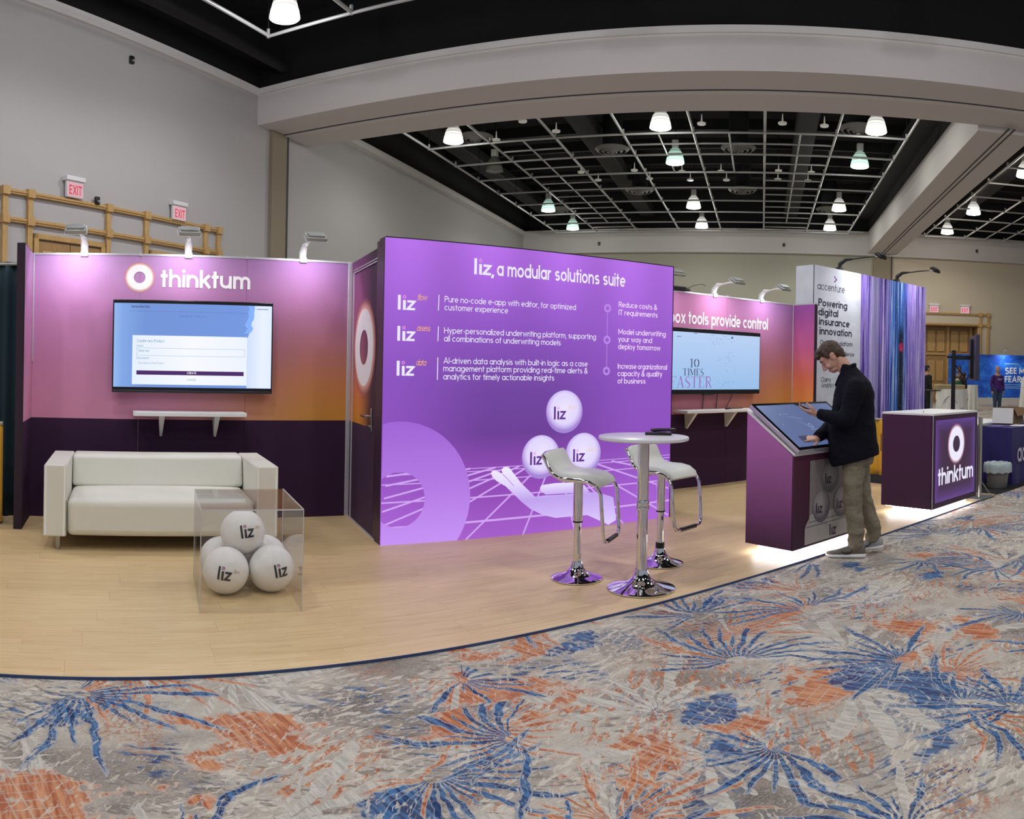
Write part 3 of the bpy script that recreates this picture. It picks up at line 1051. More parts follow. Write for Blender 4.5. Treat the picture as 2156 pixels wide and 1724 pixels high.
# small white pendant downlights between the pipes
M_DOWN = mat('white_pendant', (205, 205, 198), 0.4, emit=(255, 250, 235), estr=0.12)
proto = None
for la, fw in ((-7.45, 22.6), (-8.9, 24.2), (-6.7, 23.8), (-7.1, 28.9), (-6.7, 30.2), (-5.0, 28.9), (-4.6, 30.2), (-3.6, 21.9), (-2.2, 21.9), (-3.4, 23.6), (-2.0, 23.6),
               (-3.2, 29.2), (-1.7, 29.2), (-3.0, 30.5), (-1.55, 30.5), (0.5, 21.9), (1.9, 22.0), (0.5, 23.5), (1.8, 23.6), (0.5, 29.0), (1.75, 29.1), (0.5, 30.3), (1.7, 30.4)):
    if proto is None:
        proto = hthing('pendant_downlight', 'small white pendant disc between the grid pipes', 'pendant', la, fw, 9.15, group='small pendant discs in the ceiling')
        MB().lathe([(0.0, -0.02), (0.13, -0.02), (0.14, 0.03), (0.03, 0.07), (0.012, 0.3)], n=14).build('disc', M_DOWN, proto, smooth=50)
        MB().cyl((0, 0, 0.2), (0, 0, 1.7), 0.012, n=6).build('stem', M_DUCT, proto)
    else:
        c = copy_tree(proto)
        c.location = hall(la, fw, 9.15)

# =================================================================== THE STAND
D, H = 7.05, 2.447
XL, XR, XJ = -0.835, 8.445, 2.155
FL_A = math.atan(0.050)                               # the plank floor lies at a slight angle to the wall


def plank_mat():
    s = NT('vinyl_oak_plank')
    p = s.obj()
    x, y, z = s.xyz(p)
    rnd = s.n('ShaderNodeObjectInfo', 5)
    strip = s.m('FLOOR', s.m('MULTIPLY', s.m('ADD', y, 3.0), 1 / 0.0627))
    blk = s.m('FLOOR', s.m('ADD', s.m('MULTIPLY', x, 2.1), s.m('MULTIPLY', strip, 0.37)))
    hs = s.n('ShaderNodeTexWhiteNoise', 0, {'noise_dimensions': '2D'}, Vector=s.vec(s.m('ADD', strip, s.m('MULTIPLY', rnd, 50.0)), blk, 0))
    g = s.noise(s.vec(s.m('ADD', s.m('MULTIPLY', x, 1.6), s.m('MULTIPLY', rnd, 40.0)), s.m('MULTIPLY', y, 34.0), s.m('MULTIPLY', hs, 9.0)), 1.6, 5, 0.65)
    c = s.ramp(g, [(0.28, lin(196, 164, 116)), (0.45, lin(216, 188, 140)), (0.62, lin(222, 196, 150)), (0.8, lin(206, 176, 128))])
    c = s.mix(s.m('MULTIPLY', s.m('ABSOLUTE', s.m('SUBTRACT', hs, 0.5)), 0.42), c, lin(192, 158, 112))
    s.base(c)
    s.bsdf.inputs['Roughness'].default_value = 0.42
    s.bsdf.inputs['Specular IOR Level'].default_value = 0.35
    s.bump(g, 0.06, 0.004)
    return s.mat


M_PLANK = plank_mat()
pf = thing('floor_planks', 'pale oak plank floor of the stand', 'floor', (-3.0, 3.335, 0.0), FL_A, kind='structure')
MB().box(-0.0, 11.6, 0.01, 3.72, 0.0005, 0.006).build('underlay', mat('underlay', (92, 70, 48), 0.9), pf)
PW, PLN = 0.188, 1.38
full = None
row = 0
y = 0.0
meshes = {}
while y < 3.70:
    x = -((row * 0.47) % 1.0) * PLN
    while x < 11.6:
        x0, x1 = max(x, 0.0), min(x + PLN, 11.6)
        if x1 - x0 > 0.05:
            key = round(x1 - x0, 3)
            if key not in meshes:
                mb = MB()
                a = 0.0004
                mb.box(a, key - a, a, PW - a, 0.0, 0.0135)
                me = mb.mesh('plank')
                me.materials.append(M_PLANK)
                meshes[key] = me
            o = bpy.data.objects.new('plank', meshes[key])
            COL.objects.link(o)
            o.parent = pf
            o.location = (x0, y, 0.0)
        x += PLN
    y += PW
    row += 1
MB().box(0.0, 11.6, -0.006, 0.0, 0.0, 0.014).build('edge_tape', mat('blue_edge_tape', (52, 72, 112), 0.6), pf)
FZ = 0.0135                                           # the top of the planks


def wall_print(name, x0, x1, lefthue, stops_l, stops_r, band=0.93):
    """printed graphic: two vertical ramps blended across the width, plum band below"""
    s = NT(name)
    x, y, z = s.xyz(s.pos())
    u = s.m('DIVIDE', s.m('SUBTRACT', x, x0), x1 - x0)
    v = s.m('DIVIDE', z, 2.447)
    a = s.ramp(v, stops_l)
    b = s.ramp(v, stops_r)
    c = s.mix(s.smooth(u, *lefthue), a, b)
    c = s.mix(s.m('LESS_THAN', z, band), c, lin(58, 34, 62))
    weave = s.noise(s.pos(), 300, 2, 0.6)
    s.base(c)
    s.bsdf.inputs['Roughness'].default_value = 0.75
    s.bsdf.inputs['Specular IOR Level'].default_value = 0.2
    s.bump(weave, 0.05, 0.003)
    return s.mat


PK = [(0.38, lin(214, 144, 172)), (0.60, lin(194, 130, 168)), (0.8, lin(186, 128, 176)), (1.0, lin(186, 146, 196))]
OR = [(0.38, lin(210, 150, 62)), (0.52, lin(196, 130, 84)), (0.64, lin(176, 114, 112)), (0.78, lin(166, 110, 144)), (1.0, lin(164, 120, 178))]
M_PRINT_L = wall_print('stand_print_sofa_side', XL, XJ, (0.28, 0.95), PK, OR)
M_PRINT_R = wall_print('stand_print_demo_side', 5.2, XR, (0.40, 1.0), [(0.38, lin(190, 122, 128)), (0.6, lin(190, 118, 150)), (1.0, lin(194, 130, 176))], OR)
M_PLUM = mat('plum_fabric', (44, 26, 44), 0.75)
M_PLUM2 = mat('plum_laminate', (72, 42, 74), 0.5)


def booth_wall(label, x0, x1, material, seams):
    t = thing('booth_wall', label, 'booth wall', ((x0 + x1) / 2, D, 0))
    cx = (x0 + x1) / 2
    xs = [x0] + list(seams) + [x1]
    for a, b in zip(xs, xs[1:]):
        MB().box(a - cx + 0.001, b - cx - 0.001, 0.0, 0.05, 0.0, H - 0.012).build('printed_panel', material, t)
    MB().box(x0 - cx, x1 - cx, -0.006, 0.056, H - 0.012, H + 0.006).build('top_rail', ALU, t)
    for sx in seams:
        MB().box(sx - cx - 0.012, sx - cx + 0.012, -0.010, 0.06, H - 0.016, H + 0.014).build('joint_clip', ALU, t)
    return t


bw1 = booth_wall('gradient pink to orange booth wall behind the white sofa', XL, XJ, M_PRINT_L, (XL + 0.99, XL + 1.98))
MB().box(XJ - 0.03 - (XL + XJ) / 2, XJ + 0.012 - (XL + XJ) / 2, -0.02, 0.0, 0, H).build('corner_profile', ALU, bw1, bevel=0.004)
MB().box(XL - (XL + XJ) / 2, XL + 0.012 - (XL + XJ) / 2, -0.012, 0.0, 1.45, H).build('corner_profile', ALU, bw1, bevel=0.003)
bw2 = booth_wall('gradient pink to orange booth wall behind the touch kiosk', 5.1, XR, M_PRINT_R, (6.1, 7.1))
MB().box(XR - 0.012 - (5.1 + XR) / 2, XR - (5.1 + XR) / 2, -0.012, 0.0, 0, H).build('corner_profile', ALU, bw2, bevel=0.003)

# short return walls
M_RET_L = wall_print('stand_print_return_pink', -9, -8, (0, 1), [(0.38, lin(236, 132, 196)), (0.6, lin(212, 118, 190)), (1.0, lin(168, 100, 172))], PK)
s_ = wall_print('stand_print_return_orange', -9, -8, (0.0, 1.0), PK, [(0.38, lin(242, 166, 74)), (0.56, lin(232, 128, 96)), (0.74, lin(204, 104, 150)), (1.0, lin(168, 92, 176))])
t = thing('return_wall', 'short pink return wall at the sofa end of the stand', 'booth wall', (XL, 6.76, 0))
MB().box(-0.004, 0.0, -0.29, 0.29, 0, H).build('printed_panel', M_RET_L, t)
MB().box(-0.072, -0.004, -0.29, 0.36, 0, H + 0.01).build('core', M_PLUM, t)
MB().box(-0.004, 0.0, -0.295, -0.29, 0, H).build('edge_trim', M_PLUM, t)
t = thing('return_wall', 'short orange return wall beside the white banner wall', 'booth wall', (XR, 6.86, 0))
MB().box(0.0, 0.004, -0.20, 0.19, 0, H - 0.01).build('printed_panel', s_, t)
MB().box(0.004, 0.07, -0.20, 0.24, 0, H - 0.01).build('core', M_PLUM, t)
MB().box(0.0, 0.07, -0.202, 0.24, H - 0.01, H + 0.004).build('top_rail', ALU, t)

# ring logo and name on the sofa wall
XF = lambda t_, dy: (lambda x, z: (x, dy, z))


def halo_mat(name, inner, outer, r0, r1, cx, cz, axis='xz', emit=0.0):
    """printed soft glow round a ring logo"""
    s = NT(name)
    x, y, z = s.xyz(s.obj())
    dx, dz = s.m('SUBTRACT', x if axis == 'xz' else y, cx), s.m('SUBTRACT', z, cz)
    r = s.m('SQRT', s.m('ADD', s.m('MULTIPLY', dx, dx), s.m('MULTIPLY', dz, dz)))
    f = s.smooth(r, r0, r1)
    col = s.mix(f, lin(inner), lin(outer))
    s.base(col)
    s.bsdf.inputs['Roughness'].default_value = 0.75
    al = s.m('SUBTRACT', 1.0, f)
    s.put(s.bsdf.inputs['Alpha'], al)
    if emit:
        s.emit(col, emit)
    return s.mat


t0x = (XL + XJ) / 2
mb = MB()
ring_mesh(mb, 0.148 - t0x, 2.235, 0.155, 0.10, XF(0, -0.002), 48)
mb.build('logo_glow', halo_mat('logo_glow_print', (255, 214, 190), (236, 150, 170), 0.112, 0.152, 0.148 - t0x, 2.235), bw1)
mb = MB()
ring_mesh(mb, 0.148 - t0x, 2.235, 0.116, 0.053, XF(0, -0.004), 48)
mb.build('ring_logo', WHITE_LETTER, bw1)
mb = MB()
text_mesh(mb, 'thinktum', 0.118, lambda x, z: (0.342 - t0x + x, -0.004, 2.150 + z), w=0.24, track=0.10, width=0.835)
mb.build('name_lettering', WHITE_LETTER, bw1)
mb = MB()
t1x = (5.1 + XR) / 2
text_mesh(mb, 'box tools provide control', 0.115, lambda x, z: (6.10 - t1x + x, -0.004, 2.055 + z), w=0.23, track=0.11, width=1.80)
mb.build('slogan_lettering', WHITE_LETTER, bw2)

# ------------------------------------------------------------------ storage room with the lightbox front
A_, B_, C_ = Vector((2.165, 7.05, 0)), Vector((2.058, 5.796, 0)), Vector((4.998, 5.725, 0))
HB = 2.50
ex = (C_ - B_).normalized()
ey = Vector((-ex.y, ex.x, 0))
LBA = math.atan2(ex.y, ex.x)
LW = (C_ - B_).length
room = thing('storage_room', 'storage room with purple backlit front and printed door', 'booth room', B_, LBA)
RM = Matrix.Translation(B_) @ Matrix.Rotation(LBA, 4, 'Z')
a_l = RM.inverted() @ A_
M_FRAME = mat('plum_frame', (62, 40, 60), 0.45)
MB().hexa([(0.0, 0.012, 0), (0.12, 0.012, 0), (0.13, 0.25, 0), (a_l.x * 0.12, 0.15, 0)], [(0.0, 0.012, HB), (0.12, 0.012, HB), (0.13, 0.25, HB), (a_l.x * 0.12, 0.15, HB)]).build('corner_post', M_FRAME, room)
MB().box(LW - 0.08, LW, 0.012, 0.16, 0, HB).build('corner_post', M_FRAME, room)
MB().box(0, LW, 0.02, 0.15, HB - 0.06, HB).build('top_beam', M_FRAME, room)
MB().box(0, LW, 0.03, 0.15, 0, 0.05).build('bottom_beam', M_FRAME, room)
MB().box(LW - 0.06, LW, 0.16, 1.30, 0, HB - 0.02).build('side_panel', M_PLUM, room)
MB().box(0.02, LW - 0.02, 0.06, 0.10, 0.05, HB - 0.06).build('light_case', mat('light_case', (200, 200, 205), 0.6), room)
MB().box(0, LW + 0.004, -0.004, 0.02, HB - 0.008, HB).build('edge_gasket', BLACK, room)
MB().box(LW - 0.002, LW + 0.006, -0.004, 0.02, 0, HB).build('edge_gasket', BLACK, room)


def light_fabric():
    s = NT('backlit_purple_fabric')
    x, y, z = s.xyz(s.obj())
    u = s.m('DIVIDE', x, LW)
    v = s.m('DIVIDE', z, HB)
    vert = s.ramp(v, [(0.0, lin(168, 96, 206)), (0.14, lin(150, 78, 188)), (0.25, lin(138, 72, 176)), (0.36, lin(106, 62, 150)), (0.5, lin(112, 68, 160)), (0.72, lin(140, 84, 192)), (1.0, lin(172, 106, 220))])
    left = s.ramp(v, [(0.0, lin(176, 104, 220)), (0.3, lin(142, 80, 190)), (0.55, lin(142, 84, 196)), (1.0, lin(170, 106, 218))])
    c = s.mix(s.smooth(s.m('ABSOLUTE', s.m('SUBTRACT', u, 0.42)), 0.06, 0.46), vert, left)
    # the tubes behind the cloth: soft vertical bands
    bands = s.m('MULTIPLY', s.m('ADD', s.m('SINE', s.m('MULTIPLY', u, 25.0)), 1.0), 0.5)
    topg = s.smooth(v, 0.55, 1.0)
    glow = s.m('ADD', 0.95, s.m('MULTIPLY', s.m('MULTIPLY', bands, topg), 0.22))
    weave = s.noise(s.obj(), 220, 2, 0.6)
    s.base((0.03, 0.015, 0.04, 1))
    s.bsdf.inputs['Roughness'].default_value = 0.7
    s.bsdf.inputs['Specular IOR Level'].default_value = 0.1
    s.emit(c, s.m('MULTIPLY', glow, s.m('ADD', 0.97, s.m('MULTIPLY', weave, 0.06))))
    return s.mat


fab = MB().box(0, LW, 0.0, 0.012, 0.004, HB - 0.008).build('backlit_fabric', light_fabric(), room)
PF = lambda dy: (lambda x, z: (x, dy, z))
E_LILAC = None


def grad_em(name, stops, axis='z', lo=0.0, hi=1.0, strength=1.0):
    s = NT(name)
    x, y, z = s.xyz(s.obj())
    v = s.m('DIVIDE', s.m('SUBTRACT', z if axis == 'z' else x, lo), hi - lo)
    s.base((0.03, 0.02, 0.04, 1))
    s.bsdf.inputs['Roughness'].default_value = 0.7
    s.bsdf.inputs['Specular IOR Level'].default_value = 0.1
    s.emit(s.ramp(v, [(p, lin(c)) for p, c in stops]), strength)
    return s.mat


clampf = lambda x, z: (min(max(x, 0.002), LW - 0.002), min(max(z, 0.006), HB - 0.01))
# grid floor in perspective
M_LINE = emissive('backlit_grid_line', (206, 162, 240), 1.0)
HOR = 0.66
for z in (0.60, 0.575, 0.50, 0.355, 0.15):
    mb = MB()
    stroke_ribbon(mb, subdivide([clampf(0, z), clampf(LW, z + 0.03)], 0.3), 0.005 + 0.016 * (HOR - z) / HOR, PF(-0.0012))
    mb.build('grid_line', M_LINE, fab)
for xb in (-9.0, -5.4, -3.3, -1.9, -1.1, -0.55, 0.05, 0.70, 1.28, 1.84, 2.42, 3.05, 3.9, 5.2, 7.5):
    p0, p1 = Vector((xb, -0.03)), Vector((1.62, 0.74)).lerp(Vector((xb, -0.03)), 0.17)
    q = [p0.lerp(p1, k / 120) for k in range(121)]
    q = [(p.x, p.y) for p in q if 0.004 < p.x < LW - 0.004 and 0.008 < p.y < HOR - 0.03]
    if len(q) > 1:
        mb = MB()
        stroke_ribbon(mb, [q[0], q[len(q) // 2], q[-1]], 0.015, PF(-0.0012))
        mb.build('grid_line', M_LINE, fab)
# big ring
mb = MB()
k0 = 0
for i in range(8):
    ring_mesh(mb, 0.15, 0.375, 0.225 + (i + 1) * (0.635 - 0.225) / 8, 0.225 + i * (0.635 - 0.225) / 8, PF(-0.0022), 72, clampf)
mb.build('big_ring_print', grad_em('big_ring_print', [(0, (196, 146, 244)), (0.45, (178, 120, 226)), (1, (156, 98, 210))], 'z', 0.0, 1.02), fab)
# hand
hand2 = [(0.977, 0.562), (0.988, 0.581), (1.021, 0.583), (1.064, 0.563), (1.087, 0.55), (1.079, 0.584), (1.093, 0.606), (1.127, 0.611), (1.161, 0.591), (1.212, 0.531), (1.275, 0.458), (1.366, 0.377), (1.412, 0.335), (1.511, 0.34), (1.713, 0.334), (1.891, 0.338), (2.075, 0.328), (2.235, 0.276), (2.256, 0.261), (2.292, 0.052), (2.203, 0.016), (2.123, 0.055), (1.965, 0.127), (1.851, 0.129), (1.628, 0.131), (1.499, 0.166), (1.372, 0.228), (1.282, 0.295), (1.21, 0.361), (1.12, 0.442), (1.034, 0.491), (0.99, 0.531)]
M_HAND = grad_em('hand_print', [(0.0, (222, 206, 252)), (0.25, (206, 182, 246)), (0.5, (190, 160, 236)), (0.75, (226, 214, 252)), (1, (240, 234, 255))], 'z', 0.02, 0.6)
MB().poly([(x, -0.0034, z) for x, z in hand2]).build('hand_print', M_HAND, fab)
MB().poly([(x, -0.0044, z) for x, z in [(1.47, 0.38), (1.46, 0.412), (1.48, 0.433), (1.616, 0.442), (1.841, 0.436), (1.93, 0.40), (1.99, 0.335), (1.712, 0.343), (1.52, 0.346)]]).build('thumb_print', grad_em('thumb_print', [(0, (196, 168, 240)), (1, (236, 228, 255))], 'z', 0.34, 0.44), fab)
mb = MB()
stroke_ribbon(mb, [(1.088, .549), (1.14, .50), (1.20, .44)], 0.006, PF(-0.0044))
mb.build('finger_gap_print', emissive('finger_gap_print', (172, 130, 222)), fab)


def sphere_em(name, cx, cz, r):
    s = NT(name)
    x, y, z = s.xyz(s.obj())
    dx, dz = s.m('SUBTRACT', x, cx), s.m('SUBTRACT', z, cz + r * 0.15)
    rr = s.m('DIVIDE', s.m('SQRT', s.m('ADD', s.m('MULTIPLY', dx, dx), s.m('MULTIPLY', dz, dz))), r)
    s.base((0.05, 0.05, 0.05, 1))
    s.bsdf.inputs['Roughness'].default_value = 0.7
    s.bsdf.inputs['Specular IOR Level'].default_value = 0.1
    s.emit(s.ramp(rr, [(0.0, lin(232, 226, 252)), (0.72, lin(222, 210, 250)), (0.95, lin(182, 156, 226)), (1.1, lin(160, 130, 210))]), 1.0)
    return s.mat


M_PURP = emissive('backlit_purple_letter', (96, 44, 142), 1.0)
M_PINK = emissive('backlit_pink', (236, 150, 226), 1.0)
M_ORANGE = emissive('backlit_orange', (248, 176, 96), 1.0)
M_ORPALE = emissive('backlit_pale_orange', (238, 206, 190), 1.0)
for k, (cx, cz, word) in enumerate(((1.70, 1.077, 'flow'), (1.465, 0.682, 'assess'), (1.91, 0.69, 'data'))):
    mb = MB()
    disc_mesh(mb, cx, cz, 0.192, PF(-0.0052), 48)
    b_ = mb.build('ball_print', sphere_em('ball_print_%d' % k, cx, cz, 0.192), fab)
    mb = MB()
    q = liz_mesh(mb, 0.115, lambda x, z: (cx - 0.112 + x, -0.0062, cz - 0.068 + z), 1.0)
    mb.build('ball_lettering', M_PURP, b_)
    mb = MB()
    ring_mesh(mb, cx - 0.112 + q[0], cz - 0.068 + q[1], 0.013, 0.007, PF(-0.0062), 20)
    mb.build('letter_ring', M_PINK, b_)
    mb = MB()
    text_mesh(mb, word, 0.026, lambda x, z: (cx + 0.035 + x, -0.0062, cz + 0.02 + z), w=0.16, track=0.05, slant=0.25, width=0.09 if len(word) < 5 else 0.11)
    mb.build('script_lettering', M_ORPALE, b_)
# writing
mb = MB()
q = liz_mesh(mb, 0.135, lambda x, z: (0.785 + x, -0.002, 2.243 + z), 1.10)
text_mesh(mb, ',', 0.09, lambda x, z: (0.950 + x, -0.002, 2.243 + z), w=0.24)
text_mesh(mb, 'a modular solutions suite', 0.088, lambda x, z: (1.0 + x, -0.002, 2.245 + z), w=0.22, track=0.12, width=1.352)
mb.build('title_lettering', WHITE_EM, fab)
mb = MB()
ring_mesh(mb, 0.785 + q[0], 2.243 + q[1], 0.015, 0.008, PF(-0.002), 20)
mb.build('letter_ring', M_PINK, fab)
rows = ((1.915, 'flow', 2.052, 1.922, ((1.995, 'Pure no-code e-app with editor, for optimized', 1.282), (1.928, 'customer experience', 0.592))),
        (1.664, 'assess', 1.792, 1.670, ((1.737, 'Hyper-personalized underwriting platform, supporting', 1.506), (1.670, 'all combinations of underwriting models', 1.128))),
        (1.382, 'data', 1.537, 1.351, ((1.487, 'AI-driven data analysis with built-in logic as a case', 1.421), (1.423, 'management platform providing real-time alerts &', 1.421), (1.355, 'analytics for timely actionable insights', 1.067))))
for zb, word, b0, b1, lines in rows:
    ml = MB()
    q = liz_mesh(ml, 0.120, lambda x, z: (0.112 + x, -0.002, zb + z), 1.18)
    ml.build('module_lettering', WHITE_EM, fab)
    mb = MB()
    ring_mesh(mb, 0.112 + q[0], zb + q[1], 0.014, 0.0075, PF(-0.002), 20)
    mb.build('letter_ring', M_PINK, fab)
    mb = MB()
    text_mesh(mb, word, 0.036, lambda x, z: (0.278 + x, -0.002, zb + 0.085 + z), w=0.15, track=0.03, slant=0.3, width=0.085 if len(word) < 5 else 0.118)
    mb.build('script_lettering', M_ORANGE, fab)
    mb = MB()
    stroke_ribbon(mb, [(0.470, b0), (0.468, b1)], 0.007, PF(-0.002))
    mb.build('divider_line', WHITE_EM, fab)
    for z, tx, wd in lines:
        mb = MB()
        text_mesh(mb, tx, 0.036, lambda x, zz: (0.521 + x, -0.002, z + zz), w=0.16, track=0.13, width=wd)
        mb.build('body_lettering', WHITE_EM, fab)
M_STEP = emissive('backlit_ring_lilac', (184, 134, 232), 1.0)
for z in (2.033, 1.739, 1.449):
    mb = MB()
    ring_mesh(mb, 2.152, z, 0.040, 0.019, PF(-0.003), 28)
    mb.build('step_ring', M_STEP, fab)
for z0_, z1_ in ((1.993, 1.779), (1.699, 1.489)):
    mb = MB()
    stroke_ribbon(mb, [(2.152, z0_), (2.152, z1_)], 0.007, PF(-0.003))
    mb.build('step_line', M_STEP, fab)
M_BEN = emissive('backlit_pale_pink', (238, 214, 250), 1.0)
for z, tx, wd in ((2.052, 'Reduce costs &', 0.46), (1.978, 'IT requirements', 0.47), (1.797, 'Model underwriting', 0.575), (1.727, 'your way and', 0.405), (1.657, 'deploy tomorrow', 0.512),
                  (1.472, 'Increase organizational', 0.60), (1.403, 'capacity & quality', 0.54), (1.333, 'of business', 0.334)):
    mb = MB()
    text_mesh(mb, tx, 0.037, lambda x, zz: (2.280 + x, -0.002, z + zz), w=0.20, track=0.10, width=wd)
    mb.build('benefit_lettering', M_BEN, fab)


# door side of the storage room: plane from A (back) to B (front)
def side_pt(u, z, out=0.0):
    """u 0 at the back wall, 1 at the lightbox edge; local coords of the room"""
    a, b = Vector((a_l.x, a_l.y, 0)), Vector((0, 0.012, 0))
    n = Vector((b - a).normalized().cross(Vector((0, 0, 1))))
    p = a.lerp(b, u) + n * out
    return Vector((p.x, p.y, z))


SIDE_L = (Vector((a_l.x, a_l.y)) - Vector((0, 0.012))).length
_n = (Vector((0, 0.012, 0)) - Vector((a_l.x, a_l.y, 0))).normalized().cross(Vector((0, 0, 1)))
OUT = 1.0 if _n.x < 0 else -1.0


def side_slab(u0, u1, z0, z1, o0, o1):
    mb = MB()
    b = [side_pt(u0, z0, o0 * OUT), side_pt(u1, z0, o0 * OUT), side_pt(u1, z0, o1 * OUT), side_pt(u0, z0, o1 * OUT)]
    t_ = [Vector((p.x, p.y, z1)) for p in b]
    return mb.hexa(b, t_)


def door_print():
    s = NT('door_print')
    x, y, z = s.xyz(s.pos())
    u = s.m('DIVIDE', s.m('SUBTRACT', 7.05, y), 1.25)           # 0 at the back wall
    left = s.ramp(s.m('DIVIDE', z, 2.447), [(0.38, lin(226, 146, 44)), (0.5, lin(214, 124, 74)), (0.66, lin(170, 92, 128)), (1.0, lin(118, 62, 116))])
    right = lin(62, 36, 60)
    c = s.mix(s.smooth(u, 0.28, 0.75), left, right)
    c = s.mix(s.m('LESS_THAN', z, 0.93), c, lin(66, 40, 70))
    s.base(c)
    s.bsdf.inputs['Roughness'].default_value = 0.7
    return s.mat


MB_ = side_slab(0.0, 0.10, 0, 2.44, -0.05, 0.0).build('door_jamb', door_print(), room)
side_slab(0.10, 0.90, 2.32, 2.44, -0.05, 0.0).build('door_header', door_print(), room)
dr = side_slab(0.105, 0.80, 0.03, 2.315, -0.05, 0.002).build('door', door_print(), room)
side_slab(0.81, 0.995, 0, HB - 0.01, -0.05, 0.004).build('door_post', M_FRAME, room)
side_slab(0.095, 0.11, 0.02, 2.33, 0.0, 0.012).build('door_profile', ALU, room)
side_slab(0.10, 0.82, 2.325, 2.335, 0.0, 0.010).build('door_profile', ALU, room)
side_slab(0.10, 0.84, 2.35, 2.358, 0.0, 0.008).build('door_profile', ALU, room)
side_slab(0.0, 0.86, 0.0, 0.025, -0.01, 0.012).build('sill', ALU, room)
sx = lambda u, z, o: side_pt(u, z, o * OUT)
mb = MB()
KR = SIDE_L
ring_mesh(mb, 0.45, 1.62, 0.30, 0.19, lambda a, z: sx(a, z, 0.004), 48)
hx = side_pt(0.45, 0)
for v in mb.v:
    pass


def side_ring(ro, ri, o):
    m_ = MB()
    n = 48
    k0 = len(m_.v)
    for i in range(n):
        th = 2 * PI * i / n
        for r in (ri, ro):
            m_.v.append(sx(0.47 + r * math.cos(th) / KR, 1.62 + r * math.sin(th), o))
    for i in range(n):
        j = (i + 1) % n
        m_.f.append((2 * i, 2 * i + 1, 2 * j + 1, 2 * j))
    return m_


s = NT('door_glow_print')
x, y, z = s.xyz(s.obj())
pc = side_pt(0.47, 1.62)
dy_, dz_ = s.m('SUBTRACT', y, pc.y), s.m('SUBTRACT', z, 1.62)
r_ = s.m('SQRT', s.m('ADD', s.m('MULTIPLY', dy_, dy_), s.m('MULTIPLY', dz_, dz_)))
f_ = s.smooth(r_, 0.33, 0.47)
s.base(s.mix(f_, lin(255, 190, 170), lin(190, 100, 120)))
s.put(s.bsdf.inputs['Alpha'], s.m('SUBTRACT', 1.0, f_))
side_ring(0.48, 0.30, 0.004).build('logo_glow', s.mat, dr)
side_ring(0.345, 0.155, 0.006).build('ring_logo', WHITE_LETTER, dr)
hd = MB()
pa, pb = sx(0.70, 0.90, 0.006), sx(0.755, 1.10, 0.006)
side_slab(0.715, 0.755, 0.90, 1.10, 0.002, 0.016).build('handle_plate', STEEL, dr, bevel=0.004)
MB().tube([sx(0.735, 1.03, 0.0), sx(0.735, 1.03, 0.06), sx(0.70, 1.03, 0.065), sx(0.62, 1.03, 0.065)], 0.010).build('handle', STEEL, dr, smooth=50)
MB().tube([sx(0.735, 0.94, 0.0), sx(0.735, 0.94, 0.035)], 0.014).build('lock_cylinder', STEEL, dr, smooth=50)

# ------------------------------------------------------------------ arm spotlights on the walls
M_LAMPW = mat('spot_white', (222, 222, 224), 0.35, 0.1)
M_LAMPG = mat('spot_grey_head', (172, 174, 170), 0.35, 0.4)
M_LED = emissive('spot_led', (255, 250, 255), 6.0)


def arm_spot(label, base, head, power, aim=(0, 0.55, -0.85), color=(0.97, 0.94, 1.0), body=None, yaw=0.0, group='arm spotlights on the stand walls'):
    t = thing('arm_spotlight', label, 'spotlight', base, yaw, group=group)
    bm_m = body or M_LAMPW
    h = Vector(head) - Vector(base)
    MB().box(-0.035, 0.035, -0.02, 0.075, -0.04, 0.012).build('clamp', bm_m, t, bevel=0.006)
    MB().tube([(0, 0.02, 0.0), (0, 0.015, 0.06), h * 0.12 + Vector((0, 0.0, 0.10)), h * 0.3 + Vector((0, 0.0, 0.08))], [0.034, 0.036, 0.026, 0.014], n=14).build('socket', bm_m, t, smooth=50)
    MB().tube([h * 0.25 + Vector((0, 0, 0.082)), h * 0.6 + Vector((0, 0, 0.05)), h + Vector((0, 0.03, 0.0))], 0.010, n=10).build('arm', bm_m, t, smooth=50)
    q = Vector(aim).to_track_quat('-Z', 'Y').to_matrix().to_4x4()
    M = Matrix.Translation(h) @ q
    MB().box(-0.095, 0.095, -0.06, 0.06, -0.012, 0.022, M).build('head', M_LAMPG if body is None else body, t, bevel=0.008)
    MB().box(-0.075, 0.075, -0.04, 0.04, 0.022, 0.038, M).build('heat_sink', M_LAMPG if body is None else body, t, bevel=0.004)
    MB().box(-0.10, 0.10, -0.065, 0.065, -0.016, -0.011, M).build('bezel', bm_m, t)
    MB().box(-0.082, 0.082, -0.048, 0.048, -0.019, -0.0155, M).build('led_panel', M_LED if power else M_LENSOFF, t)
    if power:
        area_light('spot_beam', M @ Vector((0, 0, -0.03)), aim, power, 0.16, 0.09, color, t, math.radians(130))
    return t


for lab, x, hx, k in (('white arm spotlight above the pink wall near the return wall', -0.363, -0.42, 1.0), ('white arm spotlight above the name lettering', 0.596, 0.565, 0.8), ('white arm spotlight above the wall next to the storage room', 1.68, 1.70, 0.9)):
    arm_spot(lab, (x, D, H + 0.012), (hx, D - 0.40, H + 0.15), P_SPOT * k)
for lab, x, hx, k in (('white arm spotlight showing just past the lightbox edge', 5.86, 5.86, 0.8), ('white arm spotlight above the slogan lettering', 6.87, 6.87, 1.0), ('white arm spotlight near the corner of the demo wall', 7.77, 7.76, 0.9)):
    arm_spot(lab, (x, D, H + 0.012), (hx, D - 0.40, H + 0.15), P_SPOT * k)
t = thing('projector', 'dark device resting on top of the demo wall beside the lightbox', 'device', (6.22, D + 0.02, H + 0.006))
MB().box(-0.16, 0.14, -0.05, 0.06, 0.0, 0.055).build('body', BLACK, t, bevel=0.012)
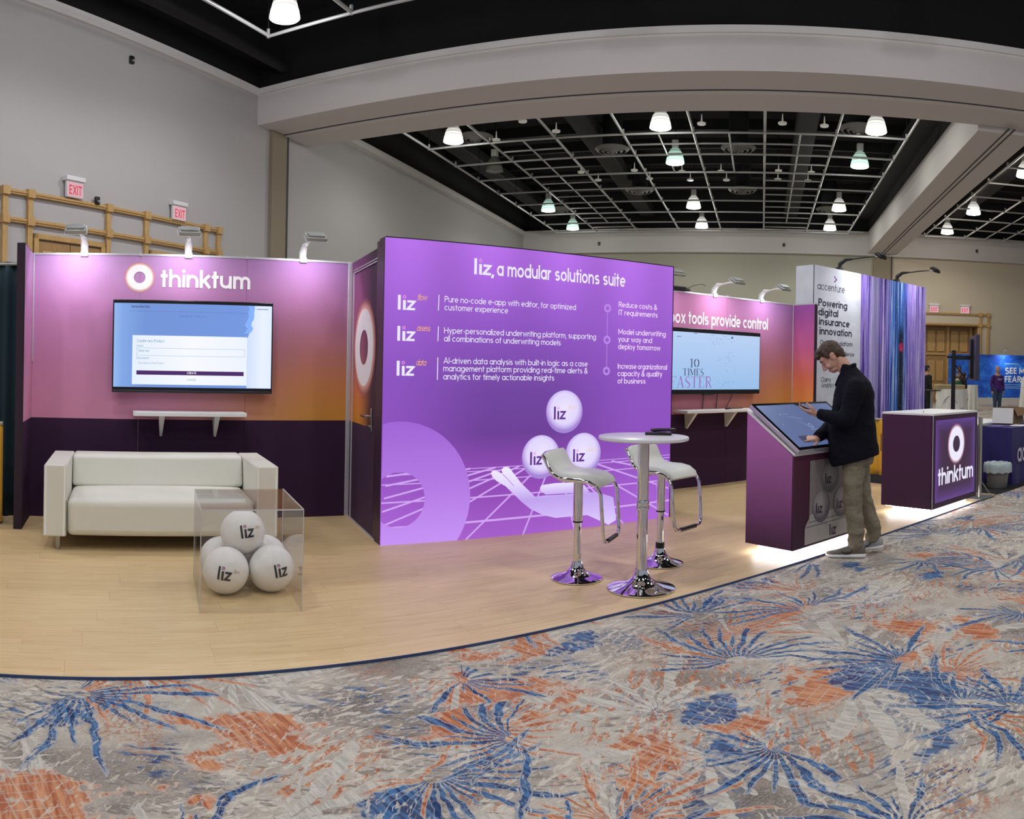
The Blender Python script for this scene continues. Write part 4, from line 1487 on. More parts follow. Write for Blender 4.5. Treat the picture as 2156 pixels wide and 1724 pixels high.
MB().box(0.14, 0.22, -0.03, 0.03, 0.01, 0.04).build('lens_barrel', BLACK, t, bevel=0.01)
MB().tube([(0.18, 0.0, 0.04), (0.30, 0.0, 0.09), (0.44, 0, 0.12), (0.50, 0, 0.10)], 0.004, n=6).build('cable', BLACK, t)

# ------------------------------------------------------------------ wall screens
def screen_mat(name, stops, axis, lo, hi, strength=1.0):
    s = NT(name)
    x, y, z = s.xyz(s.obj())
    v = s.m('DIVIDE', s.m('SUBTRACT', x if axis == 'x' else z, lo), hi - lo)
    s.base((0.01, 0.01, 0.01, 1))
    s.bsdf.inputs['Roughness'].default_value = 0.25
    s.emit(s.ramp(v, [(p, lin(c)) for p, c in stops]), strength)
    return s.mat


M_BEZEL = mat('tv_bezel', (12, 12, 15), 0.3)
M_CHIN = mat('tv_chin', (58, 58, 66), 0.35, 0.5)
T1W, T1H = 1.472, 0.838
tv1 = thing('television', 'wall television showing a blue form page above the sofa', 'television', (0.645, D, 1.185))
MB().box(-T1W / 2, T1W / 2, -0.10, -0.06, 0, T1H).build('housing', M_BEZEL, tv1, bevel=0.006)
MB().box(-0.30, 0.30, -0.06, 0.0, 0.25, 0.60).build('wall_mount', BLACK, tv1)
MB().box(-T1W / 2, T1W / 2, -0.103, -0.06, -0.004, 0.018).build('chin', M_CHIN, tv1, bevel=0.003)
scr = MB().box(-T1W / 2 + 0.012, T1W / 2 - 0.012, -0.1025, -0.10, 0.045, T1H - 0.032).build('screen', screen_mat('screen_blue_page', [(0, (150, 186, 240)), (0.06, (128, 166, 228)), (0.2, (112, 146, 214)), (0.75, (112, 148, 220)), (1, (120, 156, 226))], 'x', -T1W / 2, T1W / 2), tv1)
yy = lambda dy: (lambda x, z: (x, -0.1025 - dy, z))


def rect(mb, x0, x1, z0, z1, dy, y=-0.1025):
    mb.poly([(x0, y - dy, z0), (x1, y - dy, z0), (x1, y - dy, z1), (x0, y - dy, z1)])


# pale strip at the edge with a ragged border
mb = MB()
rag = [(0.49, 0.045), (0.50, 0.10)]
pts = [(T1W / 2 - 0.013, 0.047), (T1W / 2 - 0.013, T1H - 0.034)]
zz = T1H - 0.034
xs = 0.565
random.seed(3)
edge = []
while zz > 0.56:
    edge.append((xs + random.uniform(-0.012, 0.014), zz))
    zz -= 0.03
    xs -= 0.0035
edge += [(0.515, 0.55), (0.495, 0.50), (0.495, 0.047)]
mb.poly([(x, -0.1028, z) for x, z in pts + edge])
mb.build('pale_side_strip', screen_mat('screen_pale_strip', [(0, (206, 222, 250)), (0.6, (232, 240, 254)), (1, (224, 236, 254))], 'x', 0.49, 0.73), scr)
mb = MB()
e2 = [(x - 0.055 + random.uniform(-0.008, 0.008), z) for x, z in edge if z > 0.5]
mb.poly([(x, -0.10268, z) for x, z in edge[:len(e2)] + e2[::-1]])
mb.build('bright_blue_strip', emissive('screen_bright_blue', (130, 176, 250)), scr)
mb = MB()
rect(mb, -0.555, 0.495, 0.070, 0.515, 0.0005)
mb.build('form_card', screen_mat('screen_card', [(0, (228, 238, 252)), (0.5, (246, 248, 253)), (1, (236, 242, 253))], 'x', -0.555, 0.5), scr)
M_UIB = emissive('screen_text_blue', (130, 170, 205))
M_UID = emissive('screen_text_dark', (58, 62, 92))
M_UIF = emissive('screen_text_faint', (92, 118, 178))
for tx, sz, x0, z0_, wt, wd in (('Create new Product', 0.020, -0.515, 0.452, 0.22, 0.25), ('Name', 0.013, -0.515, 0.412, 0.2, 0.06), ('Demo test', 0.016, -0.50, 0.365, 0.22, 0.10),
                                ('Description', 0.015, -0.515, 0.300, 0.2, 0.115), ('Description of the Product', 0.014, -0.50, 0.255, 0.16, 0.235), ('CANCEL', 0.014, -0.055, 0.108, 0.2, 0.085)):
    mb = MB()
    text_mesh(mb, tx, sz, lambda x, z: (x0 + x, -0.1035, z0_ + z), w=wt, width=wd)
    mb.build('form_text', M_UIB, scr)
mb = MB()
for (x0, z0, x1, z1) in ((-0.515, 0.400, 0.475, 0.400), (0.475, 0.400, 0.475, 0.332), (0.475, 0.332, -0.515, 0.332), (-0.515, 0.332, -0.515, 0.400)):
    stroke_ribbon(mb, [(x0, z0), (x1, z1)], 0.0035, yy(0.001))
mb.build('input_outline', emissive('screen_outline', (168, 196, 224)), scr)
mb = MB()
rect(mb, -0.515, 0.468, 0.158, 0.196, 0.001)
mb.build('create_button', emissive('screen_purple_button', (70, 30, 100)), scr)
mb = MB()
text_mesh(mb, 'CREATE', 0.013, lambda x, z: (-0.055 + x, -0.104, 0.170 + z), w=0.24, width=0.085)
mb.build('button_text', emissive('screen_white', (240, 240, 250)), scr)
for tx, sz, x0, z0_, wd in (('Generation Now', 0.016, -0.57, 0.765, 0.17),):
    mb = MB()
    text_mesh(mb, tx, sz, lambda x, z: (x0 + x, -0.1031, z0_ + z), w=0.24, width=wd)
    mb.build('page_title', M_UID, scr)
for pts, w_ in (([(-0.585, 0.735), (0.495, 0.735)], 0.0025), ([(0.58, 0.775), (0.69, 0.775)], 0.006)):
    mb = MB()
    stroke_ribbon(mb, pts, w_, yy(0.0006))
    mb.build('page_line', M_UIF, scr)
mb = MB()
text_mesh(mb, 'Copyright 2023 thinktum inc.', 0.012, lambda x, z: (-0.14 + x, -0.1031, 0.688 + z), w=0.16, width=0.265)
mb.build('footer_text', M_UIF, scr)

T2X0, T2X1, T2H = 5.82, 7.645, 0.815
tv2 = thing('television', 'wall television reading ten times faster behind the kiosk', 'television', ((T2X0 + T2X1) / 2, D, 1.18))
t2w = T2X1 - T2X0
MB().box(-t2w / 2, t2w / 2, -0.10, -0.06, 0, T2H).build('housing', M_BEZEL, tv2, bevel=0.006)
MB().box(-0.30, 0.30, -0.06, 0.0, 0.25, 0.60).build('wall_mount', BLACK, tv2)
MB().box(-0.12, 0.06, -0.104, -0.06, -0.014, 0.004).build('chin_badge', M_CHIN, tv2, bevel=0.003)
scr2 = MB().box(-t2w / 2 + 0.012, t2w / 2 - 0.014, -0.1025, -0.10, 0.058, T2H - 0.050).build('screen', screen_mat('screen_pale_blue', [(0, (150, 190, 232)), (0.5, (168, 198, 238)), (1, (184, 208, 242))], 'z', 0.05, 0.78), tv2)


def serif_text(mb, s, size, xf, width):
    """thick and thin roman capitals, cap height `size`"""
    G = {
        '1': ([([(0, .8), (.18, .98)], .3), ([(.25, 0), (.25, 1)], 1), ([(.05, 0), (.45, 0)], .3)], .5),
        '0': ([(arc(.35, .5, .28, .47, 60, -60), 1), (arc(.35, .5, .28, .47, 240, 120), 1), (arc(.35, .5, .28, .47, 60, 120), .3), (arc(.35, .5, .28, .47, 240, 300), .3)], .75),
        'T': ([([(0, .97), (.7, .97)], .3), ([(.35, 0), (.35, 1)], 1), ([(.2, 0.01), (.5, 0.01)], .3), ([(0, .97), (0, .78)], .3), ([(.7, .97), (.7, .78)], .3)], .74),
        'I': ([([(.15, 0), (.15, 1)], 1), ([(0, 0.01), (.3, 0.01)], .3), ([(0, .98), (.3, .98)], .3)], .32),
        'M': ([([(.08, 0), (.08, 1)], .3), ([(.08, 1), (.42, .08)], 1), ([(.42, .08), (.74, 1)], .3), ([(.78, 0), (.78, 1)], 1), ([(0, 0.01), (.2, 0.01)], .3), ([(.64, 0.01), (.92, 0.01)], .3)], .94),
        'E': ([([(.14, 0), (.14, 1)], 1), ([(0, .98), (.58, .98), (.58, .76)], .3), ([(0, .02), (.6, .02), (.6, .26)], .3), ([(.14, .52), (.44, .52)], .3)], .66),
        'S': ([(arc(.28, .74, .2, .24, 40, 180), .45), (arc(.28, .74, .2, .24, 180, 215) + [(.42, .36)], 1), (arc(.28, .26, .2, .25, 40, -60), .8), (arc(.28, .26, .24, .25, -60, -160), .35)], .56),
        'F': ([([(.14, 0), (.14, 1)], 1), ([(0, .98), (.58, .98), (.58, .76)], .3), ([(.14, .52), (.42, .52)], .3), ([(0, 0.01), (.32, 0.01)], .3)], .6),
        'A': ([([(.1, 0), (.37, 1)], .3), ([(.37, 1), (.64, 0)], 1), ([(.18, .32), (.54, .32)], .3), ([(0, 0.01), (.2, 0.01)], .3), ([(.5, 0.01), (.78, 0.01)], .3)], .78),
        'R': ([([(.14, 0), (.14, 1)], 1), ([(0, .98), (.36, .98)] + arc(.36, .75, .2, .23, 90, -90) + [(.14, .52)], .5), ([(.36, .5), (.62, .02)], .9), ([(0, 0.01), (.3, 0.01)], .3), ([(.55, 0.01), (.74, 0.01)], .3)], .74),
    }
    tot = sum(G[c][1] + .06 for c in s) - .06
    kx = width / tot
    x = 0
    for c in s:
        st, W = G[c]
        for pts, wt in st:
            stroke_ribbon(mb, pts, 0.13 * wt, lambda a, b, x=x: xf((x + a) * kx, b * size))
        x += W + .06
    return mb


c2 = (T2X0 + T2X1) / 2
for tx, sz, x0, z0_, wd in (('10', 0.105, 6.36, 0.335, 0.165), ('TIMES', 0.085, 6.245, 0.232, 0.355)):
    mb = MB()
    serif_text(mb, tx, sz, lambda x, z: (x0 - c2 + x, -0.1032, z0_ + z), wd)
    mb.build('slogan_word', M_UID, scr2)
mb = MB()
serif_text(mb, 'FASTER', 0.140, lambda x, z: (6.045 - c2 + x, -0.1032, 0.082 + z), 0.70)
mb.build('slogan_word_purple', emissive('screen_violet', (150, 112, 190)), scr2)
mb = MB()
random.seed(11)
M_UIL = emissive('screen_sketch_blue', (112, 142, 188))
for k in range(70):
    gx, gz = random.choice(((6.78, 0.70), (7.02, 0.70), (7.05, 0.50), (6.95, 0.44), (6.92, 0.30), (7.10, 0.26), (6.88, 0.13), (7.02, 0.12), (6.75, 0.66)))
    x, z = gx + random.uniform(-0.12, 0.12) - c2, gz + random.uniform(-0.05, 0.05)
    l = random.uniform(0.01, 0.045)
    a = random.choice((0, 0, 0, 0.5, -0.6, PI / 2))
    stroke_ribbon(mb, [(x, z), (x + l * math.cos(a), z + l * math.sin(a) * 0.6)], 0.0032, yy(0.0006))
mb.build('diagram_marks', M_UIL, scr2)['kind'] = 'stuff'
mb = MB()
rect(mb, 7.08 - c2, 7.115 - c2, 0.715, 0.74, 0.0008)
mb.build('diagram_node', emissive('screen_node', (74, 96, 140)), scr2)
for x0, z0_, wd in ((6.14, 0.705, 0.07), (6.42, 0.756, 0.06)):
    mb = MB()
    stroke_ribbon(mb, [(x0 - c2, z0_), (x0 - c2 + wd, z0_)], 0.007, yy(0.0006))
    mb.build('page_line', MATS['screen_node'], scr2)
# loose cables below that screen
for lab, pts in (('black power cable hanging straight under the demo television', [(6.66, D - 0.05, 1.2), (6.665, D - 0.03, 1.08), (6.66, D - 0.03, 0.99)]),
                 ('second black cable hanging under the demo television', [(6.90, D - 0.05, 1.2), (6.905, D - 0.03, 1.08), (6.90, D - 0.03, 0.99)]),
                 ('grey cable curving from the demo television to the shelf', [(7.18, D - 0.05, 1.2), (7.14, D - 0.04, 1.10), (7.06, D - 0.06, 1.02), (6.98, D - 0.12, 0.992), (7.15, D - 0.16, 0.992), (7.3, D - 0.12, 0.992)])):
    o = MB().tube(pts, 0.006, n=8).build('cable', mat('dark_cable', (70, 56, 52), 0.6), None, smooth=50)
    tag(o, lab, 'cable', 'cables under the demo television')


# ------------------------------------------------------------------ wall shelves
def shelf(label, x0, x1, z, brk):
    t = thing('wall_shelf', label, 'shelf', ((x0 + x1) / 2, D, z))
    c = (x0 + x1) / 2
    MB().box(x0 - c, x1 - c, -0.26, 0.0, -0.035, 0.0).build('board', WHITE_LAM, t, bevel=0.003)
    for b in brk:
        MB().hexa([(b - c - 0.011, -0.030, -0.235), (b - c + 0.011, -0.030, -0.235), (b - c + 0.011, -0.0, -0.235), (b - c - 0.011, -0.0, -0.235)],
                  [(b - c - 0.026, -0.20, -0.035), (b - c + 0.026, -0.20, -0.035), (b - c + 0.026, -0.0, -0.035), (b - c - 0.026, -0.0, -0.035)]).build('bracket', WHITE_LAM, t, bevel=0.002)
    return t


shelf('white wall shelf under the sofa-side television', 0.105, 1.125, 1.012, (0.365, 0.865))
shelf('white wall shelf under the demo television', 6.19, 7.55, 0.988, (6.40, 7.10))
t = thing('remote_control', 'small black remote lying on the demo shelf', 'remote control', (6.98, D - 0.17, 0.988), 0.4)
MB().box(-0.07, 0.07, -0.02, 0.02, 0, 0.016).build('body', BLACK, t, bevel=0.005)
MB().box(-0.05, 0.05, -0.012, 0.012, 0.016, 0.018).build('keypad', M_CHIN, t)

# ------------------------------------------------------------------ sofa
def leather():
    s = NT('cream_leatherette')
    p = s.obj()
    n = s.noise(p, 3, 3, 0.5)
    s.base(s.mix(s.m('MULTIPLY', n, 0.5), lin(224, 222, 208), lin(238, 236, 226)))
    s.bsdf.inputs['Roughness'].default_value = 0.48
    s.bump(s.noise(p, 260, 2, 0.6), 0.08, 0.002)
    return s.mat


M_SOFA = leather()
sofa = thing('sofa', 'cream leatherette sofa against the plum band of the booth wall', 'sofa', (0.315, 5.77, FZ))
SW, SD = 1.79, 0.93


def cushion(x0, x1, y0, y1, z0, z1, name, bev=0.03, puff=0.0):
    mb = MB()
    nx, ny = 14, 8
    vs = []
    for (zz, s_) in ((z0, 0), (z1, 1)):
        for j in range(ny + 1):
            for i in range(nx + 1):
                u, v = i / nx, j / ny
                vs.append((x0 + (x1 - x0) * u, y0 + (y1 - y0) * v, zz + (puff * math.sin(PI * u) ** 0.5 * math.sin(PI * v) ** 0.5 if s_ else 0)))
    m = (nx + 1) * (ny + 1)
    fs = []
    for j in range(ny):
        for i in range(nx):
            a = j * (nx + 1) + i
            fs.append((a, a + nx + 1, a + nx + 2, a + 1))
            fs.append((m + a, m + a + 1, m + a + nx + 2, m + a + nx + 1))
    for i in range(nx):
        fs.append((i, i + 1, m + i + 1, m + i))
        a = ny * (nx + 1) + i
        fs.append((a + 1, a, m + a, m + a + 1))
    for j in range(ny):
        a = j * (nx + 1)
        fs.append((a + nx + 1, a, m + a, m + a + nx + 1))
        a += nx
        fs.append((a, a + nx + 1, m + a + nx + 1, m + a))
    mb.add(vs, fs)
    return mb.build(name, M_SOFA, sofa, bevel=bev, seg=4)


h2 = SW / 2
AW = 0.175
cushion(-h2, -h2 + AW, 0, SD, 0.11, 0.655, 'armrest', 0.035)
cushion(h2 - AW, h2, 0, SD, 0.11, 0.655, 'armrest', 0.035)
cushion(-h2 + AW, h2 - AW, SD - 0.24, SD, 0.11, 0.66, 'backrest', 0.035)
cushion(-h2 + AW + 0.002, h2 - AW - 0.002, 0.006, SD - 0.22, 0.115, 0.395, 'seat', 0.05, 0.03)
mb = MB()
ins = [(-h2 + AW + 0.003, 0.56), (h2 - AW - 0.003, 0.56)]
mb.hexa([(-h2 + AW + 0.003, 0.60, 0.40), (h2 - AW - 0.003, 0.60, 0.40), (h2 - AW - 0.003, 0.72, 0.40), (-h2 + AW + 0.003, 0.72, 0.40)],
        [(-h2 + AW + 0.003, 0.66, 0.655), (h2 - AW - 0.003, 0.66, 0.655), (h2 - AW - 0.003, 0.74, 0.655), (-h2 + AW + 0.003, 0.74, 0.655)])
mb.build('back_cushion', M_SOFA, sofa, bevel=0.03, seg=4)
M_SEAM = mat('sofa_seam', (176, 174, 160), 0.6)
for xx in (-h2 + AW, h2 - AW):
    MB().box(xx - 0.002, xx + 0.002, -0.0015, 0.01, 0.13, 0.39).build('seam', M_SEAM, sofa)
for xx in (-h2 + 0.11, h2 - 0.11):
    for yy_ in (0.08, SD - 0.08):
        MB().cyl((xx, yy_, 0.0), (xx, yy_, 0.12), 0.02, 0.024, n=14).build('leg', STEEL, sofa, smooth=50)

# ------------------------------------------------------------------ acrylic cover with printed balls
def acrylic():
    s = NT('clear_acrylic')
    t_ = s.t
    tr = t_.nodes.new('ShaderNodeBsdfTransparent')
    tr.inputs[0].default_value = (0.965, 0.965, 0.962, 1)
    gl = t_.nodes.new('ShaderNodeBsdfGlossy')
    gl.inputs['Roughness'].default_value = 0.02
    lw = t_.nodes.new('ShaderNodeLayerWeight')
    fz_ = s.m('ADD', 0.035, s.m('MULTIPLY', s.m('POWER', lw.outputs['Facing'], 5.0), 0.55))
    mx = t_.nodes.new('ShaderNodeMixShader')
    s.link(fz_, mx.inputs[0])
    s.link(tr.outputs[0], mx.inputs[1])
    s.link(gl.outputs[0], mx.inputs[2])
    s.link(mx.outputs[0], s.out.inputs[0])
    return s.mat


M_ACR = acrylic()
M_ACRE = mat('acrylic_edge', (206, 204, 204), 0.15, 0.0, spec=0.8)
CW, CD, CH = 0.60, 0.74, 0.592
cov = thing('acrylic_cover', 'clear acrylic box cover over the white balls', 'display box', (0.465, 4.365, FZ), math.atan2(-0.035, 0.74))
for x0 in (0, CW - 0.006):
    MB().box(x0, x0 + 0.006, 0.0, CD, 0.0, CH).build('pane', M_ACR, cov)
for y0 in (0, CD - 0.006):
    MB().box(0.006, CW - 0.006, y0, y0 + 0.006, 0.0, CH).build('pane', M_ACR, cov)
MB().box(0, CW, 0, CD, CH, CH + 0.006).build('pane', M_ACR, cov)
for x0 in (-0.001, CW - 0.004):
    for y0 in (-0.001, CD - 0.004):
        MB().box(x0, x0 + 0.005, y0, y0 + 0.005, 0, CH).build('bonded_edge', M_ACRE, cov)
MB().box(0, CW, -0.001, 0.005, CH, CH + 0.007).build('bonded_edge', M_ACRE, cov)
MB().box(CW - 0.005, CW + 0.001, 0, CD, CH + 0.001, CH + 0.007).build('bonded_edge', M_ACRE, cov)
MB().box(-0.001, 0.003, 0, CD, CH + 0.001, CH + 0.007).build('bonded_edge', M_ACRE, cov)

M_BALL = mat('white_matte_ball', (242, 240, 235), 0.7, vary=0.03, vscale=30, bump=0.1, bscale=120)
M_INK = mat('black_ink', (24, 20, 30), 0.6)
M_GOLD = mat('gold_ink', (176, 148, 84), 0.5)
M_MAGI = mat('magenta_ink', (150, 60, 130), 0.5)
BR = 0.145


def ball(label, c, face, up_tilt, word, script):
    t = thing('display_ball', label, 'ball', (c[0], c[1], c[2] - BR), 0, group='printed white balls under the acrylic cover')
    MB().ball((0, 0, BR), BR, 40, 24).build('ball_body', M_BALL, t, smooth=True)
    if not word:
        return t
    f = Vector(face).normalized()
    r = Vector((0, 0, 1)).cross(f).normalized() * -1
    r = f.cross(Vector((0, 0, 1))).normalized() * -1
    u = r.cross(f) * -1
    if u.z < 0:
        u = -u
    # right seen from outside
    r = u.cross(f)
    q = Matrix.Rotation(up_tilt, 3, f)
    r, u = q @ r, q @ u
    def xf(x, y_):
        p = f * 1.0 + r * (x / BR) + u * (y_ / BR)
        p = p.normalized() * (BR + 0.0022)
        return p + Vector((0, 0, BR))
    mb = MB()
    k = liz_mesh(mb, 0.085, lambda x, z: xf(x - 0.045, z - 0.04), 0.95)
    mb.build('lettering', M_INK, t)
    mb = MB()
    ring_mesh(mb, k[0] - 0.045, k[1] - 0.04, 0.010, 0.005, xf, 18)
    mb.build('letter_ring', M_MAGI, t)
    if script:
        mb = MB()
        text_mesh(mb, script, 0.018, lambda x, z: xf(x + 0.052, z + 0.012), w=0.12, track=0.03, slant=0.3, width=0.055)
        mb.build('script_lettering', M_GOLD, t)
    return t


bz = FZ + BR
ball('white ball lettered in front at the acrylic corner, gold script word', (0.668, 4.745, bz), (-0.18, -1, 0.10), -0.12, True, 'flow')
ball('white ball lettered near its edge, front row beside the clear side pane', (0.963, 4.765, bz), (0.26, -1, 0.14), 0.14, True, None)
ball('white ball lettered on top of the pile', (0.795, 4.895, bz + 0.205), (0.06, -1, 0.24), 0.10, True, 'data')
ball('plain white ball at the back of the pile near the clear side pane', (0.975, 5.057, bz), (0, 1, 0), 0, False, None)
ball('plain white ball at the back of the pile near the sofa corner', (0.675, 5.037, bz), (0, 1, 0), 0, False, None)

# ------------------------------------------------------------------ bar table and stools
def flared_base(R, h, neck):
    return [(R * 0.97, 0.0), (R, 0.004), (R, 0.010), (R * 0.9, 0.018), (R * 0.65, 0.030), (R * 0.42, 0.048), (R * 0.30, 0.07), (neck * 1.7, h * 0.62), (neck * 1.35, h * 0.85), (neck * 1.25, h), (neck, h)]


M_TOP = mat('table_top_white', (214, 212, 216), 0.3)
bt = thing('bar_table', 'round white bar table on a chrome column', 'table', (3.201, 3.935, FZ))
MB().lathe(flared_base(0.226, 0.13, 0.035), n=48).build('base', CHROME, bt, smooth=50)
MB().lathe([(0.036, 0.10), (0.036, 0.53), (0.036, 0.53)], n=28).build('lower_column', CHROME, bt, smooth=50)
MB().lathe([(0.036, 0.52), (0.044, 0.525), (0.046, 0.54), (0.041, 0.555), (0.045, 0.57), (0.038, 0.59)], n=28).build('collar', CHROME, bt, smooth=50)
MB().lathe([(0.038, 0.56), (0.038, 0.985)], n=28).build('upper_column', CHROME, bt, smooth=50)
MB().lathe([(0.10, 0.965), (0.12, 0.975), (0.12, 0.985)], n=28).build('mount_plate', CHROME, bt, smooth=50)
MB().lathe([(0.0, 0.985), (0.292, 0.985), (0.30, 0.990), (0.30, 1.005), (0.295, 1.010), (0.0, 1.010)], n=64, cap=False).build('top', M_TOP, bt, smooth=50)
for lab, x, y_, rz in (('black remote control lying flat on the bar table', 3.34, 3.95, -0.75), ('second black remote control crossing the first on the bar table', 3.41, 3.98, -0.25)):
    z = FZ + 1.010 + (0.0 if 'flat' in lab else 0.020)
    t = thing('remote_control', lab, 'remote control', (x, y_, z), rz)
    MB().box(-0.09, 0.09, -0.024, 0.024, 0, 0.019).build('body', BLACK, t, bevel=0.006)
    for i in range(6):
        for j in (-1, 0, 1):
            MB().box(-0.075 + i * 0.022, -0.062 + i * 0.022, j * 0.014 - 0.004, j * 0.014 + 0.004, 0.019, 0.0205).build('key', M_CHIN, t)
    MB().box(0.055, 0.08, -0.012, 0.012, 0.019, 0.0205).build('key_pad', mat('grey_key', (120, 124, 130), 0.5), t)

M_SEATF = mat('stool_seat_white', (212, 214, 206), 0.45)


def stool(label, loc, ang, lift=0.0, lever=True, band=False):
    """local +X is the direction the sitter faces"""
    t = thing('bar_stool', label, 'stool', loc, ang, group='chrome bar stools')
    MB().lathe(flared_base(0.178, 0.12, 0.030), n=40).build('base', CHROME, t, smooth=50)
    MB().lathe([(0.026, 0.10), (0.026, 0.46 + lift)], n=24).build('inner_column', CHROME, t, smooth=50)
    MB().lathe([(0.033, 0.40 + lift), (0.033, 0.68)], n=24).build('outer_column', CHROME, t, smooth=50)
    MB().lathe([(0.035, 0.39 + lift), (0.035, 0.40 + lift)], n=24).build('seal', BLACK, t, smooth=50)
    if band:
        MB().lathe([(0.034, 0.12), (0.034, 0.16)], n=24).build('seal', BLACK, t, smooth=50)
    # curved seat pad: profile x (back to front), z
    prof = [(-0.235, 0.865), (-0.222, 0.850), (-0.190, 0.795), (-0.155, 0.748), (-0.10, 0.722), (-0.02, 0.716), (0.08, 0.716), (0.15, 0.706), (0.195, 0.682), (0.215, 0.655)]
    prof = [(x * 0.88 + 0.012, z) for x, z in prof]
    hw = 0.185
    th = 0.034
    rings = []
    for i, (x, z) in enumerate(prof):
        a = prof[max(i - 1, 0)]
        b = prof[min(i + 1, len(prof) - 1)]
        tx, tz = b[0] - a[0], b[1] - a[1]
        l = math.hypot(tx, tz)
        nx, nz = -tz / l, tx / l
        if nz < 0 and abs(nz) > 0.3:
            nx, nz = -nx, -nz
        rr = []
        for (v, q) in ((-1, 0), (-0.97, 0.55), (-0.85, 0.9), (0, 1.0), (0.85, 0.9), (0.97, 0.55), (1, 0)):
            rr.append((x + nx * th * q, v * hw * (0.97 if 0 < i < len(prof) - 1 else 0.90), z + nz * th * q))
        rings.append(rr)
    MB().ring_loft(rings).build('seat', M_SEATF, t, smooth=60)
    # flat chrome tube frame under both sides
    for s_ in (-1, 1):
        path = [(x, s_ * (hw - 0.004), z - 0.012) for x, z in prof[:8]]
        path += [(0.19, s_ * (hw - 0.004), 0.672), (0.222, s_ * (hw - 0.004), 0.62), (0.232, s_ * (hw - 0.004), 0.50), (0.240, s_ * (hw - 0.006), 0.40), (0.246, s_ * (hw - 0.012), 0.335), (0.248, s_ * (hw - 0.035), 0.305), (0.249, s_ * (hw - 0.075), 0.30)]
        MB().tube(path, 0.0125, n=10).build('frame_tube', CHROME, t, smooth=60)
    MB().tube([(-0.196, -hw + 0.004, 0.853), (-0.201, -hw * 0.6, 0.868), (-0.201, hw * 0.6, 0.868), (-0.196, hw - 0.004, 0.853)], 0.011, n=10).build('back_tube', CHROME, t, smooth=60)
    MB().tube([(0.249, -hw + 0.075, 0.30), (0.249, hw - 0.075, 0.30)], 0.012, n=10).build('footrest_tube', CHROME, t, smooth=60)
    MB().tube([(0.249, -hw + 0.085, 0.301), (0.249, hw - 0.085, 0.301)], 0.0155, n=10).build('footrest_grip', BLACK, t, smooth=60)
    MB().box(-0.09, 0.09, -0.13, 0.13, 0.680, 0.700).build('mount_plate', CHROME, t, bevel=0.004)
    if lever:
        MB().tube([(-0.02, -0.10, 0.675), (-0.03, -0.16, 0.655), (-0.035, -0.185, 0.60)], 0.005, n=8).build('lever', CHROME, t, smooth=60)
        MB().tube([(-0.035, -0.185, 0.605), (-0.036, -0.19, 0.58), (-0.037, -0.193, 0.535)], [0.008, 0.013, 0.014], n=8).build('lever_grip', BLACK, t, smooth=60)
    return t


stool('chrome bar stool with white seat, nearer the lightbox lettering of the hand', (2.979, 4.368, FZ), math.radians(-54), 0.0, False)
stool('chrome bar stool with white seat half hidden behind the bar table column', (3.73, 4.37, FZ), math.radians(-76), 0.0, True, True)

# ------------------------------------------------------------------ touch kiosk
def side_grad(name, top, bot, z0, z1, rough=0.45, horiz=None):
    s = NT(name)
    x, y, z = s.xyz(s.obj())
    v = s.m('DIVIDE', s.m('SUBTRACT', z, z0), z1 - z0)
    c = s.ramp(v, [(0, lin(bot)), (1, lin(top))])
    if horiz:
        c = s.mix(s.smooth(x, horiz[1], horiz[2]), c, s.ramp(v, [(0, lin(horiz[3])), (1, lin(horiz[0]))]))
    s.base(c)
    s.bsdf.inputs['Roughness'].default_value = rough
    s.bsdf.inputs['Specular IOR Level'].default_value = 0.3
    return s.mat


KA = math.atan2(3.831 - 3.741, 5.647 - 4.517)
KW, KD = 1.13, 0.46
M_STRIP = emissive('led_strip', (250, 248, 255), 24.0)
M_PLINTH = mat('plinth_white', (225, 224, 226), 0.6)
ki = thing('touch_kiosk', 'sloped purple touch kiosk with lit base behind the standing man', 'kiosk', (4.517, 3.741, FZ), KA)
z0, zf, zb = 0.082, 0.805, 1.125
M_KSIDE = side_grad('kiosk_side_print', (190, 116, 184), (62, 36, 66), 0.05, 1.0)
M_KFRONT = side_grad('kiosk_front_print', (92, 46, 66), (66, 38, 62), 0.1, 0.82, horiz=((170, 100, 46), 0.55, 1.1, (84, 44, 62)))
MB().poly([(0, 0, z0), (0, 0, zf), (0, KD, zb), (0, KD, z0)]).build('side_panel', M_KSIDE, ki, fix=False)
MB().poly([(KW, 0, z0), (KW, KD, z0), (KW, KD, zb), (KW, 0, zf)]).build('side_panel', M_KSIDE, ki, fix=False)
fp = MB().box(0.0, KW, -0.004, 0.012, z0, zf).build('front_panel', M_KFRONT, ki)
MB().box(0.004, KW - 0.004, KD - 0.01, KD, z0, zb).build('back_panel', M_KSIDE, ki)
MB().box(0.004, KW - 0.004, 0.012, KD - 0.01, z0, z0 + 0.02).build('bottom_panel', M_PLUM2, ki)
MB().hexa([(-0.004, -0.01, zf), (KW + 0.004, -0.01, zf), (KW + 0.004, KD + 0.004, zb), (-0.004, KD + 0.004, zb)], [(-0.004, -0.01, zf + 0.022), (KW + 0.004, -0.01, zf + 0.022), (KW + 0.004, KD + 0.004, zb + 0.022), (-0.004, KD + 0.004, zb + 0.022)]).build('sloped_top', WHITE_LAM, ki, bevel=0.003)
MB().box(0.09, KW - 0.09, 0.09, KD - 0.06, 0.0, z0).build('plinth', M_PLINTH, ki)
for (a, b, c, d_) in ((0.05, KW - 0.05, 0.055, 0.075), (0.05, KW - 0.05, KD - 0.05, KD - 0.03), (0.05, 0.07, 0.075, KD - 0.05), (KW - 0.07, KW - 0.05, 0.075, KD - 0.05)):
    MB().box(a, b, c, d_, z0 - 0.012, z0 - 0.001).build('led_strip', M_STRIP, ki)
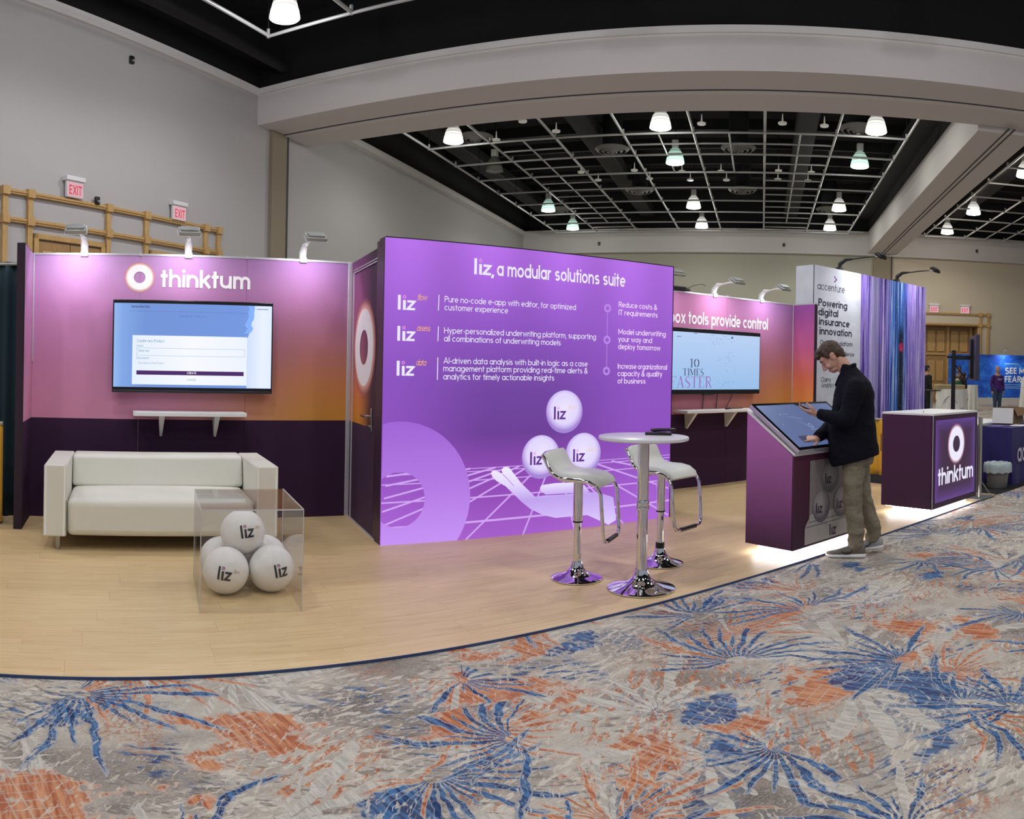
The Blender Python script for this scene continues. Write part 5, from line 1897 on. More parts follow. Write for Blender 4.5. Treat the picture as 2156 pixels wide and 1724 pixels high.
# printed picture of the balls in their box on the kiosk front
M_GP = mat('print_grey', (140, 132, 130), 0.5)
M_GP2 = mat('print_light_grey', (176, 172, 168), 0.5)
M_GP3 = mat('print_edge_grey', (92, 86, 88), 0.5)
mb = MB()
mb.poly([(x, -0.006, z) for x, z in ((0.21, 0.27), (0.215, 0.755), (0.92, 0.755), (0.92, 0.27))])
mb.build('box_print', M_GP, fp)
mb = MB()
mb.poly([(x, -0.007, z) for x, z in ((0.155, 0.10), (0.155, 0.235), (0.235, 0.33), (0.80, 0.33), (0.98, 0.235), (0.98, 0.10))])
mb.build('plinth_print', M_GP2, fp)
mb = MB()
for pts in ([(0.155, 0.235), (0.98, 0.235)], [(0.215, 0.755), (0.215, 0.27), (0.92, 0.27)]):
    stroke_ribbon(mb, pts, 0.005, lambda x, z: (x, -0.0078, z))
mb.build('outline_print', M_GP3, fp)


def ball_print_mat(cx, cz, r):
    s = NT('printed_ball')
    x, y, z = s.xyz(s.obj())
    dx, dz = s.m('SUBTRACT', x, cx - r * 0.15), s.m('SUBTRACT', z, cz + r * 0.25)
    rr = s.m('DIVIDE', s.m('SQRT', s.m('ADD', s.m('MULTIPLY', dx, dx), s.m('MULTIPLY', dz, dz))), r)
    s.base(s.ramp(rr, [(0.0, lin(182, 178, 178)), (0.6, lin(160, 154, 156)), (1.15, lin(104, 98, 106))]))
    s.bsdf.inputs['Roughness'].default_value = 0.5
    return s.mat


for k, (cx, cz) in enumerate(((0.52, 0.60), (0.39, 0.375), (0.70, 0.375))):
    mb = MB()
    disc_mesh(mb, cx, cz, 0.128, lambda x, z, k=k: (x, -0.0085 - k * 0.0006, z), 36)
    b_ = mb.build('ball_print', ball_print_mat(cx, cz, 0.128), fp)
    mb = MB()
    liz_mesh(mb, 0.085, lambda x, z: (cx - 0.085 + x, -0.0105, cz - 0.05 + z), 1.0)
    mb.build('ball_lettering', mat('plum_ink', (58, 36, 60), 0.5), b_)
mb = MB()
liz_mesh(mb, 0.095, lambda x, z: (0.515 + x, -0.0085, 0.118 + z), 1.0)
mb.build('plinth_lettering', MATS['plum_ink'], fp)

# the big touch monitor lying on the slope
slope = math.atan2(zb - zf, KD)
mo_o = thing('touch_monitor', 'large touch monitor lying on the sloped kiosk top', 'monitor', (0, 0, 0))
Mk = Matrix.Translation((4.517, 3.741, FZ)) @ Matrix.Rotation(KA, 4, 'Z') @ Matrix.Translation((-0.012, -0.035, zf + 0.012)) @ Matrix.Rotation(slope, 4, 'X') @ Matrix.Translation((0, 0, 0.012))
mo_o.matrix_world = Mk
ML, MWd = 0.585, 1.10
MB().box(0, MWd, 0, ML, 0.0, 0.036).build('housing', mat('silver_monitor_case', (196, 190, 204), 0.3, 0.5), mo_o, bevel=0.006)
MB().box(0.002, MWd - 0.002, 0.002, ML - 0.002, 0.036, 0.041).build('glass_bezel', mat('gloss_black_glass', (8, 8, 10), 0.08), mo_o)
mscr = MB().box(0.028, MWd - 0.028, 0.030, ML - 0.028, 0.041, 0.0416).build('screen', screen_mat('kiosk_screen_blue', [(0, (92, 110, 158)), (0.5, (84, 102, 150)), (1, (100, 116, 160))], 'x', 0, 1.1, 0.9), mo_o)
mb = MB()
mb.poly([(0.15, 0.075, 0.0420), (0.52, 0.075, 0.0420), (0.52, 0.155, 0.0420), (0.15, 0.155, 0.0420)])
mb.build('dark_panel', emissive('kiosk_panel_dark', (46, 46, 82)), mscr)
mb = MB()
for (x, y_) in ((0.22, 0.43), (0.27, 0.43), (0.31, 0.43), (0.13, 0.31)):
    mb.poly([(x + 0.006 * math.cos(i * PI / 5), y_ + 0.006 * math.sin(i * PI / 5), 0.0421) for i in range(10)])
ring_mesh(mb, 0.47, 0.27, 0.028, 0.022, lambda x, z: (x, z, 0.0421), 20)
for (x0, y0, x1, y1) in ((0.30, 0.40, 0.46, 0.36), (0.40, 0.22, 0.62, 0.22), (0.36, 0.34, 0.50, 0.20)):
    stroke_ribbon(mb, [(x0, y0), (x1, y1)], 0.003, lambda x, z: (x, z, 0.0421))
mb.build('diagram_marks', emissive('kiosk_marks', (140, 162, 206)), mscr)['kind'] = 'stuff'

# ------------------------------------------------------------------ reception counter
CA = math.atan2(3.842 - 3.796, 7.89 - 6.78)
KW2, KD2, ZC0, ZC1 = 1.11, 0.60, 0.082, 1.035
co = thing('reception_counter', 'plum reception counter with lit ring logo and glowing base', 'counter', (6.78, 3.796, FZ), CA)
M_CB = side_grad('counter_laminate', (74, 42, 70), (62, 36, 62), 0.1, 1.0)
MB().box(0, 0.02, 0, KD2, ZC0, ZC1).build('side_panel', M_CB, co)
MB().box(KW2 - 0.02, KW2, 0, KD2, ZC0, ZC1).build('side_panel', M_CB, co)
MB().box(0.02, KW2 - 0.02, KD2 - 0.02, KD2, ZC0, ZC1).build('back_panel', M_CB, co)
MB().box(0.02, KW2 - 0.02, 0.02, KD2 - 0.02, ZC0, ZC0 + 0.02).build('bottom_panel', M_CB, co)
MB().box(-0.004, KW2 + 0.004, -0.004, KD2 + 0.004, ZC1, ZC1 + 0.022).build('worktop', WHITE_LAM, co, bevel=0.003)
MB().box(-0.003, 0.003, -0.003, 0.003, ZC0, ZC1).build('edge_profile', ALU, co)
MB().box(KW2 - 0.003, KW2 + 0.003, -0.003, 0.003, ZC0, ZC1).build('edge_profile', ALU, co)
fr_ = MB().box(0.0, KW2, 0.0, 0.02, ZC0, ZC1).build('front_panel', M_CB, co)
s = NT('counter_light_panel')
x, y, z = s.xyz(s.obj())
ux = s.m('MINIMUM', s.m('SUBTRACT', x, 0.06), s.m('SUBTRACT', KW2 - 0.06, x))
uz = s.m('MINIMUM', s.m('SUBTRACT', z, 0.14), s.m('SUBTRACT', 0.985, z))
e_ = s.m('MINIMUM', ux, uz)
s.base((0.05, 0.02, 0.06, 1))
s.bsdf.inputs['Roughness'].default_value = 0.4
s.emit(s.ramp(e_, [(0.0, lin(98, 64, 150)), (0.05, lin(80, 50, 118)), (0.13, lin(58, 34, 68)), (0.3, lin(48, 28, 52))]), 0.75)
lp = MB().box(0.06, KW2 - 0.06, -0.003, 0.0, 0.14, 0.985).build('light_panel', s.mat, co)
mb = MB()
ring_mesh(mb, 0.555, 0.715, 0.245, 0.16, lambda x, z: (x, -0.0038, z), 48)
mb.build('logo_glow', halo_mat('counter_logo_glow', (236, 190, 200), (110, 64, 96), 0.178, 0.236, 0.555, 0.715, emit=0.5), lp)
mb = MB()
ring_mesh(mb, 0.555, 0.715, 0.186, 0.088, lambda x, z: (x, -0.0045, z), 48)
mb.build('ring_logo', WHITE_EM, lp)
mb = MB()
text_mesh(mb, 'thinktum', 0.128, lambda x, z: (0.118 + x, -0.0045, 0.312 + z), w=0.23, track=0.10, width=0.885)
mb.build('name_lettering', WHITE_EM, lp)
MB().box(0.09, KW2 - 0.09, 0.09, KD2 - 0.09, 0.0, ZC0).build('plinth', M_PLINTH, co)
for (a, b, c, d_) in ((0.05, KW2 - 0.05, 0.055, 0.075), (0.05, KW2 - 0.05, KD2 - 0.05, KD2 - 0.03), (0.05, 0.07, 0.075, KD2 - 0.05), (KW2 - 0.07, KW2 - 0.05, 0.075, KD2 - 0.05)):
    MB().box(a, b, c, d_, ZC0 - 0.012, ZC0 - 0.001).build('led_strip', M_STRIP, co)
pen = thing('pen', 'slim pale pen lying on the white counter worktop', 'pen', hall(0, 0) + Vector((7.02, 4.05, FZ + ZC1 + 0.022)), 0.5)
MB().cyl((-0.07, 0, 0.006), (0.07, 0, 0.006), 0.006, n=10).build('barrel', mat('pen_gold', (176, 160, 120), 0.4), pen, smooth=50)
MB().cyl((0.07, 0, 0.006), (0.085, 0, 0.006), 0.005, 0.001, n=10).build('tip', STEEL, pen, smooth=50)

# =================================================================== NEIGHBOURING STANDS
def pleated(mb, p0, p1, z0, z1, amp=0.03, pitch=0.11, thick=0.006, n_per=8, zsteps=8, gather=0.35):
    """a hanging cloth from p0 to p1 with vertical folds"""
    p0, p1 = Vector(p0), Vector(p1)
    d = p1 - p0
    L = d.length
    d.normalize()
    nn = Vector((-d.y, d.x, 0))
    n = max(8, int(L / pitch * n_per))
    rings = []
    for j in range(zsteps + 1):
        z = z0 + (z1 - z0) * j / zsteps
        k = 1.0 - gather * (j / zsteps)
        row = []
        for i in range(n + 1):
            u = L * i / n
            ph = u / pitch * 2 * PI
            o = amp * k * (math.sin(ph + 0.6 * math.sin(u * 3.1)) + 0.35 * math.sin(ph * 0.47 + z * 1.3))
            row.append(p0 + d * u + nn * o + Vector((0, 0, z)))
        rings.append(row)
    k0 = len(mb.v)
    m = n + 1
    for s_ in (0, 1):
        for row in rings:
            mb.v += [p + nn * thick * s_ for p in row]
    T = (zsteps + 1) * m
    for j in range(zsteps):
        for i in range(n):
            a = k0 + j * m + i
            mb.f.append((a, a + 1, a + m + 1, a + m))
            mb.f.append((T + a, T + a + m, T + a + m + 1, T + a + 1))
    for i in range(n):
        for base in (k0, k0 + zsteps * m):
            mb.f.append((base + i, base + i + 1, T + base + i + 1, T + base + i))
    for j in range(zsteps):
        for base in (k0 + j * m, k0 + j * m + n):
            mb.f.append((base, base + m, T + base + m, T + base))
    return mb


M_YEL = mat('yellow_drape_cloth', (228, 172, 44), 0.75, sheen=0.2)
M_TEAL = mat('dark_teal_drape_cloth', (8, 44, 56), 0.8, sheen=0.2)


def drape(label, p0, p1, z0, z1, m, amp=0.03, pitch=0.12, rail=True, posts=()):
    t = thing('drape', label, 'drape', (p0[0], p0[1], 0))
    o = Vector((p0[0], p0[1], 0))
    pleated(MB(), Vector(p0) - o, Vector(p1) - o, z0, z1, amp, pitch).build('cloth', m, t, smooth=True)
    if rail:
        MB().cyl(Vector(p0) - o + Vector((0, 0, z1 - 0.02)), Vector(p1) - o + Vector((0, 0, z1 - 0.02)), 0.018, n=10).build('rail', STEEL, t, smooth=50)
    for f in posts:
        q = Vector(p0).lerp(Vector(p1), f) - o
        MB().cyl(q, q + Vector((0, 0, z1)), 0.02, n=10).build('upright', STEEL, t, smooth=50)
        MB().box(q.x - 0.15, q.x + 0.15, q.y - 0.15, q.y + 0.15, 0, 0.01).build('base_plate', STEEL, t)
    return t


drape('tall dark teal drape beside the pink return wall', (-2.6, 6.98, 0), (-0.93, 6.98, 0), 0.02, 2.36, M_TEAL, 0.025, 0.13)
drape('low yellow drape at the sofa end of the stand', (-2.4, 6.62, 0), (-1.03, 6.62, 0), 0.04, 0.92, M_YEL, 0.03, 0.15)
drape('low yellow side drape between kiosk and counter', (8.72, 6.60, 0), (8.72, 4.35, 0), 0.10, 0.87, M_YEL, 0.022, 0.16)

# floor of the neighbouring stand
bf = MB().prism([(8.62, 3.915, 0.001), (8.64, 7.35, 0.001), (13.4, 7.35, 0.001), (13.4, 3.93, 0.001)], (0, 0, 0.006)).build('floor_black_carpet', mat('black_booth_carpet', (12, 12, 16), 0.95))
tag(bf, 'black carpet of the neighbouring stand', 'floor', kind='structure')

# printed wall of the neighbour
AY, AX0, AX1, AXM, AH = 6.92, 8.75, 12.02, 9.955, 3.055
nb = thing('banner_wall', 'tall white and purple printed wall of the neighbouring stand', 'banner wall', (AX0, AY, 0))


def wrinkled_white():
    s = NT('banner_white_fabric')
    n = s.noise(s.obj(), 2.5, 3, 0.5)
    s.base(s.ramp(n, [(0.3, lin(212, 216, 228)), (0.7, lin(228, 231, 240))]))
    s.bsdf.inputs['Roughness'].default_value = 0.8
    s.bump(s.noise(s.obj(), 5, 2, 0.4), 0.25, 0.05)
    return s.mat


M_BANW = wrinkled_white()
MB().box(0.002, AX1 - AX0, 0.01, 0.33, 0, AH - 0.004).build('frame_core', mat('banner_core', (206, 208, 216), 0.8), nb)
MB().box(0, 0.004, 0.0, 0.34, 0, AH).build('side_fabric', M_BANW, nb)
wp = MB().box(0.0, AXM - AX0, 0.0, 0.01, 0, AH).build('white_panel', M_BANW, nb)


def streaks():
    """printed picture: hanging strips in violet, lilac and blue"""
    s = NT('banner_streak_print')
    x, y, z = s.xyz(s.obj())
    xx = s.m('ADD', x, s.m('MULTIPLY', s.noise(s.vec(s.m('MULTIPLY', x, 6.0), 0.0, s.m('MULTIPLY', z, 0.8)), 1.0, 2, 0.5), 0.05))
    a = s.noise(s.vec(s.m('MULTIPLY', xx, 12.0), 0.0, s.m('MULTIPLY', z, 0.22)), 1.0, 3, 0.75)
    b = s.noise(s.vec(s.m('MULTIPLY', xx, 34.0), 3.0, s.m('MULTIPLY', z, 0.5)), 1.0, 3, 0.7)
    f = s.m('ADD', s.m('MULTIPLY', a, 0.55), s.m('MULTIPLY', b, 0.45))
    f = s.m('ADD', 0.5, s.m('MULTIPLY', s.m('SUBTRACT', f, 0.5), 1.9))
    viol = s.ramp(f, [(0.36, lin(40, 28, 96)), (0.43, lin(104, 80, 190)), (0.49, lin(160, 130, 224)), (0.54, lin(188, 168, 234)), (0.58, lin(126, 98, 206)), (0.64, lin(222, 212, 246))])
    blue = s.ramp(f, [(0.36, lin(10, 20, 78)), (0.43, lin(34, 82, 180)), (0.50, lin(64, 130, 226)), (0.56, lin(140, 196, 248)), (0.60, lin(56, 90, 200)), (0.66, lin(222, 236, 252))])
    dx = s.m('ABSOLUTE', s.m('SUBTRACT', x, 2.33))
    c = s.mix(s.smooth(dx, 0.12, 0.42), blue, viol)
    # pale column left of the middle
    d1 = s.m('ABSOLUTE', s.m('SUBTRACT', x, 1.62))
    c = s.mix(s.m('MULTIPLY', s.m('SUBTRACT', 1.0, s.smooth(d1, 0.06, 0.16)), 0.65), c, lin(178, 172, 216))
    # the dark standing figure seen between the strips
    fw = s.m('SUBTRACT', 1.0, s.smooth(s.m('ABSOLUTE', s.m('SUBTRACT', x, s.m('ADD', 2.40, s.m('MULTIPLY', s.noise(s.vec(0, 0, s.m('MULTIPLY', z, 2.5)), 1.0, 2, 0.5), 0.06)))), 0.05, 0.13))
    fz = s.m('MULTIPLY', s.smooth(z, 0.5, 0.9), s.m('SUBTRACT', 1.0, s.smooth(z, 2.1, 2.45)))
    c = s.mix(s.m('MULTIPLY', s.m('MULTIPLY', fw, fz), 0.92), c, lin(10, 8, 28))
    rx, rz = s.m('SUBTRACT', x, 2.44), s.m('SUBTRACT', z, 1.94)
    rr = s.m('SQRT', s.m('ADD', s.m('MULTIPLY', rx, rx), s.m('MULTIPLY', rz, rz)))
    c = s.mix(s.m('SUBTRACT', 1.0, s.smooth(rr, 0.05, 0.10)), c, lin(190, 30, 90))
    # sparkles
    sp = s.n('ShaderNodeTexVoronoi', 0, None, Vector=s.vec(s.m('MULTIPLY', x, 26.0), 0, s.m('MULTIPLY', z, 12.0)), Scale=1.0)
    c = s.mix(s.m('MULTIPLY', s.m('LESS_THAN', sp, 0.10), 0.6), c, lin(236, 230, 255))
    s.base(c)
    s.bsdf.inputs['Roughness'].default_value = 0.7
    return s.mat


MB().box(AXM - AX0, AX1 - AX0, 0.0, 0.01, 0, AH).build('streak_print_panel', streaks(), nb)
M_NAVY = mat('navy_print', (34, 30, 62), 0.6)
M_GREYT = mat('grey_print', (86, 86, 104), 0.6)
px = lambda x: x - AX0
mb = MB()
text_mesh(mb, 'accenture', 0.078, lambda x, z: (px(8.835) + x, -0.002, 2.705 + z), w=0.15, width=0.68)
mb.build('name_lettering', M_GREYT, wp)
mb = MB()
text_mesh(mb, '>', 0.10, lambda x, z: (px(9.24) + x, -0.002, 2.825 + z), w=0.2, width=0.06)
mb.build('chevron', mat('violet_print', (108, 60, 150), 0.6), wp)
for nm, tx, x0, z0, sz, wd, wt in (('headline_lettering', 'Powering', 8.86, 2.462, 0.078, 0.725, .23), ('headline_lettering', 'digital', 8.865, 2.325, 0.078, 0.49, .23), ('headline_lettering', 'insurance', 8.885, 2.187, 0.078, 0.77, .23), ('headline_lettering', 'innovation', 8.90, 2.045, 0.078, 0.82, .23)):
    mb = MB()
    text_mesh(mb, tx, sz, lambda x, z: (px(x0) + x, -0.002, z0 + z), w=wt, track=0.12, width=wd)
    mb.build(nm, M_NAVY, wp)
for tx, x0, z0, sz, wd, wt in (('On a single platform', 8.92, 1.893, 0.052, 0.82, .18), ('Underwriting | As a Service', 8.94, 1.742, 0.046, 0.85, .17), ('Claims', 8.955, 1.345, 0.050, 0.24, .14), ('Analytics', 8.97, 1.262, 0.050, 0.30, .14)):
    mb = MB()
    text_mesh(mb, tx, sz, lambda x, z: (px(x0) + x, -0.002, z0 + z), w=wt, track=0.12, width=wd)
    mb.build('small_lettering', M_NAVY, wp)
M_BLKLAMP = mat('black_lamp', (20, 20, 22), 0.4)
for lab, bx, hx_, pw in (('black arm spotlight shining on the white banner panel', 9.47, 9.75, 4.5), ('black arm spotlight over the purple streak print', 11.13, 11.45, 3.0)):
    arm_spot(lab, (bx, AY + 0.05, AH + 0.04), (hx_, AY - 0.5, AH + 0.22), pw, (0, 0.6, -0.8), (1, 1, 1), M_BLKLAMP, group='arm spotlights on the neighbouring wall')

# stanchion between the stands
t = thing('drape_upright', 'slim silver upright on a flat base next to the counter', 'post', (8.236, 3.966, 0.0), 0)
MB().box(-0.18, 0.24, -0.10, 0.20, FZ, FZ + 0.008).build('base_plate', mat('base_plate_grey', (150, 150, 148), 0.4, 0.6), t)
MB().cyl((0, 0, FZ + 0.008), (0.085, 0.04, 0.93), 0.024, n=16).build('upright', mat('satin_alu', (176, 174, 166), 0.35, 0.8), t, smooth=50)
MB().cyl((0.082, 0.039, 0.90), (0.086, 0.04, 0.965), 0.027, n=16).build('cap', mat('satin_alu', (0, 0, 0)), t, smooth=50)
MB().tube([(0.02, -0.02, 0.2), (0.14, -0.06, 0.06), (0.30, -0.02, 0.02)], 0.006, n=6).build('hook_cable', STEEL, t, smooth=50)

# navy table of the neighbour, its things
M_NAVYCL = mat('navy_table_cloth', (26, 16, 92), 0.8, vary=0.15, vscale=3, sheen=0.1)
nt = thing('cloth_table', 'navy cloth covered table with a large white name on its front', 'table', (9.46, 4.09, 0.007))
mb = MB()
W_, D_, Hh = 1.9, 0.66, 0.765
rings = []
for j in range(9):
    z = Hh * (1 - j / 8)
    k = (j / 8)
    row = []
    for i in range(96):
        f = i / 96 * 4
        e, u = int(f), f % 1
        x, y_ = ((u, 0), (1, u), (1 - u, 1), (0, 1 - u))[e]
        nx_, ny_ = ((0, -1), (1, 0), (0, 1), (-1, 0))[e]
        fl = 0.016 * k * math.sin(i * 1.25) + 0.02 * k
        row.append((x * W_ + nx_ * fl, y_ * D_ + ny_ * fl, z))
    rings.append(row)
mb.ring_loft(rings[::-1])
mb.build('cloth', M_NAVYCL, nt, smooth=50)
mb = MB()
text_mesh(mb, 'accenture', 0.19, lambda x, z: (0.10 + x, -0.05, 0.30 + z), w=0.2, width=1.25)
mb.build('name_lettering', mat('pale_print', (205, 200, 215), 0.6), nt)
t = thing('trash_can', 'grey trash can with a clear liner in front of the navy table', 'trash can', (9.20, 4.17, 0.007))
MB().lathe([(0.0, 0.0), (0.125, 0.0), (0.13, 0.01), (0.155, 0.27), (0.150, 0.27), (0.12, 0.02), (0.0, 0.02)], n=32, cap=False).build('bin', mat('grey_bin_plastic', (118, 116, 110), 0.35), t, smooth=50)
mb = MB()
rings = []
for (r, z, a) in ((0.10, 0.20, 0), (0.150, 0.30, .006), (0.170, 0.325, .005), (0.182, 0.31, .007), (0.185, 0.25, .008), (0.182, 0.20, .009)):
    rings.append([((r + a * math.sin(i * 2.3) * 1.0) * math.cos(2 * PI * i / 40), (r + a * math.sin(i * 2.3 + 1)) * math.sin(2 * PI * i / 40), z + a * math.sin(i * 1.7)) for i in range(40)])
mb.ring_loft(rings, cap=False)
mb.build('liner', mat('clear_liner', (176, 190, 190), 0.3), t, smooth=True)
t = thing('cardboard_box', 'open brown cardboard box standing on the navy table', 'box', (10.32, 4.52, 0.772), 0.12)
M_CARD = mat('brown_card', (138, 108, 78), 0.8, vary=0.06)
for (a, b, c, d_) in ((-0.25, 0.25, -0.16, -0.155), (-0.25, 0.25, 0.155, 0.16), (-0.25, -0.245, -0.155, 0.155), (0.245, 0.25, -0.155, 0.155)):
    MB().box(a, b, c, d_, 0, 0.24).build('box_wall', M_CARD, t)
MB().box(-0.245, 0.245, -0.155, 0.155, 0, 0.005).build('box_floor', M_CARD, t)
MB().hexa([(-0.25, -0.165, 0.24), (0.25, -0.165, 0.24), (0.25, -0.16, 0.24), (-0.25, -0.16, 0.24)], [(-0.25, -0.22, 0.13), (0.25, -0.22, 0.13), (0.25, -0.215, 0.13), (-0.25, -0.215, 0.13)]).build('flap', M_CARD, t)
MB().hexa([(-0.255, -0.155, 0.24), (-0.25, -0.155, 0.24), (-0.25, 0.155, 0.24), (-0.255, 0.155, 0.24)], [(-0.285, -0.155, 0.02), (-0.28, -0.155, 0.02), (-0.28, 0.155, 0.02), (-0.285, 0.155, 0.02)]).build('flap', mat('white_card', (220, 218, 214), 0.7), t)
for lab, x, y_, rz, m_ in (('flat dark tablet lying on the navy table', 9.64, 4.62, 0.2, BLACK), ('white paper sheet lying beside the cardboard box', 9.97, 4.20, 0.1, WHITE_LAM), ('purple folder lying on the navy table', 9.66, 4.37, -0.1, mat('purple_folder', (96, 84, 150), 0.6))):
    t = thing('tablet' if 'tablet' in lab else ('paper_sheet' if 'paper' in lab else 'folder'), lab, lab.split()[2] if 'tablet' in lab else ('paper' if 'paper' in lab else 'folder'), (x, y_, 0.772), rz)
    MB().box(-0.15, 0.15, -0.10, 0.10, 0, 0.010).build('cover', m_, t, bevel=0.003)
    MB().box(-0.135, 0.135, -0.088, 0.088, 0.010, 0.0115).build('face', m_, t)
# white folding table and black chair behind
t = thing('folding_table', 'white folding table behind the navy table', 'table', (11.25, 5.55, 0.0), 0.1)
MB().box(-0.75, 0.75, -0.36, 0.36, 0.70, 0.735).build('table_top', WHITE_LAM, t, bevel=0.012)
for sx_ in (-0.62, 0.62):
    for sy in (-0.28, 0.28):
        MB().cyl((sx_, sy, 0.0), (sx_ * 0.95, sy, 0.70), 0.014, n=8).build('leg', STEEL, t, smooth=50)
t = thing('folding_chair', 'black folding chair with rounded back behind the upright', 'chair', (9.62, 5.10, 0.007), 2.6)
mb = MB()
prof2 = [(-0.22, 0.50), (-0.22, 0.72), (-0.18, 0.80), (-0.08, 0.84), (0.08, 0.84), (0.18, 0.80), (0.22, 0.72), (0.22, 0.50)]
mb.prism([(x, 0.20, z) for x, z in prof2], (0, 0.02, 0))
mb.build('backrest', BLACK, t, bevel=0.006)
MB().box(-0.05, 0.05, 0.193, 0.227, 0.765, 0.80).build('hand_slot', mat('chair_slot', (180, 182, 184), 0.5), t, bevel=0.008)
MB().box(-0.20, 0.20, -0.20, 0.18, 0.43, 0.455).build('seat', BLACK, t, bevel=0.01)
for sx_ in (-0.21, 0.21):
    MB().tube([(sx_, 0.21, 0.80), (sx_, 0.10, 0.45), (sx_, -0.22, 0.0)], 0.012, n=8).build('leg', M_CHIN, t, smooth=50)
    MB().tube([(sx_ * 0.92, -0.12, 0.44), (sx_ * 0.92, 0.26, 0.0)], 0.012, n=8).build('leg', M_CHIN, t, smooth=50)

# monitor on a stand seen from its side
ms = thing('monitor_stand', 'black monitor floor stand behind the counter', 'monitor stand', (10.17, 5.36, 0.007), 0.54)
MB().box(-0.04, 0.04, -0.03, 0.03, 0.02, 1.84).build('column', BLACK, ms, bevel=0.004)
MB().box(-0.30, 0.30, -0.30, 0.30, 0.0, 0.02).build('foot', BLACK, ms)
MB().box(-0.025, 0.025, -0.24, -0.03, 1.70, 1.76).build('arm', BLACK, ms)
MB().box(-0.06, 0.06, 0.03, 0.10, 1.72, 1.76).build('knob_bar', BLACK, ms, bevel=0.01)
MB().box(-0.18, 0.18, -0.28, -0.24, 1.42, 2.0).build('bracket', BLACK, ms)
MB().tube([(0.02, -0.03, 1.62), (0.05, -0.16, 1.45), (0.03, -0.20, 1.40), (0.0, -0.26, 1.52)], 0.008, n=6).build('cable', BLACK, ms, smooth=50)
mm = thing('flat_monitor', 'flat monitor seen almost edge on, on the black stand', 'monitor', (10.17, 5.36, 0.0), 0.54)
MB().box(-0.62, 0.62, -0.335, -0.28, 1.40, 2.06).build('housing', mat('monitor_back', (62, 58, 78), 0.4, 0.2), mm, bevel=0.006)
MB().box(-0.60, 0.60, -0.338, -0.335, 1.42, 2.04).build('screen', mat('monitor_screen_off', (30, 22, 48), 0.15), mm)

# =================================================================== FAR BACKGROUND
s = NT('blue_banner_print')
x, y, z = s.xyz(s.obj())
n = s.noise(s.vec(s.m('MULTIPLY', x, 0.9), 0, s.m('MULTIPLY', z, 1.1)), 1.6, 6, 0.7)
c = s.ramp(n, [(0.3, lin(14, 48, 150)), (0.5, lin(24, 92, 206)), (0.62, lin(40, 130, 232)), (0.75, lin(150, 204, 250))])
ang = s.m('ARCTAN2', s.m('SUBTRACT', z, 1.2), s.m('SUBTRACT', x, 2.2))
ray = s.noise(s.vec(s.m('MULTIPLY', ang, 7.0), 0, 0), 1.6, 4, 0.7)
c = s.mix(s.m('MULTIPLY', s.smooth(ray, 0.55, 0.72), 0.5), c, lin(140, 196, 248))
s.base(c)
s.bsdf.inputs['Roughness'].default_value = 0.6
fb = thing('banner_wall', 'blue backdrop wall with big white lettering at the far end', 'banner wall', hall(9.75, 39.2), -ROT)
MB().box(0, 5.4, 0, 0.08, 0.36, 2.66).build('printed_panel', s.mat, fb)
MB().box(0, 5.4, -0.01, 0.10, 0.0, 0.36).build('base_skirt', mat('pale_skirt', (196, 190, 182), 0.8), fb)
mb = MB()
text_mesh(mb, 'SEE MORE', 0.235, lambda x, z: (3.12 + x, -0.01, 1.66 + z), w=0.26, track=0.16, width=1.95)
text_mesh(mb, 'FEAR LESS', 0.235, lambda x, z: (3.12 + x, -0.01, 1.20 + z), w=0.26, track=0.16, width=1.95)
mb.build('headline_lettering', WHITE_LETTER, fb)
mb = MB()
stroke_ribbon(mb, [(3.12, 2.19), (3.87, 2.19)], 0.05, lambda x, z: (x, -0.01, z))
for zz_, wd in ((1.06, 1.7), (0.96, 1.0), (0.88, 0.9)):
    stroke_ribbon(mb, [(3.12, zz_), (3.12 + wd, zz_)], 0.03, lambda x, z: (x, -0.01, z))
mb.build('small_lettering', mat('pale_blue_print', (150, 190, 236), 0.6), fb)
for xx in (3.0, 5.0):
    area_light('banner_spot', (xx, -0.5, 2.95), (0, 0.5, -0.8), 8, 0.2, 0.1, (0.85, 0.93, 1), fb, math.radians(110))
    MB().box(xx - 0.12, xx + 0.12, -0.55, -0.45, 2.97, 3.02).build('spot_head', M_LAMPG, fb)
    MB().tube([(xx, 0.04, 2.66), (xx, -0.2, 2.85), (xx, -0.5, 2.98)], 0.012, n=6).build('spot_arm', M_LAMPG, fb)

M_LINEN = mat('white_linen', (222, 220, 212), 0.85)


def clothed_table(label, lat_, fwd, r, h, over=False, skirt=True):
    t = hthing('clothed_table', label, 'table', lat_, fwd, 0, group='white clothed tables at the far end')
    n = 64
    rings = []
    for j in range(8):
        k = j / 7
        z = 0.01 + (h - 0.01) * k
        rings.append([((r * (1.0 + 0.10 * (1 - k)) + 0.045 * (1 - k) * math.sin(i * 0.9 + 0.3)) * math.cos(2 * PI * i / n), (r * (1.0 + 0.10 * (1 - k)) + 0.045 * (1 - k) * math.sin(i * 0.9 + 0.3)) * math.sin(2 * PI * i / n), z) for i in range(n)])
    MB().ring_loft(rings).build('skirt_cloth', M_LINEN, t, smooth=50)
    if over:
        rings = []
        for j in range(5):
            k = j / 4
            rings.append([((r * (1.03 + 0.06 * (1 - k)) + 0.02 * (1 - k) * math.sin(i * 1.1)) * math.cos(2 * PI * i / n), (r * (1.03 + 0.06 * (1 - k)) + 0.02 * (1 - k) * math.sin(i * 1.1)) * math.sin(2 * PI * i / n), h + 0.004 - (1 - k) * h * (0.38 + 0.18 * math.sin(4 * 2 * PI * i / n))) for i in range(n)])
        MB().ring_loft(rings).build('overlay_cloth', M_LINEN, t, smooth=50)
    return t


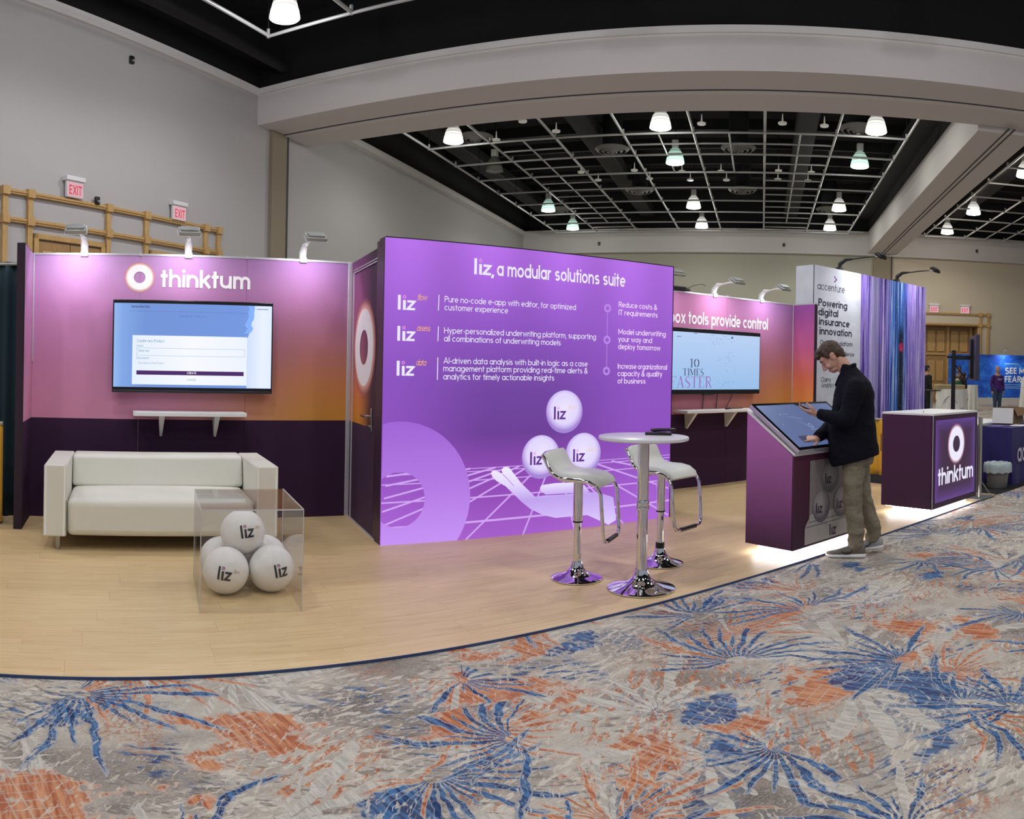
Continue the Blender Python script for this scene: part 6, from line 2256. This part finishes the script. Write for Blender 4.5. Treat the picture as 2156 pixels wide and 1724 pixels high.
clothed_table('round white clothed table behind the monitor stand column', 6.1, 24.0, 0.48, 1.05, True)
clothed_table('tall white clothed table in front of the blue backdrop', 9.12, 32.5, 0.30, 1.10)
clothed_table('round white clothed table at the picture edge past the purple-shirted man', 10.2, 26.2, 0.75, 0.90)
clothed_table('small white clothed stand with a blue lit box, in front of the blue backdrop', 12.15, 33.5, 0.35, 1.0)
t = hthing('display_box', 'pale display box with a blue lit line on a white stand', 'box', 12.15, 33.5, 1.004)
MB().box(-0.30, 0.30, -0.2, 0.2, 0, 0.45).build('box_body', WHITE_LAM, t, bevel=0.02)
MB().box(-0.26, 0.26, -0.21, -0.2, 0.10, 0.2).build('light_line', emissive('blue_light', (70, 110, 250), 1.5), t)
t = hthing('bin', 'low white open bin on the floor behind the counter', 'bin', 5.78, 21.0, 0)
mb = MB()
mb.hexa([(-0.26, -0.2, 0), (0.26, -0.2, 0), (0.26, 0.2, 0), (-0.26, 0.2, 0)], [(-0.3, -0.24, 0.42), (0.3, -0.24, 0.42), (0.3, 0.24, 0.42), (-0.3, 0.24, 0.42)])
mb.build('bin_body', WHITE_LAM, t, bevel=0.02)
MB().box(-0.27, 0.27, -0.21, 0.21, 0.40, 0.425).build('bin_inside', mat('bin_inside', (160, 158, 150), 0.7), t)
t = hthing('tan_case', 'flat tan case lying on the white clothed table', 'case', 6.0, 24.0, 1.056)
MB().box(-0.45, 0.45, -0.3, 0.3, 0, 0.14).build('case_body', mat('tan_case', (176, 158, 118), 0.7), t, bevel=0.02)
MB().box(-0.455, 0.455, -0.305, 0.305, 0.06, 0.075).build('seam', mat('tan_seam', (120, 104, 76), 0.7), t)
t = hthing('cocktail_table', 'slim grey stand with a dark top beside the purple printed wall', 'table', 4.85, 21.5, 0)
MB().cyl((0, 0, 0), (0, 0, 1.03), 0.035, n=10).build('column', STEEL, t, smooth=50)
MB().lathe([(0.0, 1.03), (0.26, 1.03), (0.27, 1.06), (0.0, 1.06)], n=24, cap=False).build('top', BLACK, t, smooth=50)
MB().lathe([(0.24, 0.0), (0.24, 0.015), (0.05, 0.03)], n=24).build('base', STEEL, t, smooth=50)

# =================================================================== PEOPLE
M_SKIN = NT('skin')
_n = M_SKIN.noise(M_SKIN.obj(), 18, 3, 0.6)
M_SKIN.base(M_SKIN.ramp(_n, [(0.3, lin(196, 146, 124)), (0.7, lin(220, 172, 150))]))
M_SKIN.bsdf.inputs['Roughness'].default_value = 0.5
M_SKIN.bsdf.inputs['Subsurface Weight'].default_value = 0.08
M_SKIN.bsdf.inputs['Subsurface Radius'].default_value = (0.02, 0.008, 0.004)
M_SKIN = M_SKIN.mat


PENDING = []


def fuse(mb, name, material, parent, voxel=0.008, smooth=3, wrinkle=0.0, wscale=9.0, fac=0.5, stretch=(1, 1, 1)):
    """melt overlapping closed shells into one continuous surface (done for all at once by melt_all)"""
    o = bpy.data.objects.new(name, mb.mesh(name))
    COL.objects.link(o)
    o.parent = parent
    r = o.modifiers.new('r', 'REMESH')
    r.mode = 'VOXEL'
    r.voxel_size = voxel
    r.use_smooth_shade = True
    if smooth:
        m = o.modifiers.new('s', 'SMOOTH')
        m.iterations = smooth
        m.factor = fac
    PENDING.append((o, material, wrinkle, wscale, stretch))
    return o


def melt_all():
    dg = bpy.context.evaluated_depsgraph_get()
    done = [bpy.data.meshes.new_from_object(p[0].evaluated_get(dg)) for p in PENDING]
    for (o, material, wrinkle, wscale, stretch), new in zip(PENDING, done):
        o.modifiers.clear()
        old, o.data = o.data, new
        new.name = old.name
        bpy.data.meshes.remove(old)
        if wrinkle:
            flat = []
            for c, nrm in [(v.co.copy(), v.normal.copy()) for v in new.vertices]:
                p = Vector((c.x * stretch[0], c.y * stretch[1], c.z * stretch[2])) * wscale
                d = mnoise.noise(p) * 0.7 + abs(mnoise.noise(p * 2.1 + Vector((5, 3, 1)))) * -0.6
                flat.extend(c + nrm * d * wrinkle)
            new.vertices.foreach_set('co', flat)
            new.update()
        new.shade_smooth()
        new.materials.clear()
        new.materials.append(material)


def ell_loft(mb, rings, n=28, power=2.4):
    """rings: (centre x, centre y, z, half width, half depth, tilt dz/dy)"""
    R = []
    for cx, cy, z, rx, ry, tl in rings:
        row = []
        for i in range(n):
            th = 2 * PI * i / n
            c, s_ = math.cos(th), math.sin(th)
            e = 2 / power
            x = math.copysign(abs(c) ** e, c) * rx
            y_ = math.copysign(abs(s_) ** e, s_) * ry
            row.append((cx + x, cy + y_, z + tl * y_))
        R.append(row)
    return mb.ring_loft(R)


def head_shapes(mb, M, k=1.0):
    e = lambda c, r: mb.ball(M @ Vector(c), Vector(r) * k, 22, 14, M.to_3x3())
    e((0, -0.012, 0.035), (0.074, 0.096, 0.088))
    e((0, 0.030, -0.020), (0.062, 0.064, 0.080))
    e((0, 0.048, -0.082), (0.042, 0.042, 0.030))
    e((0, 0.072, 0.040), (0.050, 0.022, 0.030))
    e((0, -0.03, -0.05), (0.052, 0.060, 0.06))
    for s_ in (-1, 1):
        e((s_ * 0.036, 0.066, -0.035), (0.024, 0.022, 0.026))
        e((s_ * 0.078, -0.012, -0.008), (0.010, 0.022, 0.034))
        e((s_ * 0.082, -0.018, 0.008), (0.008, 0.020, 0.020))
        e((s_ * 0.030, 0.084, 0.030), (0.020, 0.010, 0.008))
        e((s_ * 0.012, 0.104, -0.036), (0.010, 0.010, 0.009))
    mb.caps(M @ Vector((0, 0.090, 0.020)), M @ Vector((0, 0.114, -0.028)), 0.009, 0.013)
    mb.caps(M @ Vector((-0.020, 0.088, -0.062)), M @ Vector((0.020, 0.088, -0.062)), 0.008)
    mb.caps(M @ Vector((-0.016, 0.086, -0.072)), M @ Vector((0.016, 0.086, -0.072)), 0.009)


def hand_shapes(mb, wrist, d, palm, side, curl=(0.35, 0.4, 0.45, 0.5), thumb=0.5, k=1.0, splay=0.06, index_straight=False):
    """d: towards the fingertips, palm: the way the palm faces, side: towards the thumb"""
    d, palm = Vector(d).normalized(), Vector(palm)
    palm = (palm - d * palm.dot(d)).normalized()
    s_ = d.cross(palm)
    if s_.dot(Vector(side)) < 0:
        s_ = -s_
    w_ = Vector(wrist)
    P = lambda a, b, c: w_ + (d * a + s_ * b + palm * c) * k
    mb.caps(P(-0.03, 0, 0), P(0.02, 0, 0), 0.028 * k, 0.026 * k)
    for b, L in ((0.030, 0.088), (0.010, 0.092), (-0.010, 0.088), (-0.028, 0.080)):
        mb.caps(P(0.015, b * 0.7, 0), P(L - 0.008, b, 0.0), 0.0165 * k, 0.0125 * k)
    lens = ((0.040, 0.024, 0.020), (0.044, 0.028, 0.021), (0.040, 0.026, 0.020), (0.032, 0.020, 0.018))
    for i, (b, L0) in enumerate(((0.030, 0.088), (0.010, 0.092), (-0.010, 0.088), (-0.028, 0.080))):
        base = P(L0 - 0.006, b, 0)
        ang = 0.0
        p = base
        c = 0.06 if (index_straight and i == 0) else curl[i]
        for j, l in enumerate(lens[i]):
            ang += c * (1.0 if j == 0 else 1.25)
            dirv = (d * math.cos(ang) + palm * math.sin(ang) + s_ * (b / 0.03) * splay).normalized()
            q = p + dirv * l * k
            mb.caps(p, q, (0.0095 - 0.0008 * j) * k, (0.0088 - 0.0008 * j) * k, 10)
            p = q
    t0 = P(0.022, 0.026, 0.006)
    t1 = t0 + (d * 0.55 + s_ * 0.75 + palm * thumb * 0.5).normalized() * 0.042 * k
    t2 = t1 + (d * 0.85 + s_ * 0.25 + palm * thumb * 0.6).normalized() * 0.032 * k
    t3 = t2 + (d * 0.95 + s_ * 0.0 + palm * thumb * 0.8).normalized() * 0.024 * k
    mb.caps(t0, t1, 0.015 * k, 0.0118 * k, 10)
    mb.caps(t1, t2, 0.0115 * k, 0.0102 * k, 10)
    mb.caps(t2, t3, 0.0100 * k, 0.0085 * k, 10)


def shoe(parent, heel, toe, z, M_up, M_sole, lift=0.0, accent=None):
    h, t_ = Vector((*heel, z)), Vector((*toe, z))
    d = (t_ - h)
    L = d.length
    d.normalize()
    s_ = Vector((-d.y, d.x, 0))
    up = Vector((0, 0, 1))
    def ring(u, hw, z0, z1, n=16):
        out = []
        for i in range(n):
            th = 2 * PI * i / n
            c, sn = math.cos(th), math.sin(th)
            out.append(h + d * (u * L) + s_ * (hw * math.copysign(abs(c) ** 0.7, c)) + up * ((z0 + z1) / 2 + (z1 - z0) / 2 * math.copysign(abs(sn) ** 0.8, sn) + lift * (1 - u) ** 1.5))
        return out
    sole = [(0.0, 0.020, 0.010, 0.030), (0.02, 0.034, 0.002, 0.036), (0.15, 0.040, 0.0, 0.038), (0.45, 0.037, 0.0, 0.034), (0.72, 0.047, 0.0, 0.032), (0.90, 0.040, 0.004, 0.030), (0.98, 0.022, 0.012, 0.030), (1.0, 0.008, 0.016, 0.028)]
    MB().ring_loft([ring(*r) for r in sole]).build('sole', M_sole, parent, smooth=60)
    upper = [(0.01, 0.014, 0.030, 0.080), (0.04, 0.030, 0.026, 0.098), (0.16, 0.037, 0.026, 0.105), (0.34, 0.036, 0.026, 0.098), (0.50, 0.038, 0.026, 0.082), (0.68, 0.042, 0.026, 0.062), (0.84, 0.037, 0.026, 0.052), (0.94, 0.025, 0.026, 0.046), (0.985, 0.010, 0.027, 0.040)]
    MB().ring_loft([ring(*r) for r in upper]).build('shoe_upper', M_up, parent, smooth=60)
    for k in range(4):
        u = 0.40 + 0.07 * k
        zt = 0.097 - 0.105 * (u - 0.34)
        a = h + d * (u * L) + up * (zt + lift * (1 - u) ** 1.5)
        MB().tube([a - s_ * 0.022 - up * 0.008, a + up * 0.002, a + s_ * 0.022 - up * 0.008], 0.003, n=6).build('lace', accent or M_sole, parent)
    if accent:
        for sg in (-1, 1):
            pts = [h + d * (u * L) + s_ * sg * (hw + 0.001) + up * (zz_ + lift * (1 - u) ** 1.5) for u, hw, zz_ in ((0.28, 0.0365, 0.085), (0.40, 0.0385, 0.045), (0.52, 0.0405, 0.040), (0.60, 0.040, 0.055))]
            MB().tube(pts, 0.0045, n=6).build('side_stripe', accent, parent)


# --- the man at the kiosk (left side towards the picture; local +Y is where he faces, -X his left)
man = thing('person', 'man in dark navy blazer and khaki trousers leaning over the kiosk screen', 'person', (5.085, 3.555, 0.0), math.atan2(0.572, 0.82))
GZ = 0.0
HP = Vector((0.0, 0.212, 1.592))
TILT = math.radians(-46)
HM = Matrix.Translation(HP) @ Matrix.Rotation(TILT, 4, 'X')
LS, LE, LWr = Vector((-0.195, 0.015, 1.355)), Vector((-0.245, 0.085, 1.095)), Vector((-0.190, 0.300, 1.140))
RS, RE, RWr = Vector((0.195, 0.015, 1.355)), Vector((0.185, 0.150, 1.085)), Vector((-0.085, 0.318, 0.938))
mb = MB()
head_shapes(mb, HM)
mb.caps(HM @ Vector((0, -0.035, -0.04)), (0, 0.070, 1.455), 0.056, 0.062)
ell_loft(mb, [(0, 0.02, 0.80, 0.13, 0.10, 0), (0, 0.02, 1.0, 0.15, 0.11, 0), (0, 0.02, 1.25, 0.17, 0.11, 0), (0, 0.045, 1.42, 0.13, 0.07, 0), (0, 0.07, 1.47, 0.06, 0.055, 0)])
for a, b, c in ((LS, LE, LWr), (RS, RE, RWr)):
    mb.caps(a, b, 0.048, 0.038)
    mb.caps(b, c, 0.038, 0.027)
hand_shapes(mb, LWr + Vector((0.012, 0.01, 0.0)), (0.10, 0.95, 0.18), (0.35, -0.1, 0.9), (-0.6, 0.2, 0.6), (0.18, 0.30, 0.42, 0.5), 0.7, 1.0)
hand_shapes(mb, RWr, (-0.72, 0.70, 0.05), (0.2, 0.35, -0.9), (-0.7, -0.7, 0), (0.25, 0.42, 0.5, 0.55), 0.4, 1.0, index_straight=True)
LH, LK, LA = Vector((-0.10, 0.015, 0.84)), Vector((-0.105, 0.025, 0.47)), Vector((-0.095, -0.012, 0.09))
RH, RK, RA = Vector((0.10, -0.01, 0.84)), Vector((0.10, -0.055, 0.47)), Vector((0.095, -0.155, 0.115))
for a, b, c in ((LH, LK, LA), (RH, RK, RA)):
    mb.caps(a, b, 0.068, 0.046)
    mb.caps(b, c, 0.044, 0.034)
body = fuse(mb, 'body', M_SKIN, man, 0.0058, 2)
# eyes, brows, mouth
M_EYEW = mat('eye_white', (168, 146, 134), 0.3)
M_HAIR = NT('brown_hair')
_x, _y, _z = M_HAIR.xyz(M_HAIR.obj())
_s = M_HAIR.noise(M_HAIR.vec(M_HAIR.m('MULTIPLY', _x, 240.0), M_HAIR.m('MULTIPLY', _y, 60.0), M_HAIR.m('MULTIPLY', _z, 70.0)), 1.0, 3, 0.6)
M_HAIR.base(M_HAIR.ramp(_s, [(0.3, lin(38, 26, 18)), (0.7, lin(86, 62, 42))]))
M_HAIR.bsdf.inputs['Roughness'].default_value = 0.55
M_HAIR.bump(_s, 0.6, 0.01)
M_HAIR = M_HAIR.mat
for s_ in (-1, 1):
    MB().ball(HM @ Vector((s_ * 0.031, 0.0815, 0.010)), 0.0098, 12, 8).build('eye', M_EYEW, body, smooth=True)
    MB().ball(HM @ Vector((s_ * 0.031, 0.0868, 0.005)), 0.0056, 10, 8).build('iris', M_INK, body, smooth=True)
    MB().tube([HM @ Vector((s_ * 0.014, 0.094, 0.030)), HM @ Vector((s_ * 0.032, 0.094, 0.036)), HM @ Vector((s_ * 0.050, 0.082, 0.030))], 0.0042, n=6).build('eyebrow', M_HAIR, body)
mb = MB()
mb.caps(HM @ Vector((-0.017, 0.0945, -0.067)), HM @ Vector((0.017, 0.0945, -0.067)), 0.0045, n=8)
mb.build('lips', mat('lips', (176, 112, 104), 0.5), body, smooth=True)
mb = MB()
he = lambda c, r: mb.ball(HM @ Vector(c), Vector(r), 22, 14, HM.to_3x3())
he((0, -0.020, 0.052), (0.082, 0.098, 0.084))
he((0, -0.055, 0.005), (0.076, 0.062, 0.070))
he((0, 0.040, 0.098), (0.062, 0.056, 0.034))
he((-0.02, 0.080, 0.082), (0.046, 0.026, 0.026))
he((0.03, 0.076, 0.082), (0.036, 0.024, 0.024))
he((0, -0.070, -0.04), (0.056, 0.034, 0.040))
for s_ in (-1, 1):
    he((s_ * 0.070, 0.020, 0.045), (0.014, 0.022, 0.040))
hair = fuse(mb, 'hair', M_HAIR, man, 0.006, 2, 0.006, 60.0)
# blazer
M_BLAZER = mat('navy_blazer_wool', (13, 14, 25), 0.9, vary=0.12, vscale=40, bump=0.15, bscale=400, spec=0.2)
mb = MB()
ell_loft(mb, [(0, 0.005, 0.765, 0.205, 0.195, -0.28), (0, 0.015, 0.80, 0.208, 0.198, -0.26), (0, 0.035, 0.95, 0.205, 0.198, -0.12), (0, 0.035, 1.10, 0.205, 0.182, -0.04), (0, 0.030, 1.22, 0.215, 0.172, 0.0), (0, 0.022, 1.32, 0.215, 0.160, 0.0), (0, 0.025, 1.40, 0.190, 0.135, 0.05), (0, 0.040, 1.455, 0.13, 0.105, 0.12), (0, 0.062, 1.50, 0.095, 0.085, 0.20), (0, 0.078, 1.535, 0.070, 0.066, 0.15)], 36, 2.3)
for a, b, c in ((LS, LE, LWr), (RS, RE, RWr)):
    mb.caps(a + Vector((0, 0, -0.01)), b, 0.086, 0.066)
    mb.caps(b, b.lerp(c, 0.90), 0.066, 0.048)
bl = fuse(mb, 'blazer', M_BLAZER, man, 0.0095, 4, 0.011, 7.0, stretch=(1, 1, 1.6))
mb = MB()
colr = [(0.0, 0.022, 1.535), (-0.050, 0.036, 1.530), (-0.078, 0.085, 1.500), (-0.060, 0.140, 1.440), (-0.035, 0.178, 1.36)]
mb.tube(colr, [0.016, 0.017, 0.018, 0.016, 0.010], n=10)
mb.tube([(-x, y_, z) for x, y_, z in colr], [0.016, 0.017, 0.018, 0.016, 0.010], n=10)
fuse(mb, 'collar', M_BLAZER, man, 0.006, 2)
MB().box(-0.0015, 0.0015, -0.203, -0.196, 0.84, 0.98).build('back_vent', BLACK, man)
M_SHIRT = mat('white_shirt', (214, 214, 216), 0.7)
for b, c in ((LE, LWr), (RE, RWr)):
    p = b.lerp(c, 0.93)
    q = b.lerp(c, 1.02)
    MB().cyl(b.lerp(c, 0.86), q - (c - b) * 0.02, 0.040, 0.037, n=18).build('shirt_cuff', M_BLAZER, man, smooth=50)
# trousers
M_KHAKI = mat('khaki_cotton', (124, 116, 98), 0.85, vary=0.08, vscale=10, bump=0.2, bscale=150)
mb = MB()
ell_loft(mb, [(0, -0.005, 0.74, 0.165, 0.135, 0), (0, 0.0, 0.82, 0.178, 0.148, 0), (0, 0.01, 0.90, 0.172, 0.140, 0), (0, 0.015, 0.98, 0.16, 0.13, 0)], 32)
mb.caps(LH + Vector((0.012, 0, -0.05)), LK, 0.100, 0.080)
mb.caps(LK, LA + Vector((0, 0, 0.045)), 0.080, 0.068)
mb.caps(LA + Vector((0, 0.01, 0.04)), LA + Vector((0, 0.014, 0.010)), 0.074, 0.064)
mb.caps(RH + Vector((-0.012, 0, -0.05)), RK, 0.100, 0.078)
mb.caps(RK, RA + Vector((0, 0, 0.045)), 0.078, 0.064)
mb.caps(RA + Vector((0, 0.01, 0.03)), RA + Vector((0, 0.012, 0.012)), 0.066, 0.062)
fuse(mb, 'trousers', M_KHAKI, man, 0.0085, 3, 0.022, 8.0, stretch=(1, 1, 1.5))
M_SHG = mat('grey_knit_shoe', (112, 104, 96), 0.8, bump=0.3, bscale=300)
M_SHL = mat('pale_grey_shoe', (164, 164, 166), 0.7, bump=0.3, bscale=300)
M_SOLEW = mat('white_sole', (224, 222, 220), 0.6)
shoe(man, (-0.100, -0.088), (-0.105, 0.232), 0.0, M_SHG, M_SOLEW, 0.0, BLACK)
shoe(man, (0.095, -0.235), (0.100, 0.080), 0.0, M_SHL, M_SOLEW, 0.03, mat('navy_accent', (24, 30, 46), 0.6))
# phone held in his left hand
ph = thing('smartphone', 'black smartphone held in the raised hand of the man', 'phone', (0, 0, 0))
MW = Matrix.Translation((5.085, 3.555, 0)) @ Matrix.Rotation(math.atan2(0.572, 0.82), 4, 'Z')
ph.matrix_world = MW @ Matrix.Translation(LWr + Vector((0.035, 0.135, 0.052))) @ Matrix.Rotation(math.radians(22), 4, 'X') @ Matrix.Rotation(math.radians(12), 4, 'Y')
MB().box(-0.036, 0.036, -0.072, 0.072, -0.004, 0.004).build('case', BLACK, ph, bevel=0.003)
MB().box(-0.033, 0.033, -0.068, 0.068, 0.004, 0.0046).build('screen', mat('phone_screen', (40, 42, 50), 0.1), ph)


# --- people far behind
def far_person(label, lat_, fwd, rz, k, skin, hairc, top, legs, pose='stand', bald=False, mark=False, shoes=(28, 26, 26)):
    t = hthing('person', label, 'person', lat_, fwd, 0, rz)
    bend = {'stand': 0.0, 'lean': 0.75, 'sit': 0.1}[pose]
    mb = MB()
    hip = Vector((0, 0, 0.92))
    sh = hip + Vector((0, math.sin(bend) * 0.50, math.cos(bend) * 0.50))
    hd_ = sh + Vector((0, math.sin(bend) * 0.24 + 0.02, math.cos(bend) * 0.24 + 0.01))
    M = Matrix.Translation(hd_) @ Matrix.Rotation(-bend * 0.8, 4, 'X')
    head_shapes(mb, M)
    mb.caps(hd_ - Vector((0, 0.02, 0.03)), sh, 0.055, 0.06)
    mb.caps(hip, sh, 0.11, 0.12)
    arms = []
    for s_ in (-1, 1):
        a = sh + Vector((s_ * 0.19, 0, -0.04))
        if pose == 'lean':
            b = a + Vector((s_ * 0.03, 0.05, -0.28)); c = b + Vector((0, 0.12, -0.20)); dr_ = (0, 0.6, -0.8)
        else:
            b = a + Vector((s_ * 0.07, -0.02, -0.28)); c = b + Vector((s_ * -0.01, 0.06, -0.25)); dr_ = (0, 0.15, -1)
        arms.append((a, b, c))
        mb.caps(a, b, 0.045, 0.038)
        mb.caps(b, c, 0.038, 0.027)
        hand_shapes(mb, c, dr_, (-s_, 0, 0), (0, 1, 0), (0.25, 0.3, 0.35, 0.4), 0.5)
        hp = Vector((s_ * 0.09, 0, 0.88))
        mb.caps(hp, (s_ * 0.10, 0.01, 0.48), 0.085, 0.055)
        mb.caps((s_ * 0.10, 0.01, 0.48), (s_ * 0.10, -0.01, 0.08), 0.05, 0.036)
    fuse(mb, 'body', mat('far_skin_%d' % skin[0], skin, 0.55), t, 0.012, 2)
    mb = MB()
    he2 = lambda c, r: mb.ball(M @ Vector(c), Vector(r), 18, 12, M.to_3x3())
    if bald:
        he2((0, -0.05, 0.0), (0.079, 0.06, 0.035))
        he2((0, 0.060, -0.085), (0.046, 0.036, 0.030))
    else:
        he2((0, -0.022, 0.05), (0.084, 0.10, 0.088))
        he2((0, -0.06, -0.01), (0.078, 0.06, 0.10))
        if pose == 'lean':
            he2((0, -0.05, -0.12), (0.08, 0.06, 0.14))
            he2((0.05, 0.03, -0.08), (0.04, 0.06, 0.16))
    fuse(mb, 'hair', mat('far_hair_%d' % hairc[0], hairc, 0.6), t, 0.012, 1, 0.01, 40)
    mb = MB()
    mb.caps(hip + Vector((0, 0, 0.02)), hip.lerp(sh, 0.5), 0.165, 0.165, 20)
    mb.caps(hip.lerp(sh, 0.5), sh + Vector((0, 0, -0.08)), 0.165, 0.15, 20)
    mb.caps(sh + Vector((0, 0, -0.06)), sh + Vector((0, 0.0, 0.015)), 0.11, 0.072)
    for a, b, c in arms:
        mb.caps(sh + Vector((0, 0, -0.045)), a, 0.10, 0.078)
        mb.caps(a, b, 0.068, 0.056)
        mb.caps(b, b.lerp(c, 0.2 if pose == 'lean' else 0.85), 0.055, 0.045)
    sho = fuse(mb, 'shirt', mat('far_shirt_%d_%d' % (top[0], top[1]), top, 0.8), t, 0.014, 3, 0.012, 7)
    mb = MB()
    for s_ in (-1, 1):
        mb.caps((s_ * 0.085, 0, 0.90), (s_ * 0.10, 0.01, 0.48), 0.115, 0.08)
        mb.caps((s_ * 0.10, 0.01, 0.48), (s_ * 0.10, -0.01, 0.09), 0.078, 0.062)
    mb.caps((-0.06, 0, 0.92), (0.06, 0, 0.92), 0.125)
    fuse(mb, 'trousers', mat('far_trousers_%d' % legs[2], legs, 0.85), t, 0.014, 3, 0.012, 7)
    for s_ in (-1, 1):
        shoe(t, (s_ * 0.10, -0.09), (s_ * 0.12, 0.19), 0.0, mat('far_shoe', shoes, 0.6), mat('far_sole', (50, 48, 48), 0.7))
    if mark:
        m2 = MB()
        for zz_, wd in ((1.31, 0.22), (1.27, 0.13)):
            for i in range(8):
                pass
            pts = [(-wd / 2 + wd * i / 8, 0.172 + 0.006, zz_) for i in range(9)]
            m2.tube(pts, 0.011, n=6)
        m2.build('chest_print', mat('pale_chest_print', (190, 180, 210), 0.7), sho)
    t.scale = (k, k, k)
    return t


far_person('bald man in a purple long-sleeved shirt and jeans facing the camera', 9.15, 28.8, PI + 0.25, 1.06, (176, 130, 108), (150, 140, 132), (66, 22, 104), (52, 68, 96), 'stand', True, True)
far_person('dark-haired person in green bending over the far white table', 6.35, 25.6, -1.9, 1.0, (186, 140, 116), (34, 26, 24), (16, 96, 66), (40, 40, 46), 'lean')
far_person('person in dark clothes standing behind the monitor stand column', 7.05, 26.8, PI - 0.5, 1.02, (132, 98, 80), (26, 22, 22), (24, 24, 34), (30, 30, 36), 'stand')
far_person('person in black half hidden by the edge of the purple printed wall', 6.02, 27.5, -1.2, 1.04, (180, 136, 112), (30, 26, 24), (16, 16, 18), (24, 24, 26), 'stand')

melt_all()

# loop of cable on the plank floor behind the kiosk
o = MB().tube([(7.35 + 0.16 * math.cos(a) * (1 + 0.1 * math.sin(2 * a)), 5.35 + 0.10 * math.sin(a), FZ + 0.006) for a in [i * 2 * PI / 26 for i in range(24)]], 0.006, n=6).build('floor_cable', mat('dark_cable', (70, 56, 52), 0.6), None, smooth=50)
tag(o, 'thin dark cable loop lying on the planks behind the kiosk', 'cable')
